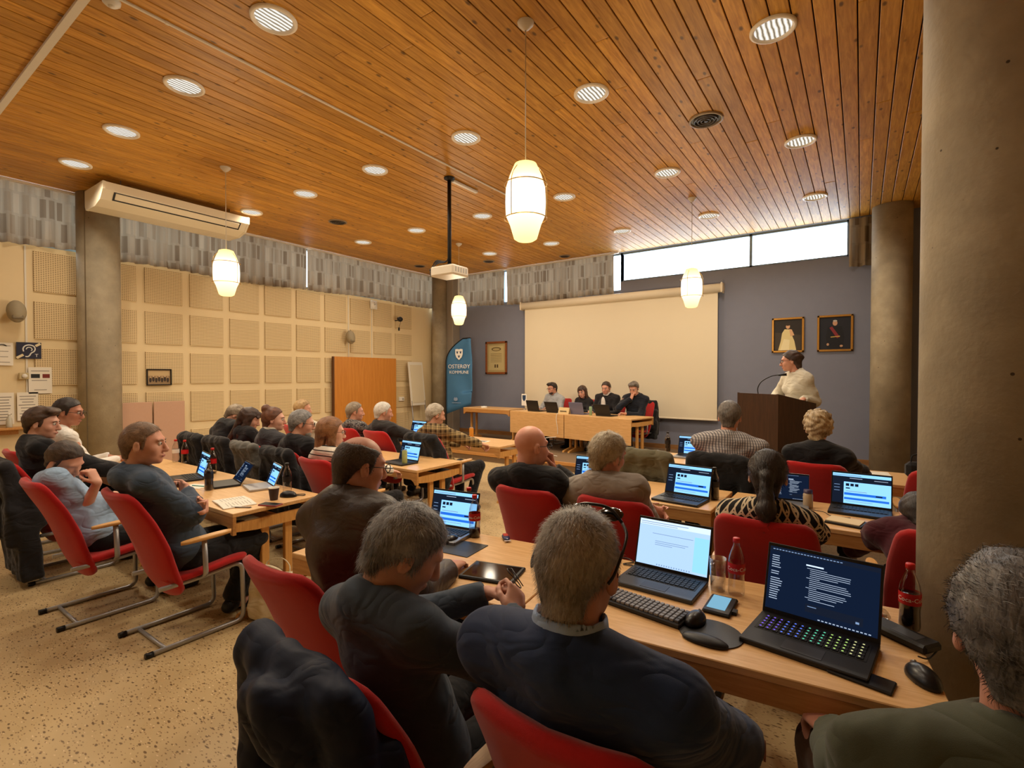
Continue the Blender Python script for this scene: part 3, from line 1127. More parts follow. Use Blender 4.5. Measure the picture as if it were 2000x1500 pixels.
wall_speaker(1.68, 2.47, 'rounded beige wall loudspeaker above the ear sign')
wall_speaker(6.93, 2.46, 'rounded beige wall loudspeaker above the orange board')
ck = thing('wall_clock', 'small white wall clock under the curtain near the corner', 'clock', (LW + 0.026, 7.66, 3.25), R(90))
MB().box((0, -0.02, 0), (0.2, 0.03, 0.2), ch=0.03).build('case', M_WHITE, ck)
MB().lathe([(0.085, 0), (0.085, .004), (0, .005)], 28, c=(0, -0.037, 0), axis=RX(R(90))).build('dial', plain('dial_white', srgb(240, 238, 230), 0.5), ck)
hn = MB()
hn.box((0.02, -0.045, 0.015), (0.055, 0.003, 0.007), rot=RY(R(-35)))
hn.box((-0.005, -0.045, 0.03), (0.005, 0.003, 0.07))
hn.build('hand', M_BLACK, ck)
cm = thing('ptz_camera', 'small black conference camera on a wall arm near the corner', 'camera', (LW + 0.02, 8.32, 2.92))
MB().tube([(0, 0, 0.03), (0.16, 0, 0.03)], .012, 8).build('arm', M_BLACK, cm)
MB().ellipsoid((0.2, -.02, 0.05), (0.06, 0.075, 0.06)).build('head', M_BLACK, cm)
MB().lathe([(.035, 0), (.03, .03), (0, .028)], 16, c=(.22, -.08, .055), axis=RX(R(90))).build('lens', plain('lens_glass', srgb(30, 34, 44), 0.1), cm)
MB().box((0.14, 0, -0.18), (0.05, 0.03, 0.08), ch=.01).build('power_brick', M_BLACK, cm)
MB().tube(smooth_path([(0.2, 0, 0), (0.17, .01, -.06), (0.14, 0, -.14)], 5), .004, 6).build('cable', M_BLACK, cm)
# flip chart board leaning by the corner and a socket
fc = thing('flip_chart', 'white flip chart board leaning on the wall beside the orange board', 'flip chart', (LW + 0.24, 8.74, 0.0), R(4))
MB().box((-0.03, 0.12, 1.42), (0.03, 0.52, 1.08), rot=RY(R(-6)), ch=.006).build('board', M_WHITEP, fc)
MB().box((-0.012, 0.12, 1.42), (0.01, 0.42, 0.94), rot=RY(R(-6))).build('paper', plain('paper_beige', srgb(214, 200, 170), 0.8), fc)
for s_ in (-0.12, 0.36):
    MB().tube([(0.02, s_, 1.0), (0.12, s_, 0.01)], .014, 8).build('leg', M_GREYST, fc)
ob = thing('partition_board', 'tall plain orange-brown wooden board standing against the panelled wall', 'board', (LW + 0.10, 7.40, 0.0))
MB().box((0, 0, 1.015), (0.05, 1.72, 2.03), ch=.004).build('panel', M_DOORW, ob)
MB().box((0.0, -0.872, 1.015), (0.06, 0.024, 2.03)).build('edge_strip', plain('dark_edge', srgb(96, 58, 26), 0.5), ob)
for s_ in (-.7, .7):
    MB().box((0.06, s_, 0.02), (0.3, 0.05, 0.04), ch=.006).build('foot', M_DKMET, ob)
so_ = thing('wall_socket', 'small white socket box between the orange board and the flip chart', 'socket', (LW + 0.03, 8.50, 1.05))
MB().box((0.01, 0, 0), (0.04, 0.16, 0.1), ch=.006).build('box', M_WHITE, so_)
MB().box((0.032, 0.03, 0), (0.006, 0.05, 0.05)).build('outlet', plain('socket_grey', srgb(170, 164, 150), 0.5), so_)
gp, w, h = framed('group_photo', 3.17, 3.52, 1.47, 1.73, 0.016, M_BLACK, 'small dark-framed sepia group photograph on the acoustic panels', 'picture', 'left')
paint(gp, -0.012, [((150, 124, 90), [(-w / 2, 0), (w / 2, 0), (w / 2, h), (-w / 2, h)]), ((196, 170, 126), [(-.15, .15), (.15, .15), (.15, .23), (-.15, .23)])] +
      [((60, 48, 38), ell(-.12 + .04 * k, .085 + .012 * (k % 2), .018, .04, 10)) for k in range(7)] + [((206, 176, 140), ell(-.12 + .04 * k, .13 + .012 * (k % 2), .009, .012, 8)) for k in range(7)])
# pink boards leaning by the pillar
for k, (yy, ln) in enumerate(((3.02, 0.40), (3.46, 0.44))):
    t = thing('display_board', ['pink display board standing beside the pillar', 'wider pink display board standing under the sepia photograph'][k], 'board', (LW + 0.10 + .002 * k, yy, 0.0))
    MB().box((0, 0, 0.61), (0.03, ln, 1.20), ch=.004).build('panel', plain('pink_felt', srgb(196, 158, 134), 0.85, noise=.04), t)
    MB().box((0.0, 0, 0.012), (0.06, ln * .8, 0.024)).build('foot_rail', M_GREYST, t)
# ear sign (induction loop) and notices at the far left
es = thing('hearing_loop_sign', 'dark blue hearing loop sign with white ear and letter T', 'sign', (LW + 0.03, 1.82, 1.85), R(90))
MB().box((0, 0, 0.115), (0.25, 0.006, 0.22), ch=.002).build('plate', plain('sign_navy', srgb(24, 24, 52), 0.5), es)
earp = [(-.055, .10), (-.06, .14), (-.04, .175), (0, .19), (.045, .175), (.06, .14), (.05, .105), (.02, .08), (.005, .05), (-.015, .032), (-.04, .035)]
MB().tube(smooth_path([(x, -0.005, z) for x, z in earp], 4), 0.008, 6, flat=1).build('ear_symbol', M_PRINTW, es)
MB().tube(smooth_path([(x, -0.005, z) for x, z in [(-.03, .13), (-.015, .155), (.015, .155), (.03, .13), (.02, .11)]], 4), 0.006, 6).build('inner_ear', M_PRINTW, es)
for bx_, bz_, bl_ in ((-0.09, 0.035, 0.08), (0.09, 0.195, 0.06)):
    MB().box((bx_, -0.0045, bz_), (bl_, 0.003, 0.03), rot=RY(R(-35))).build('diagonal_bar', plain('sign_cream', srgb(220, 206, 170), 0.6), es)
tv, tf = text_mesh('T', 0.06, 0.0004)
MB().add([(0.075 + p.x, -0.0045 - p.z, 0.03 + p.y) for p in tv], tf).build('letter', M_PRINTW, es)
M_PAPER = plain('paper_white', srgb(232, 226, 212), 0.8)
M_INK = plain('ink_grey', srgb(120, 114, 106), 0.8)


def notice(y, z, w, h, label, lines=6, extra=None):
    t = thing('paper_notice', label, 'notice', (LW + 0.03, y, z), R(90))
    MB().box((0, 0, h / 2), (w, 0.002, h)).build('sheet', M_PAPER, t)
    mb = MB()
    for k in range(lines):
        zz = h * (0.86 - 0.72 * k / max(1, lines - 1))
        mb.box((-w * .04 * (k % 2), -0.0018, zz), (w * (.78 - .12 * (k % 3)), 0.001, h * .022))
    o = mb.build('printed_lines', M_INK, t)
    if extra:
        extra(t)
    return t


notice(1.56, 1.76, 0.21, 0.30, 'white wireless network notice beside the ear sign', 4,
       lambda t: MB().tube([(.05 * math.cos(a), -.003, .235 + .04 * math.sin(a)) for a in np.linspace(.5, 2.64, 9)], .006, 5).build('wifi_arc', M_BLACK, t))
notice(1.93, 1.38, 0.24, 0.36, 'white notice with two dark pictures beside the thermostat', 3,
       lambda t: (MB().box((-.05, -.002, .24), (.09, .002, .055)).build('picture_print', M_BLACK, t), MB().box((.06, -.002, .24), (.075, .002, .055)).build('picture_print', plain('print_red', srgb(120, 40, 30), .6), t)))
notice(1.56, 0.98, 0.21, 0.42, 'white typed list hanging above the small shelf', 9)
notice(1.80, 1.02, 0.21, 0.38, 'white typed list beside the black-haired man', 8)
th = thing('thermostat', 'square beige thermostat with round dial under the ear sign', 'thermostat', (LW + 0.03, 1.76, 1.62))
MB().box((0.02, 0, 0), (0.04, 0.1, 0.09), ch=.008).build('box', plain('thermostat_beige', srgb(190, 172, 130), 0.5), th)
MB().lathe([(0.03, 0), (0.028, 0.015), (0, 0.016)], 20, c=(.04, 0.005, 0), axis=RY(R(90))).build('dial', M_WHITE, th)
sf = thing('wall_shelf', 'narrow wooden wall shelf with small items by the notices', 'shelf', (LW + 0.1, 1.45, 0.93))
MB().box((0, 0, 0), (0.2, 0.75, 0.03), ch=.004).build('board', M_OAKE, sf)
MB().box((-0.06, 0.0, -0.05), (0.03, 0.5, 0.07)).build('bracket', M_OAKE, sf)
bt = thing('spray_bottle', 'small clear bottle standing on the wall shelf', 'bottle', (LW + 0.12, 1.60, 0.946))
MB().lathe([(.03, 0), (.032, .01), (.03, .11), (.012, .14), (.012, .16)], 16).build('body', plain('frost_plastic', srgb(190, 186, 170), .3), bt)
MB().lathe([(.014, .16), (.014, .185), (0, .186)], 12).build('cap', M_WHITE, bt)
# ------------------------------------------------------------------ chairs
M_REDCLOTH = plain('red_upholstery', srgb(176, 22, 22), 0.85, spec=0.2, noise=0.10, nscale=90, bump=0.25, bscale=500, sheen=0.3)
M_CHSTEEL = plain('chair_steel', srgb(168, 168, 170), 0.38, metal=0.6)
M_ARMWOOD = wood('beech_arm', srgb(206, 150, 84), srgb(228, 178, 112), 'Y', 2.0, 0.4)


def pad(path, widths, thick, n=24, curve=0.0, ex=0.45, sub=4, curve_pow=2):
    """upholstered shell: superellipse section swept along a path in the YZ plane, sides curving forward"""
    P = smooth_path([(0, y, z) for y, z in path], sub)
    m = len(P)
    tt = np.linspace(0, 1, m)
    W = np.interp(tt, np.linspace(0, 1, len(widths)), widths)
    T = np.full(m, thick)
    # rounded ends
    for i in range(m):
        L0 = (P[i] - P[0]).length
        L1 = (P[-1] - P[i]).length
        e = min(L0, L1)
        if e < 0.07:
            q = math.sqrt(max(0.0, 1 - (1 - e / 0.07) ** 2))
            W[i] -= 0.075 * (1 - q)
            if e < thick:
                T[i] *= max(0.25, math.sqrt(max(0, 1 - (1 - e / thick) ** 2)))
    vs_, fs_ = [], []
    for i in range(m):
        t = (P[min(i + 1, m - 1)] - P[max(i - 1, 0)]).normalized()
        nr = Vector((0, t.z, -t.y))         # towards the sitter for an upward path
        for k in range(n):
            a = 2 * math.pi * k / n
            c, s = math.cos(a), math.sin(a)
            x = W[i] * math.copysign(abs(c) ** ex, c)
            d = T[i] * math.copysign(abs(s) ** ex, s)
            vs_.append(P[i] + Vector((x, 0, 0)) + nr * (d + curve * (abs(x) / 0.24) ** curve_pow))
    for i in range(m - 1):
        for k in range(n):
            l = (k + 1) % n
            fs_.append((i * n + k, i * n + l, (i + 1) * n + l, (i + 1) * n + k))
    fs_.append(tuple(range(n))[::-1])
    fs_.append(tuple((m - 1) * n + k for k in range(n)))
    mb = MB()
    mb.add(vs_, fs_, 0, True)
    return mb


def make_chair():
    t = thing('conference_chair', 'red chair', 'chair')
    pad([(-0.075, 0.275), (-0.13, 0.36), (-0.175, 0.47), (-0.215, 0.60), (-0.275, 0.75), (-0.335, 0.87), (-0.375, 0.955)],
        [0.185, 0.225, 0.24, 0.245, 0.24, 0.225, 0.20], 0.024, curve=0.05).build('backrest', M_REDCLOTH, t)
    pad([(-0.16, 0.40), (-0.08, 0.408), (0.05, 0.42), (0.2, 0.437), (0.29, 0.432), (0.315, 0.415)],
        [0.20, 0.235, 0.245, 0.24, 0.225], 0.026).build('seat', M_REDCLOTH, t)
    fr = MB()
    for s in (-1, 1):
        x = 0.205 * s
        fr.tube(bend_path([(x, -0.20, 0.375), (x, 0.02, 0.378), (x, 0.275, 0.40), (x, 0.285, 0.0165), (x, -0.245, 0.0165)], 0.06, 6), 0.0145, 10)
    fr.tube([(-0.205, -0.17, 0.0165), (0.205, -0.17, 0.0165)], 0.011, 8)
    fr.tube([(-0.205, 0.2, 0.385), (0.205, 0.2, 0.385)], 0.011, 8)
    fr.tube([(-0.205, -0.12, 0.372), (0.205, -0.12, 0.372)], 0.011, 8)
    fr.build('frame', M_CHSTEEL, t)
    for s in (-1, 1):
        MB().tube([(0.205 * s, -0.235, 0.0165), (0.205 * s, -0.275, 0.0165)], 0.0165, 10).build('end_cap', M_BLACK, t)
        ap = MB()
        ap.tube(bend_path([(0.205 * s, 0.03, 0.38), (0.262 * s, 0.03, 0.40), (0.268 * s, 0.02, 0.625)], 0.03, 4), 0.016, 8, flat=0.6)
        ap.build('arm_post', M_CHSTEEL, t)
        ol = []
        for k in range(20):
            a = 2 * math.pi * k / 20
            ol.append((0.268 * s + (0.026 + 0.005 * math.sin(a)) * math.cos(a), 0.035 + 0.145 * math.copysign(abs(math.sin(a)) ** 0.75, math.sin(a))))
        mbp = MB().prism(ol, 0.628, 0.648, smooth_side=True)
        mbp.v = [(x, y, z + 0.03 * (y - 0.03)) for x, y, z in mbp.v]
        mbp.build('armrest', M_ARMWOOD, t)
    return t


CHAIR = make_chair()
_chair_used = [False]


def chair(x, y, rz, label, z=0.0, group=None):
    o = CHAIR if not _chair_used[0] else copy_tree(CHAIR)
    _chair_used[0] = True
    o.location = (x, y, z)
    o.rotation_euler = (0, 0, rz)
    o['label'] = label
    if group:
        o['group'] = group
    return o


# ------------------------------------------------------------------ tables
def table(x, y, L, D, label, rz=0.0, z=0.0, panel=False):
    t = thing('conference_table', label, 'table', (x, y, z), rz)
    MB().box((0, 0, 0.7165), (L - 0.004, D - 0.004, 0.027), ch=0.003).build('tabletop', M_OAK, t)
    lp = MB()
    for s in (-1, 1):
        ol = [(-L / 2 + .004, 0.703), (-L / 2 + .004, 0.585), (-L / 2 + .035, 0.585), (-L / 2 + .05, 0.61), (-L / 2 + .085, 0.632), (L / 2 - .085, 0.632), (L / 2 - .05, 0.61),
              (L / 2 - .035, 0.585), (L / 2 - .004, 0.585), (L / 2 - .004, 0.703)]
        ap = MB().prism([(a, b_) for a, b_ in ol], -0.011, 0.011)
        ap.xform(Matrix(((1, 0, 0, 0), (0, 0, -1, s * (D / 2 - 0.016)), (0, 1, 0, 0), (0, 0, 0, 1))))
        ap.build('apron', M_OAKE, t)
    for s in (-1, 1):
        xx = s * (L / 2 - 0.13)
        er = MB()
        ol = [(-D / 2 + .03, 0.655), (-D / 2 + .03, 0.60), (-0.16, 0.585), (0.16, 0.585), (D / 2 - .03, 0.60), (D / 2 - .03, 0.655)]
        er = MB().prism(ol, -0.014, 0.014)
        er.xform(Matrix(((0, 0, 1, s * (L / 2 - 0.03)), (1, 0, 0, 0), (0, 1, 0, 0), (0, 0, 0, 1))))
        er.build('end_rail', M_OAKV, t)
        for q in (-1, 1):
            MB().box((s * (L / 2 - 0.062), q * 0.085, 0.325), (0.034, 0.055, 0.62), ch=0.004).build('leg', M_OAKV, t)
        ft = MB().prism([(-D / 2 + .05, 0.0), (D / 2 - .05, 0.0), (D / 2 - .06, 0.03), (0.13, 0.075), (-0.13, 0.075), (-D / 2 + .06, 0.03)], -0.02, 0.02)
        ft.xform(Matrix(((0, 0, 1, s * (L / 2 - 0.062)), (1, 0, 0, 0), (0, 1, 0, 0.0), (0, 0, 0, 1))))
        ft.build('foot', M_OAKV, t)
    MB().box((0, 0, 0.62), (L - 0.12, 0.03, 0.05)).build('stretcher', M_OAKE, t)
    if panel:
        MB().box((0, -D / 2 + 0.006, 0.50), (L - 0.01, 0.012, 0.44), ch=0.002).build('front_panel', M_OAK, t)
    return t


NT_ROT = R(6.3)
_ux = Vector((math.cos(NT_ROT), math.sin(NT_ROT), 0))
_uy = Vector((-math.sin(NT_ROT), math.cos(NT_ROT), 0))
_P = Vector((0.22, 1.715, 0))
for k, lb in ((0, 'oak conference table carrying the gaming laptop at the great pillar'), (1, 'oak conference table carrying the black tablet and the cola bottles')):
    c = _P - _ux * (0.65 + 1.302 * k) + _uy * 0.36
    table(c.x, c.y, 1.3, 0.72, lb, NT_ROT)
table(-4.15, 1.94, 1.63, 0.66, 'oak table with the open notebook and paper cup')
table(-5.79, 1.94, 1.63, 0.66, 'oak table along the wall side in front of the man in the white shirt')
table(-4.25, 3.68, 1.63, 0.66, 'oak table with the soda can in front of the striped-top woman')
table(-5.89, 3.68, 1.63, 0.66, 'oak table in front of the woman with the hair bun')
table(-4.51, 5.38, 1.58, 0.66, 'oak table where the man in the plaid shirt writes')
table(-6.1, 5.38, 1.58, 0.66, 'oak table before the patterned-shirt man near the orange board')
table(-1.43, 3.81, 1.24, 0.68, 'oak table in front of the bald man and the man in the grey blazer')
table(0.02, 3.81, 1.6, 0.68, 'oak table in front of the woman in the nordic sweater')
table(-1.33, 5.5, 1.56, 0.66, 'oak table in front of the man in the checked grey shirt')
table(0.24, 5.5, 1.54, 0.66, 'oak table in front of the curly-haired woman')
HT_ROT = R(-10.4)
_hx = Vector((math.cos(HT_ROT), math.sin(HT_ROT), 0))
_hy = Vector((-math.sin(HT_ROT), math.cos(HT_ROT), 0))
_HP = Vector((-6.04, 8.57, DAIS))
for k, lb in ((0, 'oak head table half with front panel, before the man in the grey sweater'), (1, 'oak head table half with front panel, before the man in the dark jacket')):
    c = _HP + _hx * (0.73 + 1.46 * k) + _hy * 0.37
    table(c.x, c.y, 1.455, 0.74, lb, HT_ROT, DAIS, panel=True)
table(-6.86, 9.12, 1.36, 0.62, 'bare oak side table on the dais below the framed document', R(-3), DAIS)

# ------------------------------------------------------------------ lectern with microphone
LEC = Vector((-0.83, 6.60, DAIS))
LROT = R(-45) + R(7)
lc = thing('lectern', 'dark brown wooden lectern with gooseneck microphone on the dais', 'lectern', LEC, LROT)
# local frame: front faces -Y, speaker stands at +Y
w_, d__ = 0.31, 0.27
side = [(-d__, 0), (d__, 0), (d__, 1.15), (-d__, 1.262)]
for s in (-1, 1):
    pm_ = MB().prism(side, -0.012, 0.012)
    pm_.xform(Matrix(((0, 0, 1, s * (w_ - .012)), (1, 0, 0, 0), (0, 1, 0, 0), (0, 0, 0, 1))))
    pm_.build('side_panel', M_LECT, lc)
MB().box((0, -d__ + .012, 0.63), (2 * w_ - .05, 0.022, 1.255)).build('front_panel', M_LECT, lc)
MB().box((0, 0.0, 1.19), (2 * w_ - .05, 2 * d__ * 1.0, 0.02), rot=RX(R(-11.7))).build('reading_desk', M_LECT, lc)
MB().box((0, 0.0, 0.75), (2 * w_ - .05, 2 * d__ - .06, 0.02)).build('shelf', M_LECT, lc)
MB().box((0, 0.0, 0.03), (2 * w_ - .05, 2 * d__ - .04, 0.04)).build('plinth', M_LECT, lc)
mk = MB()
mk.tube(smooth_path([(-0.05, -0.2, 1.24), (-0.06, -0.2, 1.32), (-0.03, -0.17, 1.40), (0.04, -0.10, 1.46), (0.10, -0.04, 1.475)], 6), 0.006, 8)
mk.build('gooseneck', M_BLACK, lc)
MB().tube([(0.09, -0.05, 1.473), (0.15, 0.01, 1.480)], [0.012, 0.016], 10).build('microphone', M_BLACK, lc)
pp = thing('manuscript', 'open white manuscript lying on the lectern desk', 'papers', LEC + Vector((0.02, 0.02, 0)), LROT)
MB().box((0.0, 0.02, 1.205), (0.42, 0.28, 0.006), rot=RX(R(-11.7))).build('sheets', M_PAPER, pp)
# ------------------------------------------------------------------ distance-field modelling of bodies and cloth
f32 = np.float32


def axis_pts(lo, hi, coarse, fine):
    """grid coordinates, closer together inside the listed intervals (a, b, step)"""
    out = [lo]
    while out[-1] < hi:
        p = out[-1]
        st = coarse
        for a, b_, s_ in fine:
            if a - 1e-6 <= p < b_:
                st = min(st, s_)
            elif p < a and p + coarse > a:
                st = min(st, max(s_, a - p))
        out.append(p + st)
    return np.array(out, dtype=f32)


class Field:
    def __init__(self, lo, hi, step, fine=()):
        self.ax = [axis_pts(lo[i], hi[i], step, [(c[i] - r, c[i] + r, s_) for c, r, s_ in fine]) for i in range(3)]
        self.F = np.full([len(a) for a in self.ax], 0.3, dtype=f32)

    def sub(self, lo, hi, m):
        sl = []
        for i in range(3):
            a = int(np.searchsorted(self.ax[i], lo[i] - m))
            b_ = int(np.searchsorted(self.ax[i], hi[i] + m)) + 1
            sl.append(slice(max(a - 1, 0), min(b_, len(self.ax[i]))))
        return tuple(sl)

    def grid(self, sl):
        return (self.ax[0][sl[0]][:, None, None], self.ax[1][sl[1]][None, :, None], self.ax[2][sl[2]][None, None, :])

    def blend(self, sl, d, k, cut=False):
        A = self.F[sl]
        if A.size == 0:
            return
        if cut:
            d = -d
            h = np.maximum(k - np.abs(A - d), 0) / k
            self.F[sl] = np.maximum(A, d) + h * h * (k * 0.25)
        else:
            h = np.maximum(k - np.abs(A - d), 0) / k
            self.F[sl] = np.minimum(A, d) - h * h * (k * 0.25)

    def cone(self, a, b_, ra, rb, k=0.03, flat=None, planes=(), cut=False):
        """rounded cone from a to b; flat=(axis vector, factor) squashes across an axis; planes = (point, normal) trims"""
        a, b_ = np.array(a, float), np.array(b_, float)
        r = max(ra, rb)
        sl = self.sub(np.minimum(a, b_) - r, np.maximum(a, b_) + r, k + 0.015)
        X, Y_, Z = self.grid(sl)
        px, py, pz = X - f32(a[0]), Y_ - f32(a[1]), Z - f32(a[2])
        d = b_ - a
        sc = 1.0
        if flat is not None:
            n, q = np.array(flat[0], float), flat[1]
            n = n / np.linalg.norm(n)
            s_ = (px * f32(n[0]) + py * f32(n[1]) + pz * f32(n[2])) * f32(1 / q - 1)
            px, py, pz = px + s_ * f32(n[0]), py + s_ * f32(n[1]), pz + s_ * f32(n[2])
            d = d + n * (d @ n) * (1 / q - 1)
            sc = 0.5 + 0.5 * q
        L = max(float(d @ d), 1e-9)
        t = np.clip((px * f32(d[0]) + py * f32(d[1]) + pz * f32(d[2])) / f32(L), 0, 1)
        dist = np.sqrt((px - t * f32(d[0])) ** 2 + (py - t * f32(d[1])) ** 2 + (pz - t * f32(d[2])) ** 2) - (f32(ra) + t * f32(rb - ra))
        dist = dist * f32(sc)
        for p, n in planes:
            n = np.array(n, float) / np.linalg.norm(n)
            dist = np.maximum(dist, (X - f32(p[0])) * f32(n[0]) + (Y_ - f32(p[1])) * f32(n[1]) + (Z - f32(p[2])) * f32(n[2]))
        self.blend(sl, dist.astype(f32), f32(k), cut)

    def ell(self, c, r, rot=None, k=0.03, cut=False, planes=()):
        c = np.array(c, float)
        rm = max(r)
        sl = self.sub(c - rm, c + rm, k + 0.015)
        X, Y_, Z = self.grid(sl)
        px, py, pz = X - f32(c[0]), Y_ - f32(c[1]), Z - f32(c[2])
        if rot is not None:
            M = np.array(rot, float)
            qx = px * f32(M[0, 0]) + py * f32(M[1, 0]) + pz * f32(M[2, 0])
            qy = px * f32(M[0, 1]) + py * f32(M[1, 1]) + pz * f32(M[2, 1])
            qz = px * f32(M[0, 2]) + py * f32(M[1, 2]) + pz * f32(M[2, 2])
        else:
            qx, qy, qz = px, py, pz
        u, v, w = (qx / f32(r[0])) ** 2, (qy / f32(r[1])) ** 2, (qz / f32(r[2])) ** 2
        k0 = np.sqrt(u + v + w)
        k1 = np.sqrt(u / f32(r[0] ** 2) + v / f32(r[1] ** 2) + w / f32(r[2] ** 2)) + f32(1e-6)
        d = k0 * (k0 - 1) / k1
        for p, n in planes:
            n = np.array(n, float) / np.linalg.norm(n)
            d = np.maximum(d, (X - f32(p[0])) * f32(n[0]) + (Y_ - f32(p[1])) * f32(n[1]) + (Z - f32(p[2])) * f32(n[2]))
        self.blend(sl, d.astype(f32), f32(k), cut)

    def rbox(self, c, half, rot=None, rad=0.02, k=0.03, cut=False):
        c = np.array(c, float)
        rm = float(np.linalg.norm(half)) + rad
        sl = self.sub(c - rm, c + rm, k + 0.01)
        X, Y_, Z = self.grid(sl)
        px, py, pz = X - f32(c[0]), Y_ - f32(c[1]), Z - f32(c[2])
        M = np.array(rot if rot is not None else np.eye(3), float)
        q = [np.abs(px * f32(M[0, i]) + py * f32(M[1, i]) + pz * f32(M[2, i])) - f32(half[i]) for i in range(3)]
        o = np.sqrt(np.maximum(q[0], 0) ** 2 + np.maximum(q[1], 0) ** 2 + np.maximum(q[2], 0) ** 2)
        d = o + np.minimum(np.maximum(np.maximum(q[0], q[1]), q[2]), 0) - f32(rad)
        self.blend(sl, d.astype(f32), f32(k), cut)

    def folds(self, amp, seed=0.0, f=1.0, stretch=(1, 1, 1)):
        X, Y_, Z = self.grid((slice(None),) * 3)
        s = f32(seed)
        a, b_, c = [f32(f * q) for q in stretch]
        n = (np.sin(X * a * 23 + 2.2 * np.sin(Z * c * 13 + s) + s) * np.sin(Z * c * 31 + 2.0 * np.sin(Y_ * b_ * 17 + X * a * 9 + s))
             + 0.6 * np.sin(Y_ * b_ * 41 + 2 * np.sin(X * a * 19 + Z * c * 15 + 2 * s)) * np.sin(Z * c * 23 + X * a * 37 + s))
        self.F += f32(amp) * n.astype(f32)

    def mesh(self):
        F = self.F
        S = F < 0
        c = np.zeros([n - 1 for n in F.shape], dtype=np.uint8)
        for i in (0, 1):
            for j in (0, 1):
                for k in (0, 1):
                    c += S[i:F.shape[0] - 1 + i, j:F.shape[1] - 1 + j, k:F.shape[2] - 1 + k]
        act = (c > 0) & (c < 8)
        I = np.argwhere(act)
        vid = np.full(c.shape, -1, dtype=np.int32)
        vid[act] = np.arange(len(I))
        corner = [(i, j, k) for i in (0, 1) for j in (0, 1) for k in (0, 1)]
        val = np.stack([F[I[:, 0] + i, I[:, 1] + j, I[:, 2] + k] for i, j, k in corner], 1)
        co = np.stack([np.stack([self.ax[0][I[:, 0] + i], self.ax[1][I[:, 1] + j], self.ax[2][I[:, 2] + k]], 1) for i, j, k in corner], 1)
        acc = np.zeros((len(I), 3))
        cnt = np.zeros(len(I))
        for p in range(8):
            for q in range(p + 1, 8):
                if sum(abs(corner[p][m] - corner[q][m]) for m in range(3)) != 1:
                    continue
                a, b_ = val[:, p], val[:, q]
                m = (a < 0) != (b_ < 0)
                t = np.where(m, a / np.where(m, a - b_, 1), 0)
                acc += np.where(m[:, None], co[:, p] + t[:, None] * (co[:, q] - co[:, p]), 0)
                cnt += m
        V = acc / cnt[:, None]
        quads = []
        n0, n1, n2 = F.shape
        for ax_ in range(3):
            o1, o2 = [(1, 2), (2, 0), (0, 1)][ax_]
            sa = [slice(0, n) for n in F.shape]
            sb = [slice(0, n) for n in F.shape]
            sa[ax_] = slice(0, F.shape[ax_] - 1)
            sb[ax_] = slice(1, F.shape[ax_])
            for o in (o1, o2):
                sa[o] = slice(1, F.shape[o] - 1)
                sb[o] = slice(1, F.shape[o] - 1)
            A, B = S[tuple(sa)], S[tuple(sb)]
            E_ = np.argwhere(A != B)
            if len(E_) == 0:
                continue
            flip = A[tuple(E_.T)]
            base = E_.copy()
            base[:, o1] += 1
            base[:, o2] += 1

            def cell(d1, d2):
                q = base.copy()
                q[:, o1] += d1
                q[:, o2] += d2
                return vid[q[:, 0], q[:, 1], q[:, 2]]
            Q = np.stack([cell(-1, -1), cell(0, -1), cell(0, 0), cell(-1, 0)], 1)
            Q[~flip] = Q[~flip][:, ::-1]
            quads.append(Q)
        Q = np.concatenate(quads) if quads else np.zeros((0, 4), int)
        Q = Q[(Q >= 0).all(1)]
        return V, Q


def relax(V, Q, it=1, w=0.5):
    for _ in range(it):
        s = np.zeros_like(V)
        n = np.zeros(len(V))
        for i in range(4):
            for j in (1, 3):
                np.add.at(s, Q[:, i], V[Q[:, (i + j) % 4]])
                np.add.at(n, Q[:, i], 1)
        V = V * (1 - w) + w * s / np.maximum(n, 1)[:, None]
    return V


def mesh_obj(name, V, Q, mats, parent=None, midx=None):
    me = bpy.data.meshes.new(name)
    me.vertices.add(len(V))
    me.vertices.foreach_set('co', np.asarray(V, dtype=f32).ravel())
    me.loops.add(len(Q) * 4)
    me.polygons.add(len(Q))
    me.polygons.foreach_set('loop_start', np.arange(0, len(Q) * 4, 4, dtype=np.int32))
    me.polygons.foreach_set('vertices', np.asarray(Q, dtype=np.int32).ravel())
    me.polygons.foreach_set('use_smooth', np.ones(len(Q), dtype=bool))
    for m in (mats if isinstance(mats, (list, tuple)) else [mats]):
        me.materials.append(m)
    if midx is not None:
        me.polygons.foreach_set('material_index', np.asarray(midx, dtype=np.int32))
    me.update(calc_edges=True)
    o = bpy.data.objects.new(name, me)
    col.objects.link(o)
    if parent is not None:
        o.parent = parent
    return o


# ------------------------------------------------------------------ skin, hair and cloth materials
def skin_mat(tone):
    nm = 'skin_%d_%d_%d' % tone
    if nm in MATS:
        return MATS[nm]
    m, nt, b = new_mat(nm)
    tc = N(nt, 'ShaderNodeTexCoord')
    no = N(nt, 'ShaderNodeTexNoise', i_Scale=14.0, i_Detail=5.0)
    nt.links.new(tc.outputs['Object'], no.inputs['Vector'])
    c = srgb(*tone)
    rp = ramp(nt, [(0.3, (c[0] * .92, c[1] * .78, c[2] * .74)), (0.7, (min(1, c[0] * 1.05), c[1] * 1.04, c[2] * 1.04))])
    nt.links.new(no.outputs['Fac'], rp.inputs['Fac'])
    nt.links.new(rp.outputs['Color'], b.inputs['Base Color'])
    b.inputs['Roughness'].default_value = 0.48
    b.inputs['Specular IOR Level'].default_value = 0.35
    b.inputs['Subsurface Weight'].default_value = 0.0
    MATS[nm] = m
    return m


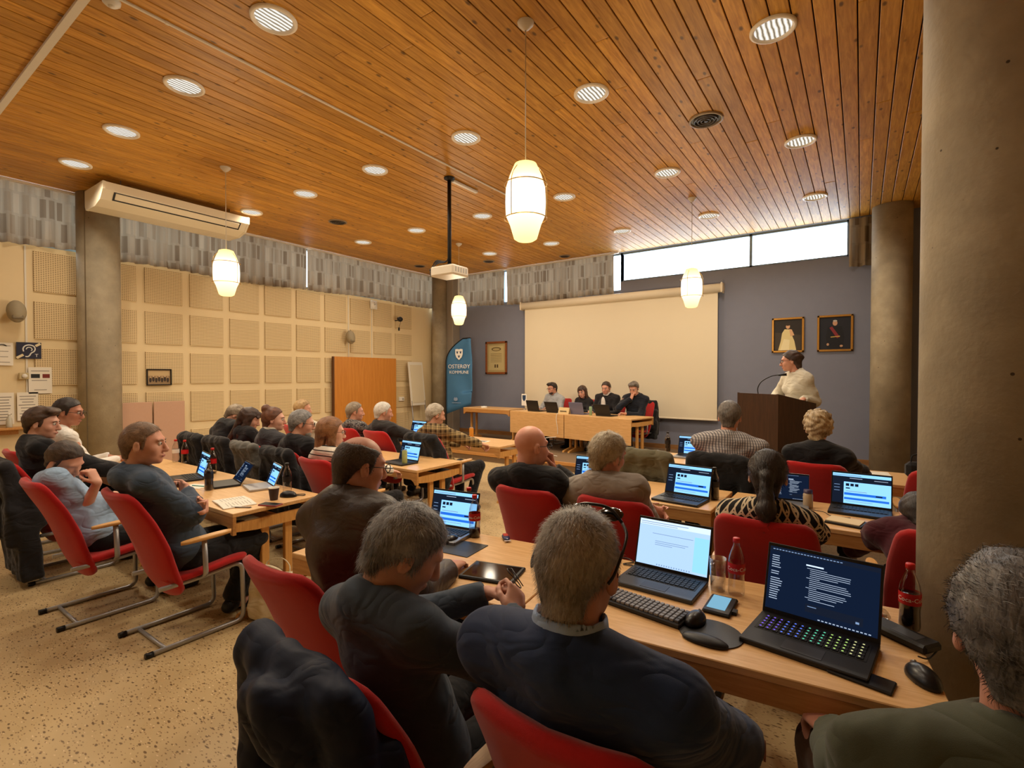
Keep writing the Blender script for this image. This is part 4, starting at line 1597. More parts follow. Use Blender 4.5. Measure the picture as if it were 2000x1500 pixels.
def hair_mat(dark, light, patch=6.0):
    nm = 'hair_%d_%d_%d_%d' % (dark + (light[0],))
    if nm in MATS:
        return MATS[nm]
    m, nt, b = new_mat(nm)
    tc = N(nt, 'ShaderNodeTexCoord')
    mp = N(nt, 'ShaderNodeMapping')
    mp.inputs['Scale'].default_value = (150, 30, 40)
    nt.links.new(tc.outputs['Object'], mp.inputs['Vector'])
    no = N(nt, 'ShaderNodeTexNoise', i_Scale=1.0, i_Detail=5.0, i_Distortion=1.0)
    nt.links.new(mp.outputs[0], no.inputs['Vector'])
    n2 = N(nt, 'ShaderNodeTexNoise', i_Scale=patch * 2, i_Detail=2.0)
    nt.links.new(tc.outputs['Object'], n2.inputs['Vector'])
    ad = N(nt, 'ShaderNodeMath', operation='ADD')
    nt.links.new(no.outputs['Fac'], ad.inputs[0])
    nt.links.new(n2.outputs['Fac'], ad.inputs[1])
    rp = ramp(nt, [(0.35, srgb(*dark)), (0.62, srgb(*light))])
    hv = N(nt, 'ShaderNodeMath', operation='MULTIPLY')
    hv.inputs[1].default_value = 0.5
    nt.links.new(ad.outputs[0], hv.inputs[0])
    nt.links.new(hv.outputs[0], rp.inputs['Fac'])
    nt.links.new(rp.outputs['Color'], b.inputs['Base Color'])
    b.inputs['Roughness'].default_value = 0.5
    b.inputs['Specular IOR Level'].default_value = 0.45
    bp = N(nt, 'ShaderNodeBump', i_Strength=0.6, i_Distance=0.004)
    nt.links.new(no.outputs['Fac'], bp.inputs['Height'])
    nt.links.new(bp.outputs['Normal'], b.inputs['Normal'])
    MATS[nm] = m
    return m


def add_wrinkles(m, strength=0.75, scale=7.0, dist=0.035):
    """soft creases of worn cloth as relief"""
    nt = m.node_tree
    b = nt.nodes['Principled BSDF']
    tc = N(nt, 'ShaderNodeTexCoord')
    mp = N(nt, 'ShaderNodeMapping')
    mp.inputs['Scale'].default_value = (1.0, 1.0, 1.7)
    mp.inputs['Rotation'].default_value = (0.3, 0.5, 0.2)
    nt.links.new(tc.outputs['Object'], mp.inputs['Vector'])
    no = N(nt, 'ShaderNodeTexNoise', i_Scale=scale, i_Detail=2.0, i_Roughness=0.4, i_Distortion=0.7)
    nt.links.new(mp.outputs[0], no.inputs['Vector'])
    sb = N(nt, 'ShaderNodeMath', operation='SUBTRACT')
    sb.inputs[1].default_value = 0.5
    nt.links.new(no.outputs['Fac'], sb.inputs[0])
    ab = N(nt, 'ShaderNodeMath', operation='ABSOLUTE')
    nt.links.new(sb.outputs[0], ab.inputs[0])
    bp = N(nt, 'ShaderNodeBump', i_Strength=strength, i_Distance=dist)
    nt.links.new(ab.outputs[0], bp.inputs['Height'])
    old = b.inputs['Normal'].links
    if old:
        nt.links.new(old[0].from_socket, bp.inputs['Normal'])
    nt.links.new(bp.outputs['Normal'], b.inputs['Normal'])
    return m


def cloth(name, c, rough=0.85, bump=0.2, bs=700, sheen=0.15, noise=0.1, spec=0.2, wr=0.8):
    if name in MATS:
        return MATS[name]
    return add_wrinkles(plain(name, srgb(*c), rough, spec=spec, noise=noise, nscale=25, bump=bump, bscale=bs, sheen=sheen), wr)


def pattern_cloth(name, kind):
    """striped, plaid, checked or knitted cloth in the garment's own coordinates"""
    if name in MATS:
        return MATS[name]
    m, nt, b = new_mat(name)
    tc = N(nt, 'ShaderNodeTexCoord')
    sp = N(nt, 'ShaderNodeSeparateXYZ')
    nt.links.new(tc.outputs['Object'], sp.inputs[0])

    def M_(op, a, b_=None, c=None):
        n = N(nt, 'ShaderNodeMath', operation=op)
        for i, q in enumerate((a, b_, c)):
            if q is None:
                continue
            if isinstance(q, (int, float)):
                n.inputs[i].default_value = q
            else:
                nt.links.new(q, n.inputs[i])
        return n.outputs[0]
    X, Y_, Z = sp.outputs[0], sp.outputs[1], sp.outputs[2]

    def mixc(f, a, b_):
        mx = N(nt, 'ShaderNodeMix', data_type='RGBA')
        if isinstance(f, (int, float)):
            mx.inputs['Factor'].default_value = f
        else:
            nt.links.new(f, mx.inputs['Factor'])
        for s_, q in (('A', a), ('B', b_)):
            if isinstance(q, tuple):
                mx.inputs[s_].default_value = rgb(q)
            else:
                nt.links.new(q, mx.inputs[s_])
        return mx.outputs['Result']

    def band(v, freq, duty, off=0.0):
        return M_('LESS_THAN', M_('FRACT', M_('MULTIPLY_ADD', v, freq, off)), duty)
    if kind == 'stripes':
        zz = M_('ADD', Z, M_('MULTIPLY', Y_, 0.15))
        outc = mixc(band(zz, 1 / 0.042, 0.2), srgb(226, 218, 204), srgb(30, 28, 32))
    elif kind == 'plaid':
        a = mixc(band(M_('ADD', X, M_('MULTIPLY', Y_, 0.9)), 1 / 0.075, 0.45), srgb(176, 150, 104), srgb(84, 66, 44))
        b2 = mixc(band(Z, 1 / 0.075, 0.45), srgb(182, 158, 112), srgb(60, 48, 34))
        outc = mixc(0.5, a, b2)
        outc = mixc(M_('MULTIPLY', band(Z, 1 / 0.075, 0.07, 0.2), 0.8), outc, srgb(28, 22, 18))
        outc = mixc(M_('MULTIPLY', band(M_('ADD', X, M_('MULTIPLY', Y_, 0.9)), 1 / 0.075, 0.07, 0.2), 0.8), outc, srgb(28, 22, 18))
    elif kind == 'check':
        f1 = band(M_('ADD', X, M_('MULTIPLY', Y_, 0.8)), 1 / 0.022, 0.42)
        f2 = band(Z, 1 / 0.022, 0.35)
        outc = mixc(M_('MULTIPLY', f1, 0.85), srgb(178, 172, 168), srgb(84, 82, 90))
        outc = mixc(M_('MULTIPLY', f2, 0.4), outc, srgb(80, 78, 86))
    elif kind == 'floral':
        no = N(nt, 'ShaderNodeTexNoise', i_Scale=42.0, i_Detail=3.0, i_Distortion=1.5)
        nt.links.new(tc.outputs['Object'], no.inputs['Vector'])
        rp = ramp(nt, [(0.42, srgb(54, 52, 56)), (0.5, srgb(150, 144, 138)), (0.58, srgb(88, 84, 84))], 'CONSTANT')
        nt.links.new(no.outputs['Fac'], rp.inputs['Fac'])
        outc = rp.outputs['Color']
    elif kind == 'nordic':
        # zigzag and lozenge bands around the yoke, dark body below
        an = M_('ARCTAN2', X, M_('ADD', Y_, 0.06))
        u = M_('MULTIPLY', an, 40 / 6.2832)
        fu = M_('ABSOLUTE', M_('SUBTRACT', M_('FRACT', u), 0.5))
        sag = M_('ADD', Z, M_('MULTIPLY', M_('ADD', M_('POWER', X, 2.0), M_('POWER', Y_, 2.0)), 1.5))
        fv = M_('ABSOLUTE', M_('SUBTRACT', M_('FRACT', M_('MULTIPLY', sag, 1 / 0.056)), 0.5))
        dia = M_('ADD', fu, fv)
        z1 = M_('LESS_THAN', M_('ABSOLUTE', M_('SUBTRACT', dia, 0.5)), 0.11)
        z2 = M_('LESS_THAN', M_('ABSOLUTE', M_('SUBTRACT', M_('FRACT', M_('MULTIPLY_ADD', sag, 1 / 0.028, M_('MULTIPLY', fu, 1.0))), 0.5)), 0.17)
        pat = M_('MAXIMUM', z1, M_('MULTIPLY', z2, M_('LESS_THAN', fv, 0.28)))
        yoke = M_('GREATER_THAN', Z, 0.80)
        outc = mixc(M_('MULTIPLY', pat, yoke), srgb(26, 23, 24), srgb(206, 190, 160))
    no = N(nt, 'ShaderNodeTexNoise', i_Scale=500.0, i_Detail=2.0)
    nt.links.new(tc.outputs['Object'], no.inputs['Vector'])
    bp = N(nt, 'ShaderNodeBump', i_Strength=0.2, i_Distance=0.004)
    nt.links.new(no.outputs['Fac'], bp.inputs['Height'])
    nt.links.new(bp.outputs['Normal'], b.inputs['Normal'])
    nt.links.new(outc, b.inputs['Base Color'])
    b.inputs['Roughness'].default_value = 0.85
    b.inputs['Specular IOR Level'].default_value = 0.2
    MATS[name] = m
    return add_wrinkles(m, 0.45)


# ------------------------------------------------------------------ the figure
def v3(*a):
    return np.array(a, float)


def unit(a):
    return a / max(np.linalg.norm(a), 1e-9)


def mat3(m):
    return np.array([[m[i][j] for j in range(3)] for i in range(3)], float)


def ik(S, W, l1, l2, pole):
    d = W - S
    L = np.linalg.norm(d)
    mx = (l1 + l2) * 0.995
    if L > mx:
        W = S + d / L * mx
        d = W - S
        L = mx
    a = (l1 * l1 - l2 * l2 + L * L) / (2 * L)
    h = math.sqrt(max(l1 * l1 - a * a, 1e-6))
    u = d / L
    p = np.array(pole, float)
    p = unit(p - u * (p @ u))
    return S + u * a + p * h, W


HEADP = [  # kind, centre, radii, blend
    ('e', (0, -0.014, 0.030), (0.077, 0.097, 0.089), 0.02), ('e', (0, 0.028, -0.026), (0.062, 0.064, 0.082), 0.03),
    ('e', (0, 0.042, -0.078), (0.046, 0.044, 0.036), 0.03), ('e', (0, 0.074, -0.098), (0.021, 0.018, 0.017), 0.02),
    ('e', (0.037, 0.060, -0.030), (0.026, 0.024, 0.026), 0.02), ('e', (-0.037, 0.060, -0.030), (0.026, 0.024, 0.026), 0.02),
    ('e', (0, 0.080, 0.026), (0.050, 0.015, 0.012), 0.02),
    ('x', (0.031, 0.103, 0.006), (0.019, 0.014, 0.012), 0.014), ('x', (-0.031, 0.103, 0.006), (0.019, 0.014, 0.012), 0.014),
    ('c', (0, 0.092, 0.010), (0, 0.114, -0.034), (0.008, 0.0125), 0.012), ('e', (0, 0.103, -0.040), (0.018, 0.013, 0.009), 0.010),
    ('e', (0, 0.092, -0.064), (0.024, 0.011, 0.006), 0.008), ('e', (0, 0.090, -0.074), (0.020, 0.011, 0.007), 0.008),
]


def head_prims(Fd, c, Rh, hs):
    for pr in HEADP:
        if pr[0] == 'c':
            a, b_ = c + Rh @ (v3(*pr[1]) * hs), c + Rh @ (v3(*pr[2]) * hs)
            Fd.cone(a, b_, pr[3][0] * hs, pr[3][1] * hs, pr[4] * hs)
        else:
            Fd.ell(c + Rh @ (v3(*pr[1]) * hs), [q * hs for q in pr[2]], Rh, pr[3] * hs, cut=(pr[0] == 'x'))
    for s in (-1, 1):
        Re = Rh @ mat3(RZ(R(-18 * s)))
        Fd.ell(c + Rh @ (v3(0.080 * s, -0.012, -0.012) * hs), [0.009 * hs, 0.020 * hs, 0.033 * hs], Re, 0.006)
        Fd.ell(c + Rh @ (v3(0.090 * s, -0.006, -0.010) * hs), [0.006 * hs, 0.010 * hs, 0.018 * hs], Re, 0.006, cut=True)


def hand_prims(Fd, W, hd, pn, side, curl, s=1.0, spread=1.0):
    """palm and five jointed fingers; hd = direction of the hand, pn = palm normal, side=+1 right hand"""
    y = unit(hd)
    z = -unit(pn - y * (pn @ y))            # back of the hand
    x = np.cross(y, z) * 1.0                # towards the thumb for the left hand
    th = -side                              # thumb side along x
    B = lambda a, b_, c: W + (x * a + y * b_ + z * c) * s
    Fd.cone(B(-0.018, 0.02, 0), B(-0.022, 0.082, 0), 0.020 * s, 0.018 * s, 0.016, flat=(z, 0.62))
    Fd.cone(B(0.018, 0.02, 0), B(0.022, 0.082, 0), 0.020 * s, 0.018 * s, 0.016, flat=(z, 0.62))
    Fd.cone(B(0, 0.0, 0), B(0, 0.08, 0), 0.024 * s, 0.020 * s, 0.016, flat=(z, 0.66))
    for i, (bx, ln) in enumerate(((0.033, 0.92), (0.0115, 1.05), (-0.0105, 1.0), (-0.031, 0.8))):
        bx *= th
        p = B(bx, 0.090, 0.002)
        an = 0.0
        fan = bx * 1.8 * spread * (1 - curl)
        for j, sl_ in enumerate((0.042, 0.027, 0.021)):
            an += curl * (1.15, 1.35, 0.9)[j] + 0.10
            dr = y * math.cos(an) * math.cos(fan) + x * math.sin(fan) * math.cos(an) - z * math.sin(an)
            q = p + dr * sl_ * ln * s
            Fd.cone(p, q, (0.0092, 0.0084, 0.0078)[j] * s, (0.0084, 0.0078, 0.0066)[j] * s, 0.004)
            p = q
    p = B(0.030 * th, 0.018, -0.004)
    for j, sl_ in enumerate((0.036, 0.032, 0.026)):
        an = 0.55 - 0.25 * j - 0.35 * curl * j
        dr = x * th * math.sin(an) + y * math.cos(an) - z * (0.25 + 0.45 * curl)
        q = p + unit(dr) * sl_ * s
        Fd.cone(p, q, (0.0135, 0.0105, 0.0095)[j] * s, (0.0105, 0.0095, 0.008)[j] * s, 0.006)
        p = q


def strands(name, V, Nn, mat, parent, count, length, width, seed, crown=(0, -0.05, 0.13), lift=0.35, wave=0.0, droop=0.25, comb=None):
    """thin tapered locks growing from the hair surface, one joined part"""
    rg = np.random.default_rng(seed)
    idx = rg.integers(0, len(V), count)
    P = V[idx] + rg.normal(0, 0.002, (count, 3))
    n = Nn[idx]
    fl = P - np.array(crown) if comb is None else np.tile(np.array(comb, float), (count, 1))
    fl = fl - n * (fl * n).sum(1)[:, None]
    fl /= np.maximum(np.linalg.norm(fl, axis=1), 1e-6)[:, None]
    fl += rg.normal(0, 0.28, (count, 3))
    d = n * lift + fl + np.array([0, 0, -droop])
    d /= np.linalg.norm(d, axis=1)[:, None]
    L = length * rg.uniform(0.6, 1.25, count)[:, None]
    sd = np.cross(d, n)
    sd /= np.maximum(np.linalg.norm(sd, axis=1), 1e-6)[:, None]
    w = width * rg.uniform(0.6, 1.3, count)[:, None]
    p0 = P - n * 0.003
    p1 = P + d * L * 0.5 + n * 0.002
    d2 = d - n * 0.45 + rg.normal(0, 0.12 + wave, (count, 3))
    p2 = p1 + d2 / np.linalg.norm(d2, axis=1)[:, None] * L * 0.5
    VV = np.stack([p0 - sd * w, p0 + sd * w, p1 - sd * w * .8, p1 + sd * w * .8, p2 - sd * w * .15, p2 + sd * w * .15], 1).reshape(-1, 3)
    b_ = np.arange(count)[:, None] * 6
    QQ = np.concatenate([b_ + np.array([[0, 1, 3, 2]]), b_ + np.array([[2, 3, 5, 4]])])
    o = mesh_obj(name, VV, QQ, mat, parent)
    o['kind'] = 'stuff'
    return o


def vnormals(V, Q):
    fn = np.cross(V[Q[:, 2]] - V[Q[:, 0]], V[Q[:, 3]] - V[Q[:, 1]])
    n = np.zeros_like(V)
    for i in range(4):
        np.add.at(n, Q[:, i], fn)
    return n / np.maximum(np.linalg.norm(n, axis=1), 1e-12)[:, None]


def make_hair(style, hs, step, seed):
    """hair in head-local coordinates"""
    lo, hi = v3(-0.16, -0.2, -0.17), v3(0.16, 0.15, 0.19)
    if style in ('long', 'ponytail'):
        lo = v3(-0.17, -0.24, -0.42)
    H_ = Field(lo * hs, hi * hs, step)
    S_ = lambda c: v3(*c) * hs
    hl = [((0, 0.077 * hs, 0.083 * hs), (0, 0.66, -0.75))]          # hairline plane
    t = 0.010
    if style in ('short', 'crop', 'fringe', 'side'):
        t = {'short': 0.013, 'crop': 0.006, 'fringe': 0.006, 'side': 0.018}[style]
        H_.ell(S_((0, -0.016, 0.030)), [(0.077 + t) * hs, (0.097 + t) * hs, (0.089 + t) * hs], None, 0.01, planes=hl)
        H_.cone(S_((0, -0.075, 0.0)), S_((0, -0.070, -0.07)), 0.058 * hs, 0.046 * hs, 0.03, flat=((0, 1, 0), 0.8), planes=[((0, 0, -0.088 * hs), (0, 0, -1))])
        for s in (-1, 1):   # sideburns
            H_.cone(S_((0.070 * s, 0.018, 0.03)), S_((0.070 * s, 0.012, -0.02)), 0.014, 0.008, 0.01)
        if style == 'side':
            H_.ell(S_((0.01, 0.05, 0.100)), [0.07 * hs, 0.055 * hs, 0.035 * hs], None, 0.02)
    if style == 'fringe':   # balding crown
        H_.ell(S_((0, 0.015, 0.115)), [0.068 * hs, 0.115 * hs, 0.066 * hs], None, 0.015, cut=True)
    if style in ('long', 'bun', 'bun_low', 'ponytail', 'curly', 'bob'):
        t = {'long': 0.016, 'bun': 0.012, 'bun_low': 0.011, 'ponytail': 0.012, 'curly': 0.024, 'bob': 0.018}[style]
        hl = [((0, 0.080 * hs, 0.086 * hs), (0, 0.74, -0.67))]
        H_.ell(S_((0, -0.016, 0.030)), [(0.077 + t) * hs, (0.097 + t) * hs, (0.089 + t) * hs], None, 0.01, planes=hl)
        H_.cone(S_((0, -0.070, 0.0)), S_((0, -0.068, -0.075)), 0.062 * hs, 0.05 * hs, 0.03, flat=((0, 1, 0), 0.8))
    if style == 'long':
        for s in (-1, 1):
            H_.cone(S_((0.066 * s, 0.005, 0.03)), S_((0.085 * s, -0.01, -0.20)), 0.036, 0.040, 0.03, flat=((1, 0, 0), 0.75))
            H_.cone(S_((0.085 * s, -0.01, -0.20)), S_((0.075 * s, 0.03, -0.32)), 0.040, 0.02, 0.03)
        H_.cone(S_((0, -0.085, 0.02)), S_((0, -0.105, -0.28)), 0.066, 0.06, 0.04, flat=((0, 1, 0), 0.6))
        H_.cone(S_((0, 0.078, 0.085)), S_((0.045, 0.082, 0.045)), 0.02, 0.014, 0.02)
        H_.cone(S_((0, 0.078, 0.085)), S_((-0.045, 0.082, 0.045)), 0.02, 0.014, 0.02)
    if style == 'bob':
        for s in (-1, 1):
            H_.cone(S_((0.072 * s, 0.0, 0.03)), S_((0.080 * s, -0.0, -0.13)), 0.034, 0.036, 0.03, flat=((1, 0, 0), 0.75))
        H_.cone(S_((0, -0.085, 0.02)), S_((0, -0.09, -0.14)), 0.066, 0.066, 0.04, flat=((0, 1, 0), 0.6))
    if style == 'bun':
        H_.ell(S_((0, -0.085, 0.105)), [0.05 * hs, 0.048 * hs, 0.045 * hs], None, 0.012)
    if style == 'bun_low':
        H_.ell(S_((0, -0.112, 0.03)), [0.038 * hs, 0.034 * hs, 0.04 * hs], None, 0.012)
    if style == 'curly':
        H_.ell(S_((0.005, -0.10, 0.075)), [0.06 * hs, 0.045 * hs, 0.05 * hs], None, 0.02)
        H_.ell(S_((0, -0.03, 0.10)), [0.085 * hs, 0.09 * hs, 0.05 * hs], None, 0.02)
    if style == 'ponytail':
        H_.ell(S_((0, -0.118, 0.0)), [0.03, 0.03, 0.03], None, 0.012)
        H_.cone(S_((0, -0.125, 0.0)), S_((0, -0.165, -0.15)), 0.026, 0.042, 0.02)
        H_.cone(S_((0, -0.165, -0.15)), S_((0.0, -0.16, -0.23)), 0.040, 0.022, 0.02)
    am = {'curly': 0.010, 'bun': 0.003, 'short': 0.002, 'side': 0.003, 'crop': 0.0012, 'fringe': 0.001}.get(style, 0.003)
    H_.folds(am, seed, {'curly': 2.6, 'short': 3.0, 'side': 2.4}.get(style, 2.0))
    return H_.mesh()


PEOPLE = []


def person(name_label, x, y, rz=0.0, z0=0.0, s=1.0, lean=0, lean2=0, side=0, twist=0, head=(0, 0, 0), hpos=None, hs=1.0, tone=(206, 158, 130),
           hair=None, hcol=((60, 44, 34), (96, 74, 56)), female=False, belly=0.0, top=None, topkind='sweater', sleeve='long', trousers=None, shoes=None,
           R_=None, L_=None, legs=None, stand=False, glasses=None, eyes=False, fine=0.0065, step=0.019, hz=None, strand=0, collar=None,
           extras=(), foldamp=0.0065, slen=0.02, beard=None, pole_r=None, pole_l=None, crown=(0, -0.05, 0.13), comb=None, swidth=0.0006, slift=0.35, shw=1.0):
    root = thing('person', name_label, 'person', (x, y, z0), rz)
    top = top or cloth('cloth_black', (24, 24, 27))
    trousers = trousers or cloth('trousers_black', (22, 22, 26))
    sl = min(s, 1.03)
    hz = (hz if hz is not None else (0.505 if not stand else 0.93)) * (s if stand else 1.0)
    Hc = v3(0, 0, hz)
    Rt = mat3(RZ(R(twist)) @ RX(R(-lean)) @ RY(R(side)))
    Ru = mat3(RZ(R(twist)) @ RX(R(-lean - lean2)) @ RY(R(side)))
    mid = Hc + Rt @ v3(0, 0, 0.24 * s)
    chest = mid + Ru @ v3(0, 0.0, 0.12 * s)
    nb = mid + Ru @ v3(0, -0.012, 0.272 * s)
    sw = (0.165 if female else 0.19) * s * shw
    sh = {q: nb + Ru @ v3(sw * q, 0.0, -0.052 * s) for q in (-1, 1)}
    Rh = mat3(RZ(R(head[0])) @ RX(R(-head[1])) @ RY(R(head[2])))
    if hpos is None:
        nk = nb + Ru @ v3(0, 0.012, 0.055 * s)
        hc = nk + Rh @ v3(0, 0.030, 0.118) * hs
    else:
        hc = np.array(hpos, float)
    nck0 = nb + Ru @ v3(0, -0.005, -0.02)
    nck1 = hc + Rh @ (v3(0, -0.030, -0.055) * hs)
    # arms
    arm = {}
    for q, spec, pol in ((1, R_, pole_r), (-1, L_, pole_l)):
        spec = spec or {}
        if isinstance(spec, tuple):
            spec = {'w': spec}
        W = v3(*spec.get('w', (0.13 * q, 0.30, hz + 0.10)))
        if 'cw' in spec:
            W = chest + Ru @ v3(*spec['cw'])
        if 'hw' in spec:
            W = hc + Rh @ v3(*spec['hw'])
        E_, W = ik(sh[q], W, 0.295 * s, 0.255 * s, pol or spec.get('pole', (0.5 * q, -0.5, -0.6)))
        hd = unit(v3(*spec['hd'])) if 'hd' in spec else unit(W - E_)
        pn = v3(*spec.get('pn', (0, 0, -1)))
        arm[q] = (E_, W, hd, pn, spec.get('curl', 0.45), spec.get('fine', False))
    # legs
    leg = {}
    hip = {q: Hc + v3(0.088 * q * s, 0.01, -0.02) for q in (-1, 1)}
    for q in (-1, 1):
        if legs and q in legs:
            K, A = v3(*legs[q][0]), v3(*legs[q][1])
        elif stand:
            K, A = hip[q] + v3(0.01 * q, 0.02, -0.42 * s), v3(0.10 * q, -0.0, 0.075)
        else:
            K, A = v3(0.13 * q, 0.43 * s, 0.505), v3(0.12 * q, 0.40, 0.085)
        leg[q] = (K, A)
    gl = 0.011
    # ---- body: one continuous skin
    allp = [Hc, nb, hc, sh[1], sh[-1]] + [p for q in (-1, 1) for p in (arm[q][0], arm[q][1], leg[q][0], leg[q][1])]
    lo = np.min(allp, 0) - 0.24
    hi = np.max(allp, 0) + 0.24
    lo[2] = max(lo[2], -0.02)
    fin = [(hc, 0.135 * hs, fine)]
    for q in (-1, 1):
        if arm[q][5]:
            fin.append((arm[q][1] + arm[q][2] * 0.09, 0.115, 0.0058))
    B = Field(lo, hi, step, fin)
    B.ell(Hc + v3(0, -0.005, 0.01), [0.160 * s, 0.115 * s, 0.115 * s], Rt, 0.05)
    B.ell(Hc + Rt @ v3(0, 0.012 + belly * .5, 0.16 * s), [(0.140 + belly * .4) * s, (0.100 + belly) * s, 0.16 * s], Rt, 0.06)
    B.ell(chest, [(0.150 if female else 0.165) * s, 0.105 * s, 0.165 * s], Ru, 0.06)
    for q in (-1, 1):
        B.cone(nb + Ru @ v3(0.025 * q, -0.014, 0.004), sh[q], 0.050, 0.052 * sl, 0.05)
        E_, W, hd, pn, cu, fi = arm[q]
        B.cone(sh[q], E_, 0.052 * sl, 0.041 * sl, 0.03)
        B.cone(E_, W, 0.041 * sl, 0.027 * sl, 0.015)
        hand_prims(B, W, hd, pn, q, cu, s * (0.92 if female else 1.0))
        K, A = leg[q]
        B.cone(hip[q], K, 0.082 * s, 0.056 * s, 0.03)
        B.cone(K, A, 0.054 * s, 0.036 * s, 0.02)
        B.cone(A + v3(0, -0.02, -0.045), A + v3(0, 0.12, -0.05), 0.03, 0.024, 0.03)
    B.cone(nck0, nck1, 0.060 * s if not female else 0.050 * s, 0.054 * hs if not female else 0.046 * hs, 0.025)
    head_prims(B, hc, Rh, hs)
    V, Q = B.mesh()
    body = mesh_obj('body', V, Q, skin_mat(tone), root)
    # ---- upper garment
    jk = topkind in ('jacket', 'suit', 'leather')
    g = {'sweater': 0.016, 'tshirt': 0.012, 'shirt': 0.016, 'jacket': 0.026, 'suit': 0.024, 'leather': 0.028}[topkind]
    G = Field(lo, hi, 0.013)
    G.ell(Hc + v3(0, -0.005, 0.015), [0.166 * s + g, 0.122 * s + g, 0.115 * s + g], Rt, 0.06)
    G.ell(Hc + Rt @ v3(0, 0.012 + belly * .5, 0.16 * s), [(0.146 + belly * .4) * s + g, (0.105 + belly) * s + g, 0.17 * s], Rt, 0.07)
    G.ell(chest, [(0.155 if female else 0.170) * s + g, 0.108 * s + g, 0.165 * s + g * .5], Ru, 0.07)
    if female:
        for q in (-1, 1):
            G.ell(chest + Ru @ v3(0.07 * q, 0.085, -0.01), [0.062, 0.055, 0.062], Ru, 0.04)
    for q in (-1, 1):
        E_, W, hd, pn, cu, fi = arm[q]
        G.cone(nb + Ru @ v3(0.022 * q, -0.016, 0.008), sh[q] + Ru @ v3(0, 0, 0.004 if not jk else 0.012), 0.058 + g, 0.056 * sl + g, 0.05)
        ar = 0.055 * sl + g * .8
        si = sh[q] + (chest - sh[q]) * 0.10
        u = unit(W - E_)
        if sleeve == 'long':
            G.cone(si, E_, ar, 0.047 * sl + g * .9, 0.035)
            G.cone(E_, W, 0.047 * sl + g * .9, 0.034 * sl + g * .75, 0.02, planes=[(W - u * 0.005, u)])
        else:
            m = sh[q] + (E_ - sh[q]) * 0.68
            G.cone(sh[q], m, ar, 0.05 * sl + g * 1.3, 0.035, planes=[(m, unit(E_ - sh[q]))])
    G.folds(foldamp * (1.25 if jk else 1.0), seed=len(PEOPLE) * 1.7, f=0.75, stretch=(1, 1, 1.1))
    # collar ring round the neck
    if collar == 'turtle' or topkind in ('suit', 'jacket', 'leather', 'shirt'):
        dn = unit(nck1 - nck0)
        hh = 0.034 if collar not in (None, 'turtle') else 0.055
        G.cone(nck0 + dn * 0.0, nck0 + dn * hh, 0.080 * s, 0.074 * s, 0.012, planes=[(nck0 + dn * hh, dn)])
    else:
        dn = unit(nck1 - nck0)
        G.cone(nck0 - dn * 0.01, nck0 + dn * 0.026, 0.080 * s, 0.070 * s, 0.02, planes=[(nck0 + dn * 0.030, dn)])
    if topkind == 'hoodie' or 'hood' in extras:
        G.ell(nb + Ru @ v3(0, -0.075, 0.0), [0.12, 0.06, 0.075], Ru, 0.03)
    nrm = unit(nck1 - nck0)
    G.cone(nck0 + nrm * 0.03, nck1, 0.058 * s, 0.055, 0.006, cut=True)
    V, Q = G.mesh()
    gname = {'sweater': 'sweater', 'tshirt': 'shirt', 'shirt': 'shirt', 'jacket': 'jacket', 'suit': 'suit_jacket', 'leather': 'leather_jacket'}[topkind]
    gar = mesh_obj(gname, relax(V, Q, 1, 0.35), Q, top, root)
    if collar and collar != 'turtle':
        Cc = Field(nck0 - 0.14, nck0 + 0.19, 0.007)
        Cc.cone(nck0 + nrm * 0.02, nck0 + nrm * 0.104, 0.082 * s, 0.0685 * s, 0.01, planes=[(nck0 + nrm * 0.106, nrm), (nck0 + nrm * 0.01, -nrm)])
        Cc.cone(nck0 - nrm * 0.05, nck0 + nrm * 0.16, 0.062 * s, 0.0615 * s, 0.004, cut=True)
        V, Q = Cc.mesh()
        mesh_obj('shirt_collar', V, Q, collar, gar)
    if 'vshirt' in extras:
        vm = MB().ellipsoid((0, 0, 0), (0.05, 0.03, 0.15), nu=14, nv=10)
        vo = vm.build('shirt_front', C_WHITE, root)
        vo.matrix_local = Matrix.Translation(Vector(chest + Ru @ v3(0, 0.108 * s + g, 0.02))) @ Matrix([[Ru[i][j] for j in range(3)] for i in range(3)]).to_4x4()
    # ---- trousers
    T_ = Field(np.minimum(lo, -0.3), hi * v3(1, 1, 0) + v3(0, 0, hz + 0.2), 0.017)
    T_.ell(Hc + v3(0, -0.005, 0.0), [0.160 * s + .008, 0.115 * s + .008, 0.11 * s + .008], None, 0.05)
    for q in (-1, 1):
        K, A = leg[q]
        u = unit(A - K)
        T_.cone(hip[q], K, 0.092 * s, 0.070 * s, 0.03)
        T_.cone(K, A, 0.068 * s, 0.056 * s, 0.02, planes=[(A + u * 0.01, u)])
    T_.folds(0.003, seed=len(PEOPLE) * 0.9, f=0.7)
    V, Q = T_.mesh()
    mesh_obj('trousers', V, Q, trousers, root)
    # ---- shoes
    shm = shoes or plain('shoe_black', srgb(20, 19, 20), 0.4)
    for q in (-1, 1):
        A = leg[q][1]
        K = leg[q][0]
        fd = unit((A - K) * v3(1, 1, 0) * 0.2 + v3(0.12 * q, 1, 0))
        if legs and len(legs.get(q, ())) > 2:
            fd = unit(v3(*legs[q][2]))
        zb = A[2] - 0.085
        S_ = Field(A - 0.25, A + 0.25, 0.011)
        S_.cone(A * v3(1, 1, 0) + v3(0, 0, zb + 0.045) - fd * 0.045, A * v3(1, 1, 0) + v3(0, 0, zb + 0.035) + fd * 0.15, 0.043, 0.036, 0.03,
                planes=[((0, 0, zb + 0.002), (0, 0, -1))])
        S_.cone(A + v3(0, 0, -0.045), A + v3(0, 0, 0.0), 0.043, 0.042, 0.02, planes=[(A + v3(0, 0, 0.012), (0, 0, 1))])
        V, Q = S_.mesh()
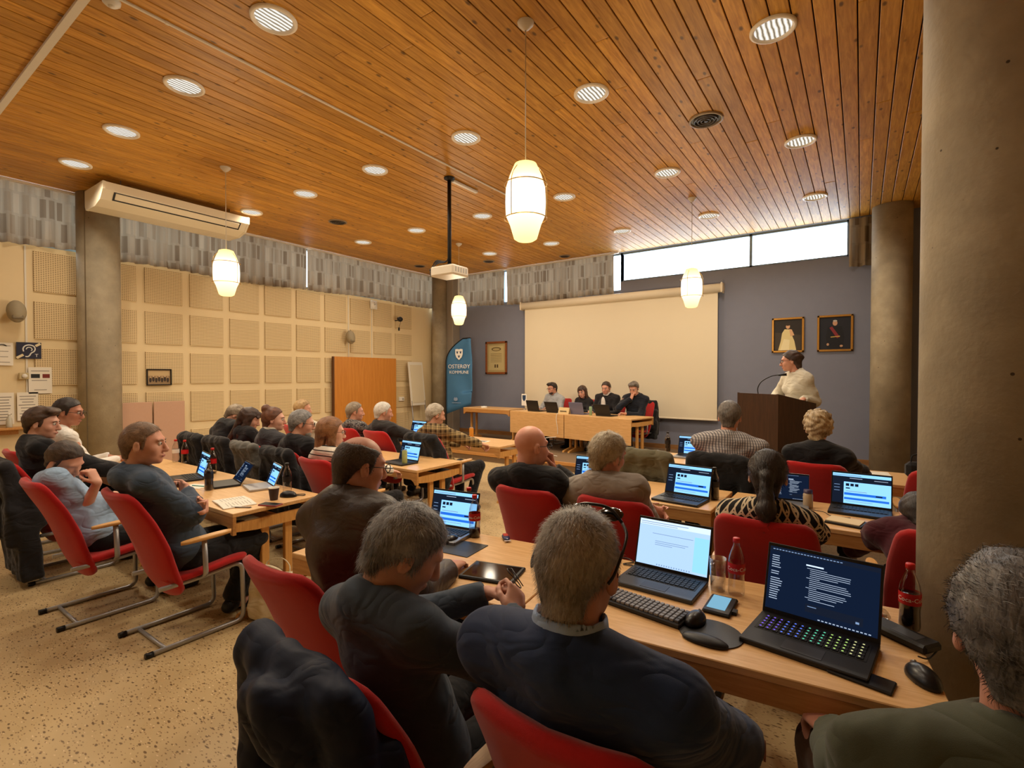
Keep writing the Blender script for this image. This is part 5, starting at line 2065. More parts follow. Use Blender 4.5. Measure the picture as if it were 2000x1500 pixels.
        so = mesh_obj('shoe', V, Q, shm, root)
    # ---- hair
    M4 = Matrix.Translation(Vector(hc)) @ Matrix([[Rh[i][j] for j in range(3)] for i in range(3)]).to_4x4()
    if hair:
        V, Q = make_hair(hair, hs, max(0.0075, fine) if not strand else 0.006, len(PEOPLE) * 1.3)
        hm = hair_mat(*hcol)
        ho = mesh_obj('hair', V, Q, hm, root)
        ho.matrix_local = M4
        if strand:
            so = strands('hair_strands', V, vnormals(V, Q), hm, ho, strand, slen, swidth, 3 + len(PEOPLE), crown=crown, lift=slift, comb=comb)
    if beard:
        Bd = Field(v3(-0.09, -0.02, -0.15) * hs, v3(0.09, 0.13, 0.0) * hs, 0.006)
        Bd.ell(v3(0, 0.040, -0.078) * hs, [0.052 * hs, 0.052 * hs, 0.044 * hs], None, 0.02, planes=[((0, 0, -0.05 * hs), (0, -0.35, 1))])
        Bd.ell(v3(0, 0.074, -0.1) * hs, [0.026 * hs, 0.024 * hs, 0.022 * hs], None, 0.02)
        Bd.ell(v3(0, 0.093, -0.068) * hs, [0.022 * hs, 0.02 * hs, 0.010 * hs], None, 0.008, cut=True)
        V, Q = Bd.mesh()
        bo = mesh_obj('beard', V, Q, hair_mat(*beard), root)
        bo.matrix_local = M4
    if eyes:
        em = [plain('eye_white', srgb(210, 204, 196), 0.3), plain('eye_iris', srgb(46, 40, 36), 0.25)]
        for q in (-1, 1):
            mb = MB().ellipsoid((0, 0, 0), (0.0125, 0.0125, 0.0125), nu=14, nv=10, rot=RX(R(90)))
            mb.mi = [1 if sum(mb.v[i][1] for i in f) / len(f) > 0.0095 else 0 for f in mb.f]
            eo = mb.build('eye', em, root)
            eo.matrix_local = M4 @ Matrix.Translation(Vector((0.031 * q, 0.0845, 0.004)) * hs)
            bw = MB().tube(smooth_path([(0.014 * q, 0.0965, 0.021), (0.032 * q, 0.0955, 0.026), (0.05 * q, 0.082, 0.020)], 4), 0.0035, 6).build('eyebrow', hair_mat(*hcol), root)
            bw.matrix_local = M4 @ Matrix.Scale(hs, 4)
        lp = MB().ellipsoid((0, 0.0985, -0.0695), (0.021, 0.0065, 0.0065)).build('lips', plain('lip_rose', srgb(168, 100, 90), 0.5), root)
        lp.matrix_local = M4 @ Matrix.Scale(hs, 4)
    if glasses:
        gm = glasses
        mb = MB()
        for q in (-1, 1):
            mb.tube([(0.033 * q + 0.024 * math.cos(a), 0.112 - 0.004 * abs(math.cos(a)), 0.002 + 0.017 * math.sin(a)) for a in np.linspace(0, 6.2832, 19)[:-1]], 0.0021, 6, closed=True)
            mb.tube(smooth_path([(0.058 * q, 0.107, 0.008), (0.078 * q, 0.085, 0.008), (0.084 * q, 0.0, 0.004), (0.082 * q, -0.02, -0.012)], 4), 0.0019, 6)
        mb.tube([(-0.010, 0.113, 0.006), (0.010, 0.113, 0.006)], 0.002, 6)
        go = mb.build('glasses', gm, root)
        go['kind'] = 'thing'
        go.matrix_local = M4 @ Matrix.Scale(hs, 4)
    PEOPLE.append(root)
    root['_hc'] = [float(q) for q in hc]
    return root, hc, Rh, M4, nb, Ru, sh


def sit(pos, rz=0.0, z0=0.0):
    return dict(x=pos[0], y=pos[1], rz=R(rz), z0=z0)


M_GLASSB = plain('glasses_black', srgb(24, 20, 20), 0.3)
M_GLASSR = plain('glasses_brown', srgb(90, 44, 36), 0.3)
# ------------------------------------------------------------------ placing the people
def P(label, off, headpx, hy, rz=0.0, z0=0.0, head=(0, 0, 0), hs=1.0, smin=0.9, smax=1.15, debug=None, seat=None, **kw):
    """seat a figure with the top of its head seen at pixel headpx, at room depth hy; off = hips relative to the head"""
    w = at_y(headpx[0], headpx[1], hy)
    hips = (w.x + off[0], w.y + off[1])
    dep = (w - Vector((0, 0, CAM_H))).dot(_f)
    kw.setdefault('fine', 0.0062 if dep < 3.3 else (0.0075 if dep < 6 else 0.0095))
    if seat:
        chair(hips[0], hips[1], R(rz), seat, z0)
    a = R(rz)
    Rh = mat3(RZ(R(head[0])) @ RX(R(-head[1])) @ RY(R(head[2])))
    top_l = Rh @ v3(0, -0.014, 0.03) * hs + v3(0, 0, 0.089 * hs + (0.008 if kw.get('hair') else 0))
    dx, dy = w.x - hips[0], w.y - hips[1]
    tl = v3(dx * math.cos(-a) - dy * math.sin(-a), dx * math.sin(-a) + dy * math.cos(-a), w.z - z0)
    hc = tl - top_l
    hz = kw.get('hz', 0.505)
    nb = hc - Rh @ v3(0, 0.030, 0.118) * hs - v3(0, 0.012, 0.052)
    d = nb - v3(0, 0, hz)
    L = float(np.linalg.norm(d))
    s = min(smax, max(smin, L / 0.512))
    lean = math.degrees(math.atan2(d[1] + 0.012, d[2]))
    side = math.degrees(math.atan2(d[0], math.hypot(d[1], d[2])))
    l2 = kw.pop('lean2', 0)
    if debug:
        print('FIT', debug, '%.2f,%.2f ' % hips, 's=%.2f L=%.2f lean=%.0f side=%.0f headtop=%.2f' % (s, L, lean, side, w.z))
    return person(label, hips[0], hips[1], a, z0, s=s, lean=lean - l2 * .5, lean2=l2, side=side, head=head, hs=hs, hpos=hc, **kw)


GREY = ((74, 72, 72), (150, 148, 146))
BROWN = ((44, 30, 22), (84, 60, 42))
DARK = ((24, 18, 16), (52, 40, 34))
BLOND = ((120, 92, 58), (196, 168, 124))
C_BLACK = cloth('cloth_black', (24, 24, 27))
C_BLACK2 = cloth('cloth_soft_black', (30, 28, 30))
C_TEAL = cloth('cloth_slate', (64, 76, 90), noise=0.18)
C_NAVY = cloth('suit_navy', (32, 50, 84), rough=0.75)
C_HOOD = cloth('hoodie_blue_grey', (62, 76, 94))
C_LBLUE = cloth('shirt_light_blue', (150, 176, 204), bump=0.1)
C_WHITE = cloth('shirt_white', (220, 216, 208), bump=0.1)
C_LEATHER = add_wrinkles(plain('leather_brown', srgb(56, 42, 30), 0.45, spec=0.4, noise=0.15, nscale=14, bump=0.2, bscale=160), 0.4)
C_GREYBL = cloth('blazer_grey', (150, 140, 130), noise=0.08)
C_MAROON = cloth('sweater_maroon', (70, 24, 34))
C_OLIVE = cloth('jacket_olive', (74, 78, 62))
C_BROWNT = cloth('trousers_brown', (74, 52, 36))
C_GSWEAT = cloth('sweater_pale_grey', (158, 160, 162))
C_CREAMB = cloth('blouse_cream', (206, 200, 182), bump=0.1)
C_BLUESTR = cloth('collar_blue_stripe', (150, 172, 206), bump=0.05)
M_SNEAK = plain('sneaker_black', srgb(26, 26, 28), 0.5)

TY = 0.76    # wrist height when resting on a table
# --- row at the near table
P('grey-haired man in a navy suit jacket with sunglasses pushed up on his head', (0.02, 0.19), (1128, 990), 0.98, 0, head=(4, 10, 0), hs=1.03, debug='navy', seat='red chair under the man in the navy suit',
  hair='crop', hcol=((100, 91, 82), (182, 172, 158)), top=C_NAVY, topkind='suit', collar=C_BLUESTR, trousers=cloth('trousers_navy', (20, 22, 30)),
  R_={'w': (0.24, 0.36, 0.60), 'pole': (0.7, -0.5, -0.3)}, L_={'w': (-0.16, 0.38, 0.60), 'pole': (-0.8, -0.4, -0.3)}, strand=9000, slen=0.017, swidth=0.00045, slift=0.5, fine=0.006, foldamp=0.002, tone=(196, 144, 120), shw=1.0)
_navy = PEOPLE[-1]
P('grey-haired man in a slate sweatshirt looking down at the thing in his hands', (0.02, 0.02), (800, 985), 1.02, -4, head=(-30, 32, 4), hs=1.03, debug='teal', seat='red chair under the man in the slate sweatshirt, hung with a navy rain jacket',
  hair='short', hcol=((84, 84, 86), (172, 174, 176)), top=C_TEAL, topkind='sweater', R_={'w': (0.10, 0.30, 0.85), 'pole': (0.9, -0.35, -0.5), 'hd': (-0.35, 0.75, 0.5), 'pn': (-0.9, 0, -0.4), 'curl': 0.62, 'fine': True},
  L_={'w': (-0.03, 0.33, 0.87), 'pole': (-0.8, -0.3, -0.6), 'hd': (0.75, 0.55, 0.1), 'pn': (0, -0.5, -0.8), 'curl': 0.5, 'fine': True}, strand=9000, slen=0.032, swidth=0.00055, slift=0.16, comb=(0.2, 0.5, -0.8),
  tone=(204, 158, 136), fine=0.0058, foldamp=0.0026)
P('balding man in a brown leather jacket facing his laptop', (0.08, -0.10), (702, 850), 1.40, 0, head=(-18, 12, 0), hs=1.02, debug='leather', seat='red chair under the man in the leather jacket',
  hair='fringe', hcol=((44, 36, 30), (84, 70, 58)), top=C_LEATHER, topkind='leather', glasses=M_GLASSB, R_={'w': (0.20, 0.36, TY)}, L_={'w': (-0.15, 0.38, TY)}, strand=4000, slen=0.012, swidth=0.0005, tone=(202, 150, 124), foldamp=0.0034)
P('dark-haired man in an olive jacket seated against the great pillar', (0.0, 0.2), (2004, 1097), 1.17, 24, head=(-27, 6, 0), hs=1.03, debug='right', seat='red chair under the man in the olive jacket',
  hair='side', hcol=((44, 42, 42), (136, 132, 128)), top=C_OLIVE, topkind='jacket', trousers=C_BROWNT, R_={'w': (0.22, 0.34, 0.62)},
  L_={'w': (-0.16, 0.33, 0.66), 'pole': (-0.15, -0.8, -0.6), 'hd': (0.0, 0.9, -0.25), 'pn': (0.1, -0.2, -1), 'curl': 0.55, 'fine': True}, strand=8000, slen=0.024, swidth=0.0005, slift=0.06, comb=(0.5, -0.6, 0.1),
  legs={-1: ((-0.13, 0.46, 0.53), (-0.12, 0.42, 0.085)), 1: ((0.14, 0.46, 0.53), (0.13, 0.42, 0.085))}, tone=(190, 138, 116))
# --- row at the far-left tables
P('young man in a dark blue-grey hoodie with folded arms and sneakers', (0.02, 0.2), (277, 823), 1.20, 0, head=(-38, 3, 0), hs=1.05, debug='hoodie', seat='red chair with beech armrests under the man in the hoodie', twist=-8,
  hair='crop', hcol=((84, 62, 44), (142, 110, 82)), top=C_HOOD, topkind='sweater', extras=('hood',), R_={'cw': (-0.10, 0.20, -0.10), 'pole': (0.9, 0.1, -0.7), 'hd': (-1, 0.1, 0.1), 'pn': (0, -1, 0)},
  L_={'cw': (0.11, 0.18, -0.16), 'pole': (-0.9, 0.1, -0.7), 'hd': (1, 0.05, 0), 'pn': (0, -1, 0)}, legs={1: ((0.10, 0.44, 0.50), (0.02, 0.30, 0.10), (-0.55, 0.8, 0)), -1: ((-0.13, 0.42, 0.50), (-0.01, 0.38, 0.085), (0.55, 0.8, 0))},
  shoes=M_SNEAK, eyes=True, strand=4000, slen=0.013, swidth=0.0006, tone=(214, 162, 138), fine=0.0055)
P('man in a light blue shirt bowing his head onto his fist', (0.12, 0.14), (128, 862), 1.06, 0, head=(-56, 34, 6), hs=1.03, debug='blue', seat='red chair with beech armrests under the man in the light blue shirt',
  hair='short', hcol=((40, 30, 24), (78, 60, 46)), top=C_LBLUE, topkind='shirt', sleeve='short', belly=0.05, R_={'w': (0.10, -0.03, 0.90), 'pole': (0.45, 0.9, -0.8), 'hd': (-0.35, -0.3, 0.9), 'pn': (-0.8, -0.5, -0.2), 'curl': 0.8, 'fine': True},
  L_={'cw': (0.10, 0.20, -0.16), 'pole': (-0.9, 0.1, -0.5), 'hd': (0.9, 0.2, 0.1), 'pn': (0, -0.6, -0.6), 'curl': 0.5}, tone=(212, 164, 140), smax=1.15)
P('brown-haired young man in a black zip jacket', (0.1, 0.12), (80, 795), 1.16, 0, head=(-34, 8, 0), hs=1.03, debug='p2', seat='red chair under the young man in the black zip jacket', hair='side', hcol=BROWN, top=C_BLACK, topkind='jacket', eyes=True,
  R_={'w': (0.14, 0.42, TY), 'curl': 0.3}, L_={'w': (-0.16, 0.40, TY)}, tone=(208, 160, 138))
P('dark-haired man with glasses in a white shirt typing near the pillar', (0, -0.06), (132, 777), 1.50, 0, head=(-36, 10, 0), hs=1.05, debug='p1', seat='red chair under the man in the white shirt by the pillar', hair='short', hcol=DARK, top=C_WHITE, topkind='shirt', glasses=M_GLASSB, eyes=True,
  R_={'w': (0.10, 0.42, TY + .02), 'curl': 0.35, 'fine': True, 'hd': (0.1, 1, -0.15)}, L_={'w': (-0.14, 0.42, TY + .02), 'curl': 0.35, 'hd': (0.1, 1, -0.1)}, tone=(176, 124, 100))
# --- second row, wall side
P('red-blond woman in a black-striped white top with glasses', (0.06, 0.13), (645, 815), 2.60, 0, head=(-30, 6, 0), hs=0.98, debug='stripe', seat='red chair under the woman in the striped top', female=True, hair='bob', hcol=((92, 58, 34), (150, 104, 66)), top=pattern_cloth('striped_jersey', 'stripes'), topkind='tshirt',
  glasses=M_GLASSR, eyes=True, R_={'w': (0.15, 0.36, TY)}, L_={'w': (-0.12, 0.38, TY)}, tone=(222, 176, 154))
P('grey-haired bearded man with glasses in a black sweater', (0.03, 0.12), (588, 800), 2.72, 0, head=(-32, 10, 0), debug='p8', seat='red chair hung with a black coat under the bearded man in black', hair='short', hcol=GREY, top=C_BLACK, glasses=M_GLASSB, beard=((110, 106, 102), (170, 166, 160)), R_={'w': (0.14, 0.40, TY)}, L_={'w': (-0.14, 0.40, TY)}, tone=(206, 156, 132))
P('woman with reddish hair gathered in a bun wearing a grey top', (0.03, 0.07), (533, 795), 2.80, 0, head=(-38, 4, 0), hs=0.97, debug='bun', seat='red chair hung with a grey shawl under the woman with the bun', female=True, hair='bun', hcol=((70, 40, 28), (118, 74, 50)), top=cloth('top_charcoal', (60, 60, 64)), collar=C_CREAMB, eyes=True, R_={'w': (0.14, 0.40, TY)}, L_={'w': (-0.14, 0.4, TY)}, tone=(218, 170, 148))
P('long-haired brunette woman in black bending over the table', (0.08, -0.02), (488, 796), 2.94, 0, head=(-40, 22, 0), hs=0.97, debug='brunette', seat='red chair under the long-haired brunette woman in black', female=True, hair='long', hcol=((40, 26, 20), (72, 48, 36)), top=C_BLACK2, R_={'w': (0.14, 0.42, TY)}, L_={'w': (-0.14, 0.42, TY)}, tone=(214, 166, 144))
P('grey-haired man in black bowed low over the table', (0.08, -0.16), (462, 790), 3.08, 0, head=(-25, 38, 0), debug='bent', seat='red chair under the man bowed over the table', hair='short', hcol=((90, 78, 64), (150, 136, 116)), top=C_BLACK, topkind='jacket', lean2=14, R_={'w': (0.16, 0.44, TY)}, L_={'w': (-0.16, 0.44, TY)}, tone=(204, 156, 132))
# --- third row, wall side
P('white-haired man in a plaid shirt writing at his table', (0.1, 0.05), (850, 788), 4.32, 0, head=(-26, 12, 0), hs=1.03, debug='plaid', seat='red chair hung with a black jacket under the man in plaid', hair='short', hcol=((130, 118, 100), (196, 186, 168)), top=pattern_cloth('plaid_flannel', 'plaid'), topkind='shirt', R_={'w': (0.25, 0.45, TY + .01), 'curl': 0.6, 'fine': True},
  L_={'w': (-0.10, 0.46, TY)}, tone=(206, 154, 128), lean2=8, legs={1: ((0.17, 0.44, 0.52), (0.20, 0.20, 0.085)), -1: ((-0.13, 0.43, 0.5), (-0.12, 0.4, 0.085))})
P('white-haired man in a dark sweater with a laptop near the orange board', (0.06, 0.14), (748, 785), 4.22, 0, head=(-28, 8, 0), debug='white', seat='red chair under the white-haired man in the dark sweater', hair='short', hcol=((170, 166, 158), (226, 222, 214)), top=cloth('sweater_charcoal', (48, 46, 46)), R_={'w': (0.24, 0.46, TY + .01), 'curl': 0.5}, L_={'w': (-0.12, 0.44, TY)}, tone=(208, 156, 132))
P('grey-haired man in a speckled patterned shirt', (0.05, 0.14), (692, 785), 4.22, 0, head=(-34, 4, 0), debug='patt', seat='red chair under the man in the speckled shirt', hair='short', hcol=((96, 84, 70), (158, 144, 124)), top=pattern_cloth('speckled_print', 'floral'), topkind='shirt', R_={'w': (0.14, 0.42, TY)}, L_={'w': (-0.14, 0.42, TY)}, tone=(208, 158, 134))
P('blond-haired person in a white shirt behind the bearded man', (0.05, 0.14), (590, 780), 4.05, 0, head=(-40, 8, 0), debug='blond', seat='red chair under the blond-haired person in white', hair='short', hcol=((130, 100, 64), (186, 156, 110)), top=C_CREAMB, topkind='shirt', R_={'w': (0.14, 0.42, TY)}, L_={'w': (-0.14, 0.42, TY)}, tone=(214, 166, 140))
# --- second row, pillar side
P('bald man with dark-rimmed glasses in a black jacket', (0.04, 0.2), (1035, 832), 2.62, 0, head=(-24, 4, 0), hs=1.05, debug='bald', seat='red chair under the bald man in black', top=C_BLACK, topkind='jacket', glasses=M_GLASSB, R_={'hw': (0.02, 0.16, -0.15), 'pole': (0.9, 0.2, -0.8), 'hd': (-0.2, -0.1, 0.9), 'pn': (-0.5, -0.8, 0), 'curl': 0.8}, L_={'cw': (0.11, 0.18, -0.16), 'pole': (-0.9, 0.1, -0.7), 'hd': (1, 0.05, 0), 'pn': (0, -1, 0)}, tone=(216, 160, 138), fine=0.0058)
P('fair grey-haired man in a light grey blazer', (0.08, 0.2), (1187, 843), 2.68, 0, head=(-22, 8, 10), hs=1.04, debug='blazer', seat='red chair under the man in the grey blazer', hair='short', hcol=((128, 112, 88), (190, 176, 148)), top=C_GREYBL, topkind='suit', R_={'cw': (-0.10, 0.20, -0.10), 'pole': (0.9, 0.1, -0.7), 'hd': (-1, 0.1, 0.1), 'pn': (0, -1, 0)}, L_={'cw': (0.11, 0.18, -0.16), 'pole': (-0.9, 0.1, -0.7), 'hd': (1, 0.05, 0), 'pn': (0, -1, 0)}, strand=3500, slen=0.022, swidth=0.0008, tone=(212, 152, 128), foldamp=0.0034)
P('woman with a dark ponytail in a nordic-patterned sweater', (0, 0.18), (1500, 878), 2.74, 0, head=(6, 6, 0), hs=1.0, debug='nordic', seat='red chair under the woman in the nordic sweater', female=True, hair='ponytail', hcol=((26, 20, 18), (56, 44, 38)), top=pattern_cloth('nordic_knit', 'nordic'), topkind='sweater', R_={'w': (0.16, 0.42, TY)}, L_={'w': (-0.16, 0.42, TY)}, strand=3000, slen=0.03, swidth=0.0007, slift=0.1, comb=(0, -0.7, -0.4), tone=(210, 164, 140))
P('person in a maroon sweater bent forward behind the great pillar', (0.06, -0.42), (1795, 962), 3.55, 4, head=(0, 35, 0), debug='maroon', seat='red chair under the person in maroon behind the pillar', hair='short', hcol=DARK, top=C_MAROON, lean2=12, R_={'w': (0.16, 0.50, TY)}, L_={'w': (-0.20, 0.42, TY)}, tone=(206, 158, 134), smin=0.95)
# --- third row, pillar side
P('broad man in a finely checked grey shirt', (-0.02, 0.06), (1425, 783), 4.66, 0, head=(4, 6, 0), hs=1.08, debug='check', seat='red chair hung with a black jacket under the man in the checked shirt', hair='short', hcol=((46, 40, 36), (120, 112, 104)), top=pattern_cloth('checked_cotton', 'check'), topkind='shirt', belly=0.05, R_={'w': (0.2, 0.46, TY)}, L_={'w': (-0.2, 0.46, TY)}, tone=(206, 154, 130), shw=1.12, smax=1.16)
P('woman with curly blond pinned-up hair in a black blazer', (0.02, 0.1), (1598, 806), 4.70, -6, head=(8, 6, 0), hs=1.0, debug='curly', seat='red chair under the curly-haired woman in the blazer', female=True, hair='curly', hcol=((110, 88, 60), (206, 184, 146)), top=C_BLACK, topkind='suit', R_={'w': (0.26, 0.44, TY)}, L_={'w': (-0.14, 0.44, TY)}, tone=(214, 166, 144))
# --- head table on the dais
HZ = dict(z0=DAIS, rz=180 - 10.4)
P('dark-curled man with glasses in a pale grey sweater', (0, 0.1), (1079, 747), 9.36, head=(-8, 8, 6), debug='h1', seat='red chair at the head table under the man in the pale sweater', hair='side', hcol=DARK, top=C_GSWEAT, glasses=M_GLASSR, eyes=True, beard=((40, 30, 26), (70, 54, 46)), R_={'w': (0.16, 0.36, TY)}, L_={'w': (-0.16, 0.36, TY)}, tone=(200, 148, 122), **HZ)
P('long-haired woman in dark clothes at the head table', (0, 0.08), (1137, 753), 9.24, head=(14, 16, 8), debug='h2', seat='red chair at the head table under the long-haired woman', hs=0.98, female=True, hair='long', hcol=((42, 28, 22), (86, 60, 44)), top=C_BLACK2, eyes=True, R_={'w': (0.16, 0.36, TY)}, L_={'w': (-0.16, 0.36, TY)}, tone=(216, 166, 142), **HZ)
P('short-haired man in a dark jacket and pale open shirt at the head table', (0, 0.1), (1184, 745), 9.16, head=(10, 12, 0), debug='h3', seat='red chair at the head table under the man in the open pale shirt', hair='short', hcol=((40, 28, 20), (76, 54, 40)), top=C_BLACK2, topkind='suit', collar=C_WHITE, extras=('vshirt',), eyes=True, R_={'w': (0.16, 0.36, TY)}, L_={'w': (-0.16, 0.36, TY)}, tone=(212, 160, 136), **HZ)
P('grey-bearded man in black resting his chin on his fist', (0, 0.1), (1238, 745), 9.02, head=(12, 24, 0), debug='h4', seat='red chair at the head table under the bearded man, hung with a dark coat', hair='side', hcol=((70, 62, 56), (130, 120, 110)), top=cloth('sweater_ink', (24, 28, 38)), beard=((70, 64, 60), (124, 116, 108)), eyes=True, R_={'hw': (0.02, 0.15, -0.14), 'pole': (0.9, 0.5, -0.8), 'hd': (-0.25, -0.15, 0.9), 'pn': (-0.4, -0.9, 0), 'curl': 0.85, 'fine': True},
  L_={'w': (-0.02, 0.36, TY)}, tone=(208, 158, 134), **HZ)
# --- the speaker
person('woman with glasses in a cream blouse speaking at the lectern', -0.60, 6.95, R(142), DAIS, s=1.02, lean=8, twist=-10, head=(-46, 8, 0), hs=1.0, female=True, stand=True, hz=0.94, hair='bun_low', hcol=((40, 26, 20), (74, 50, 38)), top=C_CREAMB, topkind='shirt',
       glasses=M_GLASSB, eyes=True, R_={'w': (0.24, 0.20, 1.17), 'pole': (0.8, -0.6, -0.4)}, L_={'w': (-0.22, 0.20, 1.19), 'pole': (0.1, -0.7, -0.7), 'curl': 0.6, 'hd': (0.2, 0.9, -0.3), 'fine': True}, tone=(210, 158, 134), trousers=cloth('trousers_dark', (30, 30, 34)))
# ------------------------------------------------------------------ small things on the tables
def _pet(name, tint, gl):
    m = bpy.data.materials.new(name)
    m.use_nodes = True
    nt = m.node_tree
    nt.nodes.remove(nt.nodes['Principled BSDF'])
    tr = N(nt, 'ShaderNodeBsdfTransparent')
    tr.inputs[0].default_value = rgb(tint)
    g = N(nt, 'ShaderNodeBsdfGlossy')
    g.inputs['Roughness'].default_value = 0.06
    lw = N(nt, 'ShaderNodeLayerWeight')
    lw.inputs[0].default_value = gl
    mx = N(nt, 'ShaderNodeMixShader')
    nt.links.new(lw.outputs['Facing'], mx.inputs[0])
    nt.links.new(tr.outputs[0], mx.inputs[1])
    nt.links.new(g.outputs[0], mx.inputs[2])
    nt.links.new(mx.outputs[0], nt.nodes['Material Output'].inputs[0])
    return m


M_PET = _pet('clear_plastic', (0.88, 0.86, 0.84), 0.22)
M_GLASS = _pet('drinking_glass', (0.92, 0.92, 0.92), 0.3)
M_COLA = plain('cola_liquid', srgb(26, 10, 6), 0.15, spec=0.5)
M_REDCAP = plain('cap_red', srgb(196, 30, 30), 0.4)
M_REDLAB = plain('label_red', srgb(190, 22, 30), 0.45)
M_LABW = plain('label_white', srgb(236, 232, 226), 0.5)
M_LAPBLK = plain('laptop_black', srgb(28, 28, 31), 0.45)
M_LAPSIL = plain('laptop_silver', srgb(150, 152, 156), 0.35, metal=0.6)
M_KEYS = plain('key_black', srgb(16, 16, 18), 0.55)
M_BEZEL = plain('bezel_black', srgb(10, 10, 12), 0.3)

E_PAGE = emission('ui_page_blue', srgb(128, 186, 236), 1.0)
E_BAR = emission('ui_bar_blue', srgb(30, 92, 190), 1.0)
E_DARK = emission('ui_dark', srgb(20, 26, 40), 0.8)
E_WHITE = emission('ui_white', srgb(200, 218, 244), 0.85)
E_DOC = emission('ui_document', srgb(164, 194, 232), 0.85)
E_NAVY = emission('ui_navy', srgb(13, 23, 42), 0.9)
E_TXT = emission('ui_text', srgb(170, 186, 208), 0.7)
E_GREY = emission('ui_grey', srgb(112, 136, 170), 0.9)
UI = [E_PAGE, E_BAR, E_DARK, E_WHITE, E_DOC, E_NAVY, E_TXT, E_GREY]


def ui(kind, w, h, seed=0):
    """flat screen image as coloured rectangles: (x0, z0, x1, z1, colour index)"""
    rr = random.Random(seed)
    L = []
    A = lambda a, b_, c, d, k: L.append((-w / 2 + a * w, b_ * h, -w / 2 + c * w, d * h, k))
    if kind == 'agenda':
        A(0, 0, 1, 1, 2)
        A(0, .9, 1, 1, 0)
        A(.02, .93, .5, .955, 7)
        A(.3, .84, .52, .855, 6)
        A(.72, .82, .95, .835, 6)
        A(.2, .0, 1, .72, 0)
        for k in range(3):
            A(.03, .6 - .1 * k, .13, .615 - .1 * k, 7)
            A(.235 + .08 * k, .58, .295 + .08 * k, .67, 2)
        A(.235, .49, .31, .53, 2)
        A(.21, .28, .92, .36, 1)
        A(.21, .13, .97, .2, 1)
        A(.24, .4, .6, .42, 7)
        A(.24, .07, .7, .085, 7)
        A(.75, .3, .86, .34, 2)
    elif kind == 'doc':
        A(0, 0, 1, 1, 4)
        A(0, .88, 1, 1, 3)
        A(.02, .94, .7, .955, 7)
        A(.02, .9, .55, .912, 7)
        A(.80, .05, .995, .78, 0)
        for zz, a, b_ in ((.7, .2, .78), (.54, .25, .72), (.5, .25, .68), (.46, .25, .5)):
            A(a, zz, b_, zz + .012, 7)
        for k in range(14):
            A(.3 + .035 * k, .02, .315 + .035 * k, .05, 7)
    elif kind == 'dark':
        A(0, 0, 1, 1, 5)
        A(.0, .93, 1, .985, 2)
        for k in range(22):
            A(.03 + .03 * k, .955, .05 + .03 * k, .968, 7)
        for k in range(3):
            A(.03, .85 - .035 * k, .10, .862 - .035 * k, 6)
        for k in range(17):
            if k in (3, 6):
                continue
            A(.03, .74 - .036 * k, .10 + .05 * rr.random(), .752 - .036 * k, 6)
        A(.36, .80, .52, .822, 3)
        zz = .76
        for k in range(17):
            a = .37 if k % 5 in (0,) else .40
            b_ = rr.uniform(.62, .79) if k % 5 else rr.uniform(.46, .56)
            A(a, zz, b_, zz + .008, 6)
            zz -= .03
        A(.38, .10, .88, .22, 2)
        A(.40, .18, .48, .19, 7)
        A(.82, .12, .85, .15, 7)
        for k in range(14):
            A(.5 + .033 * k, .015, .52 + .033 * k, .03, 6)
    return L


def laptop(x, y, rz, label, w=0.325, d=0.225, tilt=108, kind='agenda', body=None, z=0.7302, seed=0, keys=True, rgbk=False, back=None):
    """open laptop; user sits at -Y, screen hinge at +Y"""
    body = body or M_LAPBLK
    t = thing('laptop', label, 'laptop', (x, y, z), rz)
    MB().box((0, 0, 0.009), (w, d, 0.018), ch=0.003).build('base', body, t)
    if keys:
        MB().box((0, 0.035, 0.0184), (w * .90, d * .48, 0.001)).build('keyboard_deck', M_KEYS, t)
        kb = MB()
        nx, nz = 14, 5
        for i in range(nx):
            for j in range(nz):
                kb.box((-w * .43 + w * .86 * (i + .5) / nx, 0.035 - d * .22 + d * .44 * (j + .5) / nz, 0.0205), (w * .86 / nx * .8, d * .44 / nz * .78, 0.003),
                       mi=0)
                if rgbk:
                    kb.box((-w * .43 + w * .86 * (i + .38) / nx, 0.035 - d * .22 + d * .44 * (j + .6) / nz, 0.0222), (w * .86 / nx * .26, d * .44 / nz * .24, 0.0006), mi=(i * 5 // nx) + 1)
        mats = [plain('key_face', srgb(24, 24, 27), 0.5)]
        if rgbk:
            mats += [emission('key_glow_%d' % k, srgb(*c), 0.8) for k, c in enumerate(((120, 90, 230), (90, 120, 240), (90, 200, 160), (170, 210, 110), (200, 200, 140)))]
        ko = kb.build('keys', mats, t)
        ko['kind'] = 'stuff'
        MB().box((0, -d * .30, 0.0186), (w * .32, d * .26, 0.001)).build('touchpad', plain('touchpad_grey', srgb(50, 50, 54), 0.4), t)
    # lid
    hgt = d * 0.97
    a = R(tilt - 90)
    Rl = RX(-a)
    lid = MB().box((0, 0.0045, hgt / 2), (w, 0.007, hgt), ch=0.002)
    scr = MB()
    sw, sh_ = w * 0.955, hgt * 0.88
    for k, (x0, z0, x1, z1, ci) in enumerate(ui(kind, sw, sh_, seed)):
        yy = -0.0004 - 0.00004 * k
        scr.add([(x0, yy, z0 + hgt * .07), (x1, yy, z0 + hgt * .07), (x1, yy, z1 + hgt * .07), (x0, yy, z1 + hgt * .07)], [(0, 1, 2, 3)], ci)
    bz = MB().box((0, 0.0006, hgt / 2), (w * .99, 0.001, hgt * .985))
    M4 = Matrix.Translation((0, d / 2 - 0.006, 0.016)) @ Rl.to_4x4()
    lo = lid.build('lid', back or body, t)
    lo.matrix_local = M4
    bo = bz.build('bezel', M_BEZEL, lo)
    so = scr.build('screen', UI, lo)
    so['kind'] = 'stuff'
    return t


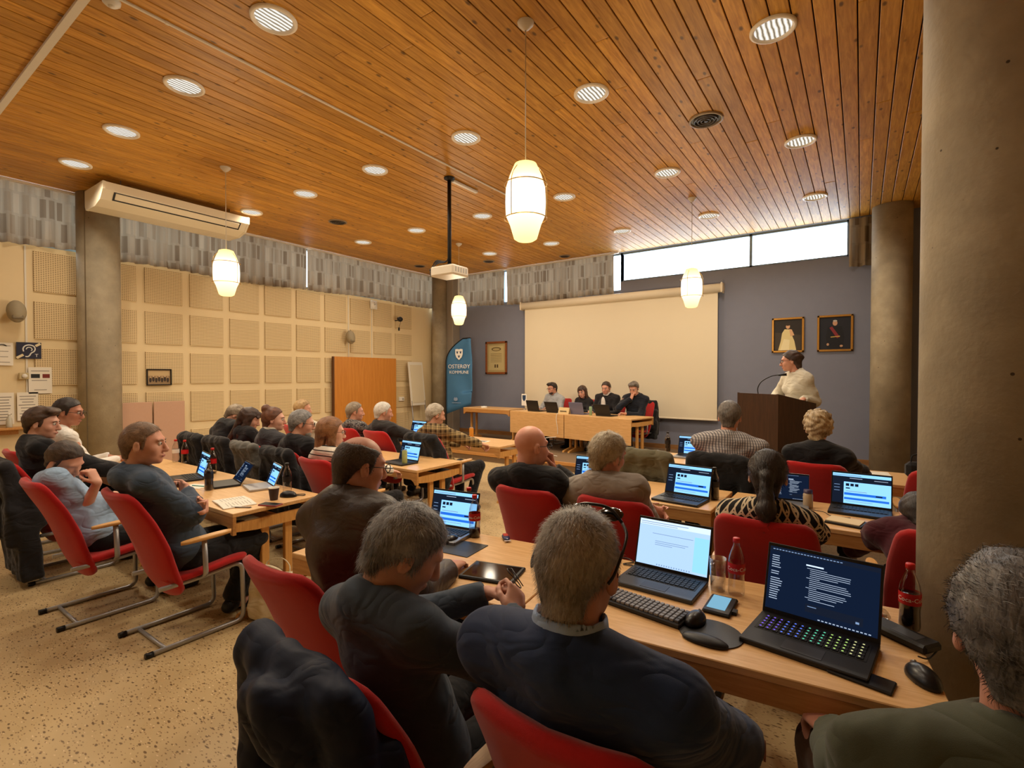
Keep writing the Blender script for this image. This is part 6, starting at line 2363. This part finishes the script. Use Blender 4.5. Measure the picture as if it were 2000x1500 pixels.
def wrap_text(s, size, rad, z, a0, mat, parent, name='lettering'):
    tv, tf = text_mesh(s, size, 0.0002, res=2)
    vv = []
    for p in tv:
        a = a0 + p.x / rad
        r_ = rad + 0.0006 + p.z
        vv.append((r_ * math.sin(a), -r_ * math.cos(a), z + p.y))
    return MB().add(vv, tf).build(name, mat, parent)


def bottle(x, y, label, fill=0.3, kind='red', z=0.7302, text=False, a0=0.0, sc=1.0, group=None):
    t = thing('soda_bottle', label, 'bottle', (x, y, z), 0, group)
    r_ = 0.0325
    pr = [(0.022, 0.0), (0.030, 0.004), (r_, 0.015), (0.031, 0.055), (0.0305, 0.075), (r_, 0.092), (r_, 0.135), (0.029, 0.160), (0.018, 0.192), (0.0125, 0.205), (0.0125, 0.218)]
    MB().lathe(pr, 24, caps=True).build('shell', M_PET, t)
    if fill > 0.02:
        zt = 0.006 + 0.17 * fill
        ip = [(q * 0.95, h_ + .002) for q, h_ in pr if h_ < zt]
        q_ = np.interp(zt, [h_ for _, h_ in pr], [q for q, _ in pr]) * .95
        MB().lathe(ip + [(q_, zt), (0, zt)], 20).build('drink', M_COLA, t)
    MB().lathe([(0.0145, 0.216), (0.0145, 0.232), (0.0125, 0.2345), (0, 0.2345)], 20).build('cap', M_REDCAP if kind != 'black' else plain('cap_black', srgb(26, 24, 26), .4), t)
    lm = {'red': M_REDLAB, 'black': plain('label_black', srgb(24, 20, 22), .45), 'clear': M_LABW}[kind]
    MB().lathe([(r_ + .0004, 0.094), (r_ + .0006, 0.096), (r_ + .0006, 0.133), (r_ + .0004, 0.135)], 24, caps=False).build('label_band', lm, t)
    if text:
        wrap_text('Coca-Cola', 0.021, r_ + .0006, 0.107, a0, M_LABW, t)
    t.scale = (sc, sc, sc)
    return t


def slab(name, label, cat, x, y, rz, size, mat, z=0.7302, parts=(), ch=0.003):
    t = thing(name, label, cat, (x, y, z), rz)
    MB().box((0, 0, size[2] / 2), size, ch=min(ch, size[2] * .4)).build('body', mat, t)
    for nm, c, s_, m in parts:
        MB().box(c, s_).build(nm, m, t)
    return t


def phone(x, y, rz, label, screen=None, case=None, z=0.7302, s=(0.073, 0.15, 0.009)):
    return slab('phone', label, 'phone', x, y, rz, s, case or M_BLACK, z, [('display', (0, 0, s[2] + .0002), (s[0] * .92, s[1] * .95, 0.0006), screen or M_BEZEL)])


def mouse(x, y, rz, label, z=0.7302, s=1.0):
    t = thing('computer_mouse', label, 'mouse', (x, y, z), rz)
    F_ = Field((-0.05, -0.08, -0.005), (0.05, 0.08, 0.06), 0.004)
    F_.ell((0, -0.008, 0.006), (0.033 * s, 0.056 * s, 0.034 * s), None, 0.01, planes=[((0, 0, 0.001), (0, 0, -1))])
    V, Q = F_.mesh()
    mesh_obj('shell', V, Q, plain('mouse_black', srgb(24, 24, 27), 0.32), t)
    MB().tube([(0, 0.026 * s, 0.034 * s), (0, 0.042 * s, 0.0245 * s)], 0.004, 8).build('scroll_wheel', M_GREYST, t)
    return t


def cable(pts, label, r=0.003, mat=None):
    o = MB().tube(smooth_path(pts, 8), r, 8).build('cable', mat or M_BLACK)
    return tag(o, label, 'cable')


def on(u, v, z=0.7302):
    p = at_z(u, v, z)
    return p.x, p.y


TR = NT_ROT
# --- near table
x, y = on(862, 1046, .74)
laptop(x - .02, y + 0.02, TR + R(2), 'open silver laptop with blue agenda on screen before the man in the leather jacket', 0.32, 0.22, 104, 'agenda', M_LAPSIL, back=M_LAPBLK)
x, y = on(893, 1069)
slab('mouse_pad', 'flat black mouse pad beside the cola bottles', 'mouse pad', x + .01, y, TR, (0.24, 0.20, 0.003), M_BLACK, ch=.001)
x, y = on(884, 1058)
mouse(x, y, TR, 'small black mouse on the flat black mouse pad', 0.7335, 0.9)
x, y = on(927, 1048)
bottle(x, y, 'cola bottle with a little drink left beside the flat mouse pad', 0.24, 'red', text=True, a0=0.35)
x, y = on(921, 1026)
bottle(x + .005, y - 0.03, 'empty cola bottle standing behind the one with a little drink', 0.0, 'red', text=True, a0=0.1)
x, y = on(988, 1053)
cp = thing('candy_bar', 'blue and red wrapped candy bar on the near table', 'candy bar', (x, y, .7302), TR + R(40))
Fc = Field((-0.03, -0.08, -0.002), (0.03, 0.08, 0.03), 0.004)
Fc.ell((0, 0, 0.011), (0.021, 0.052, 0.011), None, 0.01)
V, Q = Fc.mesh()
mesh_obj('wrapper', V, Q, plain('wrapper_blue', srgb(50, 54, 96), 0.3), cp)
MB().box((0, 0.01, 0.0215), (0.026, 0.045, 0.002), ch=.0008).build('red_print', plain('wrapper_red', srgb(190, 70, 60), .35), cp)
MB().box((0, -0.055, 0.009), (0.036, 0.012, 0.002)).build('crimp', plain('wrapper_white', srgb(210, 200, 200), .35), cp)
x, y = on(962, 1121)
slab('tablet_computer', 'black tablet in a rugged case lying flat near the man in the slate sweatshirt', 'tablet', x, y, TR + R(8), (0.255, 0.195, 0.013), M_BLACK, parts=[('display', (0, 0, .0132), (.225, .165, .0006), plain('tablet_glass', srgb(34, 24, 20), 0.08, spec=.6))], ch=.005)
x, y = on(1288, 1143, .74)
laptop(x - .005, y + .03, TR + R(-8), 'open laptop with a pale document on screen before the man in the navy suit', 0.335, 0.235, 107, 'doc', plain('laptop_graphite', srgb(70, 74, 80), .4, metal=.3), back=M_LAPBLK)
x, y = on(1262, 1190)
kt = thing('keyboard', 'compact grey keyboard in front of the document laptop', 'keyboard', (x, y - .01, .7302), TR + R(-14))
MB().box((0, 0, 0.010), (0.32, 0.115, 0.018), ch=.004).build('case', plain('kb_case', srgb(44, 46, 50), .5), kt)
kk = MB()
for i in range(16):
    for j in range(5):
        kk.box((-0.148 + 0.0197 * i, -0.043 + 0.0213 * j, 0.024), (0.0165, 0.0178, 0.010), ch=.002, mi=1 if i in (0, 15) or (j == 0 and i < 3) else 0)
ko = kk.build('keycaps', [plain('keycap_grey', srgb(128, 130, 136), .5), plain('keycap_dark', srgb(66, 68, 76), .5)], kt)
ko['kind'] = 'stuff'
x, y = on(1382, 1236)
mp_ = thing('mouse_pad', 'rounded black mouse pad with wrist rest', 'mouse pad', (x + .01, y, .7302), TR + R(-8))
MB().prism([(0.105 * math.cos(a), 0.10 * math.sin(a)) for a in np.linspace(0, 6.2832, 33)[:-1]], 0, 0.004).build('mat', M_BLACK, mp_)
Fw = Field((-0.12, -0.13, -0.002), (0.12, 0.02, 0.04), 0.006)
Fw.ell((0.0, -0.07, 0.004), (0.078, 0.034, 0.020), None, 0.01, planes=[((0, 0, 0.001), (0, 0, -1))])
V, Q = Fw.mesh()
mesh_obj('wrist_rest', V, Q, M_BLACK, mp_)
x, y = on(1360, 1216)
mouse(x, y, TR + R(-15), 'black mouse on the rounded mouse pad', 0.7345, 1.0)
x, y = on(1407, 1186)
slab('phone_case', 'phone with lit blue screen lying on a black wallet case', 'phone', x, y, TR + R(-6), (0.10, 0.165, 0.014), M_BLACK, parts=[('display', (-.006, .008, .0145), (.066, .125, .001), emission('phone_lit', srgb(120, 170, 196), .7)), ('clasp', (.058, -.03, .008), (.016, .03, .012), M_BLACK)], ch=.005)
x, y = on(1402, 1152)
tg = thing('drinking_glass', 'empty straight drinking glass beside the document laptop', 'glass', (x, y, .7302))
MB().lathe([(0.0, 0.004), (0.026, 0.004), (0.028, 0.0), (0.031, 0.06), (0.034, 0.135), (0.032, 0.135), (0.029, 0.06), (0.0255, 0.010), (0, 0.010)], 28, caps=False).build('tumbler', M_GLASS, tg)
x, y = on(1437, 1163)
bottle(x, y + .01, 'empty cola bottle beside the drinking glass', 0.0, 'red', text=True, a0=0.35)
x, y = on(1585, 1262, .74)
laptop(x - .01, y + .02, TR + R(-14), 'large black gaming laptop with dark text screen and coloured key lights', 0.36, 0.262, 108, 'dark', M_LAPBLK, seed=4, rgbk=True)
x, y = on(1690, 1338)
phone(x - .01, y + .03, TR + R(-108), 'black phone lying half under the gaming laptop', z=.7302, s=(.078, .16, .009))
x, y = on(1708, 1206)
cb = thing('sweets_bag', 'crumpled clear bag of pink sweets behind the gaming laptop', 'bag', (x, y, .7302), .3)
Fb = Field((-0.08, -0.08, -0.002), (0.08, 0.08, 0.06), 0.005)
Fb.ell((0, 0, 0.014), (0.05, 0.04, 0.018), None, 0.01)
Fb.folds(0.004, 2.0, 3.0)
V, Q = Fb.mesh()
mesh_obj('film', V, Q, M_PET, cb)
for k in range(7):
    MB().ellipsoid((0.03 * math.cos(k * 2.1) * (.4 + .1 * k), 0.022 * math.sin(k * 2.1), 0.012 + .003 * (k % 3)), (0.011, 0.009, 0.007), nu=10, nv=6).build('sweet', plain('sweet_pink' if k % 2 else 'sweet_cream', srgb(226, 130, 120) if k % 2 else srgb(236, 214, 190), .5), cb)
x, y = on(1768, 1252)
pbk = slab('power_brick', 'long black power brick beside the full cola bottle', 'power adapter', x - .01, y + .01, TR + R(-42), (0.20, 0.085, 0.030), M_BLACK, parts=[('rating_label', (0.02, 0, .0302), (.08, .05, .0006), plain('label_dark', srgb(52, 52, 56), .5))], ch=.008)
x, y = on(1783, 1228)
bottle(x - .01, y - 0.01, 'nearly full cola bottle against the great pillar', 0.72, 'red', text=True, a0=0.1)
x, y = on(1800, 1330)
mouse(x, y + .01, TR + R(20), 'black gaming mouse at the end of the table', 0.7302, 1.12)
a = on(1795, 1300); b_ = on(1850, 1292); c_ = on(1838, 1275); d_ = on(1800, 1268)
cable([(a[0], a[1] + .03, .745), (a[0] + .03, a[1] + .06, .735), (c_[0] + .0, c_[1] + .05, .735), (d_[0], d_[1] + .06, .736), (d_[0] - .08, d_[1] + .10, .735)], 'thin black mouse cable looping over the table end', .0025)
a = on(1215, 1098)
cable([(a[0] - .05, a[1] + .02, .734), (a[0], a[1] + .05, .735), (a[0] + .05, a[1] + .02, .735), (a[0] + .02, a[1] - .03, .735), (a[0] + .12, a[1] - .01, .736)], 'tangled black charging cable behind the document laptop', .003)
# --- table with the open notebook
x, y = on(497, 952, .74)
laptop(x, y + .03, R(-16), 'tablet computer on a stand with blue agenda, beside the paper cup', 0.25, 0.18, 112, 'agenda', plain('tablet_silver', srgb(176, 176, 180), .35, metal=.5), keys=False)
x, y = on(452, 982)
nb_ = thing('notebook', 'open notebook with handwriting beside the man in the hoodie', 'notebook', (x + .02, y + .01, .7302), R(-12))
for s_ in (-1, 1):
    MB().box((s_ * .078, 0, .006), (.155, .21, .010), rot=RY(R(3 * s_)), ch=.002).build('page_block', M_PAPER, nb_)
hw_ = MB()
for k in range(8):
    for s_ in (-1, 1):
        hw_.box((s_ * .078, .075 - .02 * k, .0118 + .0), (.11 - .02 * (k % 3), .0016, .0006), rot=RY(R(3 * s_)))
ho_ = hw_.build('handwriting', M_INK, nb_)
ho_['kind'] = 'stuff'
x, y = on(472, 992)
pn_ = thing('pen', 'silver pen beside the open notebook', 'pen', (x, y, .7302), R(-55))
MB().tube([(0, -.07, .005), (0, .055, .005)], .0045, 10).build('barrel', M_GREYST, pn_)
MB().tube([(0, .055, .005), (0, .07, .005)], [.0045, .001], 10).build('tip', M_BLACK, pn_)
x, y = on(535, 976)
cu_ = thing('paper_cup', 'dark brown printed paper cup on the notebook table', 'cup', (x, y, .7302))
MB().lathe([(0.026, 0.0), (0.0365, 0.085)], 24, caps=False).build('sleeve', plain('cup_brown', srgb(58, 44, 46), .6, noise=.5, nscale=30), cu_)
MB().lathe([(0.0365, 0.085), (0.0385, 0.088), (0.0375, 0.0905), (0.035, 0.088), (0.026, .008), (0, .008)], 24, caps=False).build('rim', M_WHITE, cu_)
x, y = on(531, 986)
phone(x, y - .01, R(-70), 'phone in a red case on the notebook table', case=plain('case_red', srgb(150, 36, 40), .4))
x, y = on(546, 966)
bottle(x + .02, y + .05, 'clear water bottle with dark label on the notebook table', 0.0, 'black')
x, y = on(565, 970)
mouse(x, y, R(-60), 'black glasses case beside the water bottle', .7302, 1.15)
a = on(585, 967)
cable([(a[0] - .03, a[1] - .01, .734), (a[0] + .02, a[1] + .03, .735), (a[0] + .05, a[1] + .0, .735), (a[0] + .0, a[1] - .03, .735)], 'short black cable coil at the end of the notebook table', .003)
x, y = on(408, 957)
bottle(x, y, 'dark cola bottle before the man in the hoodie', 0.9, 'black')
x, y = on(425, 948, .74)
laptop(x - .02, y + .06, R(-14), 'dark-screened tablet laptop behind the dark cola bottle', 0.27, 0.19, 125, 'dark', M_LAPBLK, keys=False)
x, y = on(345, 935, .74)
laptop(x + .03, y + .06, R(-12), 'open black laptop with agenda before the man in the light blue shirt', 0.31, 0.215, 106, 'agenda', M_LAPBLK)
x, y = on(402, 926)
bottle(x + .02, y + .05, 'cola bottle with red label behind the dark-screened tablet', 0.05, 'red')
x, y = on(392, 950)
sl_ = slab('pen_sheet', 'white sheet with a teal pen on the notebook table', 'papers', x - .03, y - .02, R(20), (.2, .14, .002), M_PAPER, parts=[('teal_pen', (.02, 0, .005), (.12, .008, .007), plain('pen_teal', srgb(60, 150, 140), .4))], ch=.0005)
x, y = on(218, 895, .74)
laptop(x + .1, y + .05, R(-10), 'small tablet laptop before the man in the white shirt', 0.26, 0.19, 110, 'agenda', M_LAPBLK, keys=False)
x, y = on(340, 905)
bottle(x + .05, y + .08, 'empty clear bottle with red label near the pink boards', 0.0, 'red')
x, y = on(322, 905)
bottle(x, y + .1, 'second empty clear bottle with red cap near the pink boards', 0.0, 'clear')
# --- middle tables, wall side
x, y = on(770, 905, .74)
laptop(x, y + .08, R(-4), 'open black laptop with agenda before the woman in the striped top', 0.31, 0.215, 105, 'agenda', M_LAPBLK)
x, y = on(789, 908)
cn = thing('soda_can', 'slim green and yellow soda can beside the laptop', 'can', (x + .01, y - .0, .7302))
MB().lathe([(0.02, 0), (0.0265, 0.006), (0.0265, 0.135), (0.021, 0.148)], 24, caps=False).build('can_body', plain('can_print', srgb(168, 180, 120), .35, noise=.35, nscale=28), cn)
MB().lathe([(0.021, 0.148), (0.0225, 0.150), (0.020, 0.1505), (0.019, 0.146), (0, 0.146)], 24, caps=False).build('can_lid', M_GREYST, cn)
x, y = on(790, 842, .74)
laptop(x + .55, y - .38, R(-4), 'open laptop with agenda before the white-haired man in the dark sweater', 0.32, 0.22, 106, 'agenda', M_LAPBLK)
laptop(-5.30, 5.26, R(0), 'dark laptop before the man in the speckled shirt', 0.3, 0.21, 112, 'dark', M_LAPBLK)
x, y = on(919, 858)
cn2 = thing('soda_can', 'orange soda can in front of the man in the plaid shirt', 'can', (x, y + .02, .7302))
MB().lathe([(0.022, 0), (0.030, 0.006), (0.030, 0.15), (0.024, 0.163)], 24, caps=False).build('can_body', plain('can_orange', srgb(206, 140, 50), .35, noise=.25, nscale=24), cn2)
MB().lathe([(0.024, 0.163), (0.0255, 0.165), (0.022, 0.1655), (0.021, 0.161), (0, 0.161)], 24, caps=False).build('can_lid', M_GREYST, cn2)
x, y = on(940, 862)
slab('paper_sheet', 'white sheet of notes under the hand of the man in plaid', 'papers', x, y, R(12), (.21, .15, .003), M_PAPER, parts=[('notes', (0, 0, .0032), (.15, .1, .0004), M_INK)], ch=.0005)
# --- middle tables, pillar side
x, y = on(1143, 947, .74)
laptop(x, y + .03, R(6), 'open silver laptop with agenda before the bald man', 0.31, 0.215, 106, 'agenda', M_LAPSIL)
x, y = on(1136, 954)
phone(x - .02, y - .10, R(-60), 'dark phone beside the silver laptop of the bald man', s=(.075, .15, .01))
x, y = on(1326, 977, .74)
laptop(x, y + .03, R(-6), 'open black laptop with agenda and a yellow sticker, before the man in the grey blazer', 0.335, 0.235, 108, 'agenda', M_LAPBLK)
x, y = on(1396, 975)
bottle(x, y - .01, 'half-full black-label cola bottle beside the note card', 0.55, 'black')
x, y = on(1379, 974)
slab('note_card', 'small white folded note card beside the black-label bottle', 'card', x, y + .02, R(4), (.05, .012, .075), M_PAPER, ch=.001)
x, y = on(1545, 990, .74)
laptop(x, y + .06, R(4), 'upright white-framed tablet before the woman in the nordic sweater', 0.2, 0.2, 104, 'dark', M_LAPSIL, keys=False, seed=2)
x, y = on(1568, 990)
jr = thing('jar', 'small jar with a dark lid beside the white-framed tablet', 'jar', (x + .03, y, .7302))
MB().lathe([(0.026, 0), (0.03, 0.006), (0.03, 0.09), (0.024, 0.1)], 20, caps=True).build('glass_body', plain('jar_pale', srgb(170, 150, 124), .35), jr)
MB().lathe([(0.027, 0.1), (0.027, 0.122), (0, 0.123)], 20, caps=False).build('lid', plain('jar_lid', srgb(60, 50, 80), .4), jr)
x, y = on(1672, 1000, .74)
laptop(x + .02, y + .02, R(-2), 'open black laptop with agenda beside the cream notepad', 0.34, 0.235, 106, 'agenda', M_LAPBLK)
x, y = on(1652, 1022)
slab('notepad', 'cream notepad on a dark folder before the person in maroon', 'notepad', x, y - .01, R(-12), (.19, .15, .014), M_BLACK, parts=[('pad', (-.005, .004, .0165), (.175, .135, .006), plain('paper_cream', srgb(220, 200, 160), .8))])
a = on(1590, 1000)
cable([(a[0] - .05, a[1] + .04, .735), (a[0] + .05, a[1] + .02, .735), (a[0] + .1, a[1] - .06, .735), (a[0] + .2, a[1] - .05, .735)], 'thin dark cable on the nordic sweater table', .0022)
# --- back row of the room
x, y = on(1345, 893, .74)
laptop(x, y + .03, R(0), 'open silver laptop with white and blue page before the man in the checked shirt', 0.32, 0.22, 105, 'agenda', M_LAPSIL)
x, y = on(1304, 882)
bottle(x, y, 'full dark cola bottle beside the laptop of the man in the checked shirt', 0.95, 'black')
x, y = on(1518, 893)
bottle(x, y + .1, 'clear bottle with dark label in front of the lectern', 0.2, 'black')
x, y = on(1712, 930)
slab('paper_sheet', 'white sheet on the table of the curly-haired woman', 'papers', x, y + .1, R(5), (.21, .3, .003), M_PAPER, ch=.0005)
x, y = on(1690, 910)
bg = thing('handbag', 'small black handbag on the table near the far pillar', 'bag', (0.44, 5.62, .7302), .2)
MB().box((0, 0, .07), (.24, .1, .14), ch=.03).build('body', C_BLACK, bg)
MB().tube(smooth_path([(-.08, 0, .13), (-.06, 0, .2), (.06, 0, .2), (.08, 0, .13)], 5), .007, 6).build('strap', C_BLACK, bg)
# --- head table
hz_ = DAIS + .7302


def onh(s_, t_):
    p = _HP + _hx * s_ + _hy * t_
    return p.x, p.y


for s_, lb, bm, ang in ((0.50, 'black laptop before the man in the pale grey sweater', M_LAPBLK, 105), (1.02, 'black laptop before the long-haired woman at the head table', M_LAPBLK, 112),
                        (1.62, 'blue-grey laptop before the man in the open pale shirt', plain('laptop_bluegrey', srgb(120, 124, 160), .35, metal=.4), 104), (2.22, 'black laptop before the bearded man at the head table', M_LAPBLK, 112)):
    x, y = onh(s_, 0.30)
    laptop(x, y, HT_ROT + R(180), lb, 0.33, 0.225, ang, 'agenda', bm, z=hz_)
x, y = onh(1.34, 0.12)
npl_ = thing('name_plate', 'cream folded name plate on the head table', 'name plate', (x, y, hz_), HT_ROT)
MB().box((0, .02, .06), (.26, .004, .125), rot=RX(R(-16))).build('front_card', plain('card_cream', srgb(224, 200, 150), .7), npl_)
MB().box((0, .052, .06), (.26, .004, .125), rot=RX(R(16))).build('back_card', plain('card_cream', (0, 0, 0)), npl_)
MB().box((0, .000, .05), (.16, .003, .014), rot=RX(R(-16))).build('printed_line', M_BLACK, npl_)
x, y = onh(1.93, 0.2)
cn3 = thing('soda_can', 'pale green soda can on the head table', 'can', (x, y, hz_))
MB().lathe([(0.022, 0), (0.029, 0.006), (0.029, 0.15), (0.024, 0.163), (.022, .165), (0, .163)], 20, caps=False).build('can_body', plain('can_green', srgb(150, 178, 140), .35, noise=.2, nscale=24), cn3)
MB().lathe([(0.024, 0.163), (0.0255, 0.166), (0.022, 0.1665)], 20, caps=False).build('can_rim', M_GREYST, cn3)
a = onh(1.30, -0.008)
cable([(a[0], a[1] + .05, hz_ + .004), (a[0], a[1] - .004, hz_ + .004), (a[0] - .01, a[1] - .02, hz_ - .1), (a[0] + .02, a[1] - .02, hz_ - .28), (a[0] + .02, a[1] - .02, hz_ - .38)], 'white cable hanging down the front of the head table', .006, M_WHITE)
a = onh(1.25, -.15)
cable([(a[0] + .1, a[1] + .05, DAIS + .3), (a[0] - .12, a[1] - .05, DAIS + .26), (a[0] - .2, a[1] - .12, DAIS + .1), (a[0], a[1] - .2, DAIS + .015), (a[0] + .35, a[1] - .35, DAIS + .012)], 'white cable looping on the dais below the head table', .007, M_WHITE)
pk = thing('conference_puck', 'small white conference speaker on the side table', 'speaker', (-7.05, 8.98, hz_))
MB().lathe([(0.075, 0), (0.08, .01), (0.07, .035), (0, .04)], 24, caps=True).build('housing', M_WHITE, pk)
MB().lathe([(0.02, .039), (0.018, .046), (0, .047)], 14, caps=False).build('button', M_GREYST, pk)
x, y = onh(0.08, 0.42)
tf_ = thing('table_pennant', 'small white table pennant with dark emblem on a stand', 'pennant', (x - .05, y, hz_), HT_ROT)
MB().tube([(0, 0, 0), (0, 0, .36)], .004, 8).build('stand', M_GREYST, tf_)
MB().lathe([(.04, 0), (.04, .012), (.01, .02)], 20).build('base', M_GREYST, tf_)
MB().box((0, -.012, .215), (.15, .003, .25)).build('cloth', M_PRINTW, tf_)
MB().add([(x_ * .5, -.0145, .25 + z_ * .5) for x_, z_ in sh], [tuple(range(len(sh)))]).build('emblem', plain('print_navy', (0, 0, 0)), tf_)
MB().tube([(-.075, -.012, .34), (0, 0, .375), (.075, -.012, .34)], .002, 6).build('cord', M_GREYST, tf_)
# --- on the floor
x, y = on(522, 1212, 0.0)
tb = thing('tote_bag', 'cream canvas tote bag lettered EA leaning on the floor beside the sneakers', 'bag', (x + .02, y + .05, 0.0), R(28))
Ft = Field((-0.24, -0.12, -0.01), (0.24, 0.12, 0.42), 0.011)
Ft.rbox((0, 0, 0.155), (0.145, 0.03, 0.125), mat3(RX(R(-8))), 0.025, 0.02)
Ft.ell((0, 0, 0.07), (0.17, 0.075, 0.07), None, 0.04, planes=[((0, 0, 0.002), (0, 0, -1))])
Ft.folds(0.005, 1.0, 1.1)
V, Q = Ft.mesh()
M_CANVAS = cloth('canvas_cream', (206, 192, 162))
mesh_obj('bag_body', V, Q, M_CANVAS, tb)
for s_ in (-1, 1):
    MB().tube(smooth_path([(-.08, s_ * .02, .28), (-.09, s_ * .05, .36), (.0, s_ * .07, .38), (.07, s_ * .05, .34), (.08, s_ * .02, .28)], 5), .009, 6, flat=.4).build('strap', M_CANVAS, tb)
tv, tf2 = text_mesh('E A', 0.05, .0004)
MB().add([(p.x, -.062 - p.z + .14 * (.24 + p.y - .24) * 0, .215 + p.y) for p in tv], tf2).build('lettering', M_INK, tb)
MB().box((0.0, -.0615, .19), (.05, .001, .008)).build('small_print', M_INK, tb)
# thing in the grey-haired man's hands
gx = PEOPLE[1]
hnd = thing('folded_glasses', 'dark folded reading glasses in the hands of the man in the slate sweatshirt', 'glasses', (0, 0, 0))
_m = gx.matrix_basis
_c = Matrix.Translation(gx.location) @ Matrix.Rotation(gx.rotation_euler.z, 4, 'Z') @ Vector((0.03, 0.405, 0.915))
hnd.location = _c
hnd.rotation_euler = (R(50), R(20), R(-30))
for s_ in (-1, 1):
    MB().tube([(0.026 * s_ + 0.022 * math.cos(a), 0.0, 0.018 * math.sin(a)) for a in np.linspace(0, 6.2832, 17)[:-1]], .002, 6, closed=True).build('rim', M_GLASSB, hnd)
MB().tube([(-.046, 0, .004), (-.04, .01, .0), (.05, .012, -.004)], .002, 6).build('temple', M_GLASSB, hnd)
# sunglasses pushed up on the head of the man in navy
nv = PEOPLE[0]
hc_ = Vector(nv['_hc'])
sg = MB()
for s_ in (-1, 1):
    sg.tube(smooth_path([(0.072 * s_, 0.062, 0.098), (0.094 * s_, 0.03, 0.072), (0.096 * s_, -0.035, 0.012), (0.088 * s_, -0.055, -0.012)], 5), [.0035] * 16, 6)
sg.tube(smooth_path([(-0.072, 0.062, 0.098), (-0.04, 0.072, 0.124), (0, 0.07, 0.13), (0.04, 0.072, 0.124), (0.072, 0.062, 0.098)], 5), .004, 6)
so_g = sg.build('sunglasses', M_GLASSB, nv)
so_g.matrix_local = Matrix.Translation(hc_) @ (RZ(R(4)) @ RX(R(-10))).to_4x4()
for s_ in (-1, 1):
    ln_ = MB().ellipsoid((0.038 * s_, 0.078, 0.112), (0.031, 0.006, 0.022), rot=RX(R(-48))).build('lens', plain('sunglass_lens', srgb(20, 18, 20), .1, spec=.6), so_g)


# ------------------------------------------------------------------ coats hung over chair backs
def coat(x, y, rz, mat, label, seed, long=0.30, hood=False, sleeves=True, z0=0.0, wide=0.25, name='coat', amp=0.009, thick=0.026):
    t = thing(name, label, 'coat', (x, y, z0), rz)
    C_ = Field((-0.42, -0.62, long - 0.08), (0.42, -0.02, 1.10), 0.0125)
    lean_ = mat3(RX(R(24)))
    C_.rbox((0, -0.335, 0.80), (wide - .03, 0.020, 0.14), lean_, thick, 0.04)
    C_.rbox((0, -0.27, 0.62), (wide, 0.035, 0.16), mat3(RX(R(18))), thick, 0.06)
    zb = (0.56 + long) / 2
    C_.rbox((0, -0.275, zb), (wide + .01, 0.045, max(0.03, 0.58 - zb)), mat3(RX(R(4))), thick * .8, 0.06)
    C_.cone((-0.19, -0.385, 0.945), (0.19, -0.385, 0.945), 0.045, 0.045, 0.04)
    if sleeves:
        for q in (-1, 1):
            C_.cone((0.20 * q, -0.37, 0.89), (0.245 * q, -0.36, 0.62), 0.05, 0.046, 0.03)
            C_.cone((0.245 * q, -0.36, 0.62), (0.235 * q, -0.37, max(long, 0.36)), 0.046, 0.04, 0.03)
    if hood:
        C_.ell((0.03, -0.42, 0.83), (0.14, 0.06, 0.15), mat3(RX(R(22))), 0.025)
        C_.ell((0.03, -0.475, 0.80), (0.085, 0.03, 0.10), mat3(RX(R(22))), 0.02, cut=True)
    C_.folds(amp, seed, 0.9, (1.25, 1, 0.4))
    V, Q = C_.mesh()
    mesh_obj('cloth', relax(V, Q, 1, .4), Q, mat, t)
    return t


def chair_of(i):
    p = PEOPLE[i]
    return p.location.x, p.location.y, p.rotation_euler.z


M_RAIN = add_wrinkles(plain('rain_jacket_navy', srgb(16, 28, 52), 0.6, spec=0.25, noise=0.15, nscale=8), 0.9, 6.0, 0.04)
cx, cy, ca = chair_of(1)
rj = coat(cx, cy, ca, M_RAIN, 'navy hooded rain jacket hung over the chair of the man in the slate sweatshirt', 1.0, 0.16, True, True, wide=0.215, name='rain_jacket', amp=0.009)
MB().lathe([(.008, 0), (.008, .003), (0, .0035)], 12, c=(.17, -.345, .52), axis=RX(R(90))).build('snap_button', M_GREYST, rj)
C_FUR = cloth('shawl_grey_fur', (96, 94, 88), noise=0.5)
for i, m, lb, sd, lg in ((6, C_BLACK2, 'long black padded coat hung over the chair of the young man in the zip jacket', 2.0, 0.10), (9, C_BLACK, 'black coat over the chair of the bearded man in black', 3.0, 0.34),
                         (12, C_BLACK, 'black coat over the chair of the man bowed over the table', 4.0, 0.34), (11, C_BLACK2, 'soft black coat over the chair of the brunette woman', 5.0, 0.36),
                         (13, C_BLACK, 'black jacket over the chair of the man in plaid', 6.0, 0.4), (21, C_BLACK, 'black jacket over the chair of the man in the checked shirt', 7.0, 0.36)):
    cx, cy, ca = chair_of(i)
    coat(cx, cy, ca, m, lb, sd, lg, False, True)
cx, cy, ca = chair_of(10)
coat(cx, cy, ca, C_FUR, 'grey furry shawl over the chair of the woman with the bun', 8.0, 0.5, False, False, wide=0.2, name='shawl', amp=0.014)
cx, cy, ca = chair_of(26)
coat(cx, cy, ca, C_BLACK, 'dark coat over the head table chair of the bearded man', 9.0, 0.3, False, True, DAIS)
chair(-1.55, 4.62, 0.0, 'red chair hidden under an olive jacket beside the checked-shirt man')
coat(-1.55, 4.62, 0.0, cloth('jacket_olive_drab', (92, 86, 66)), 'olive jacket hung over an empty chair beside the checked-shirt man', 10.0, 0.36, False, True)
chair(0.50, 4.86, 0.0, 'empty red chair beside the curly-haired woman, near the pillar')
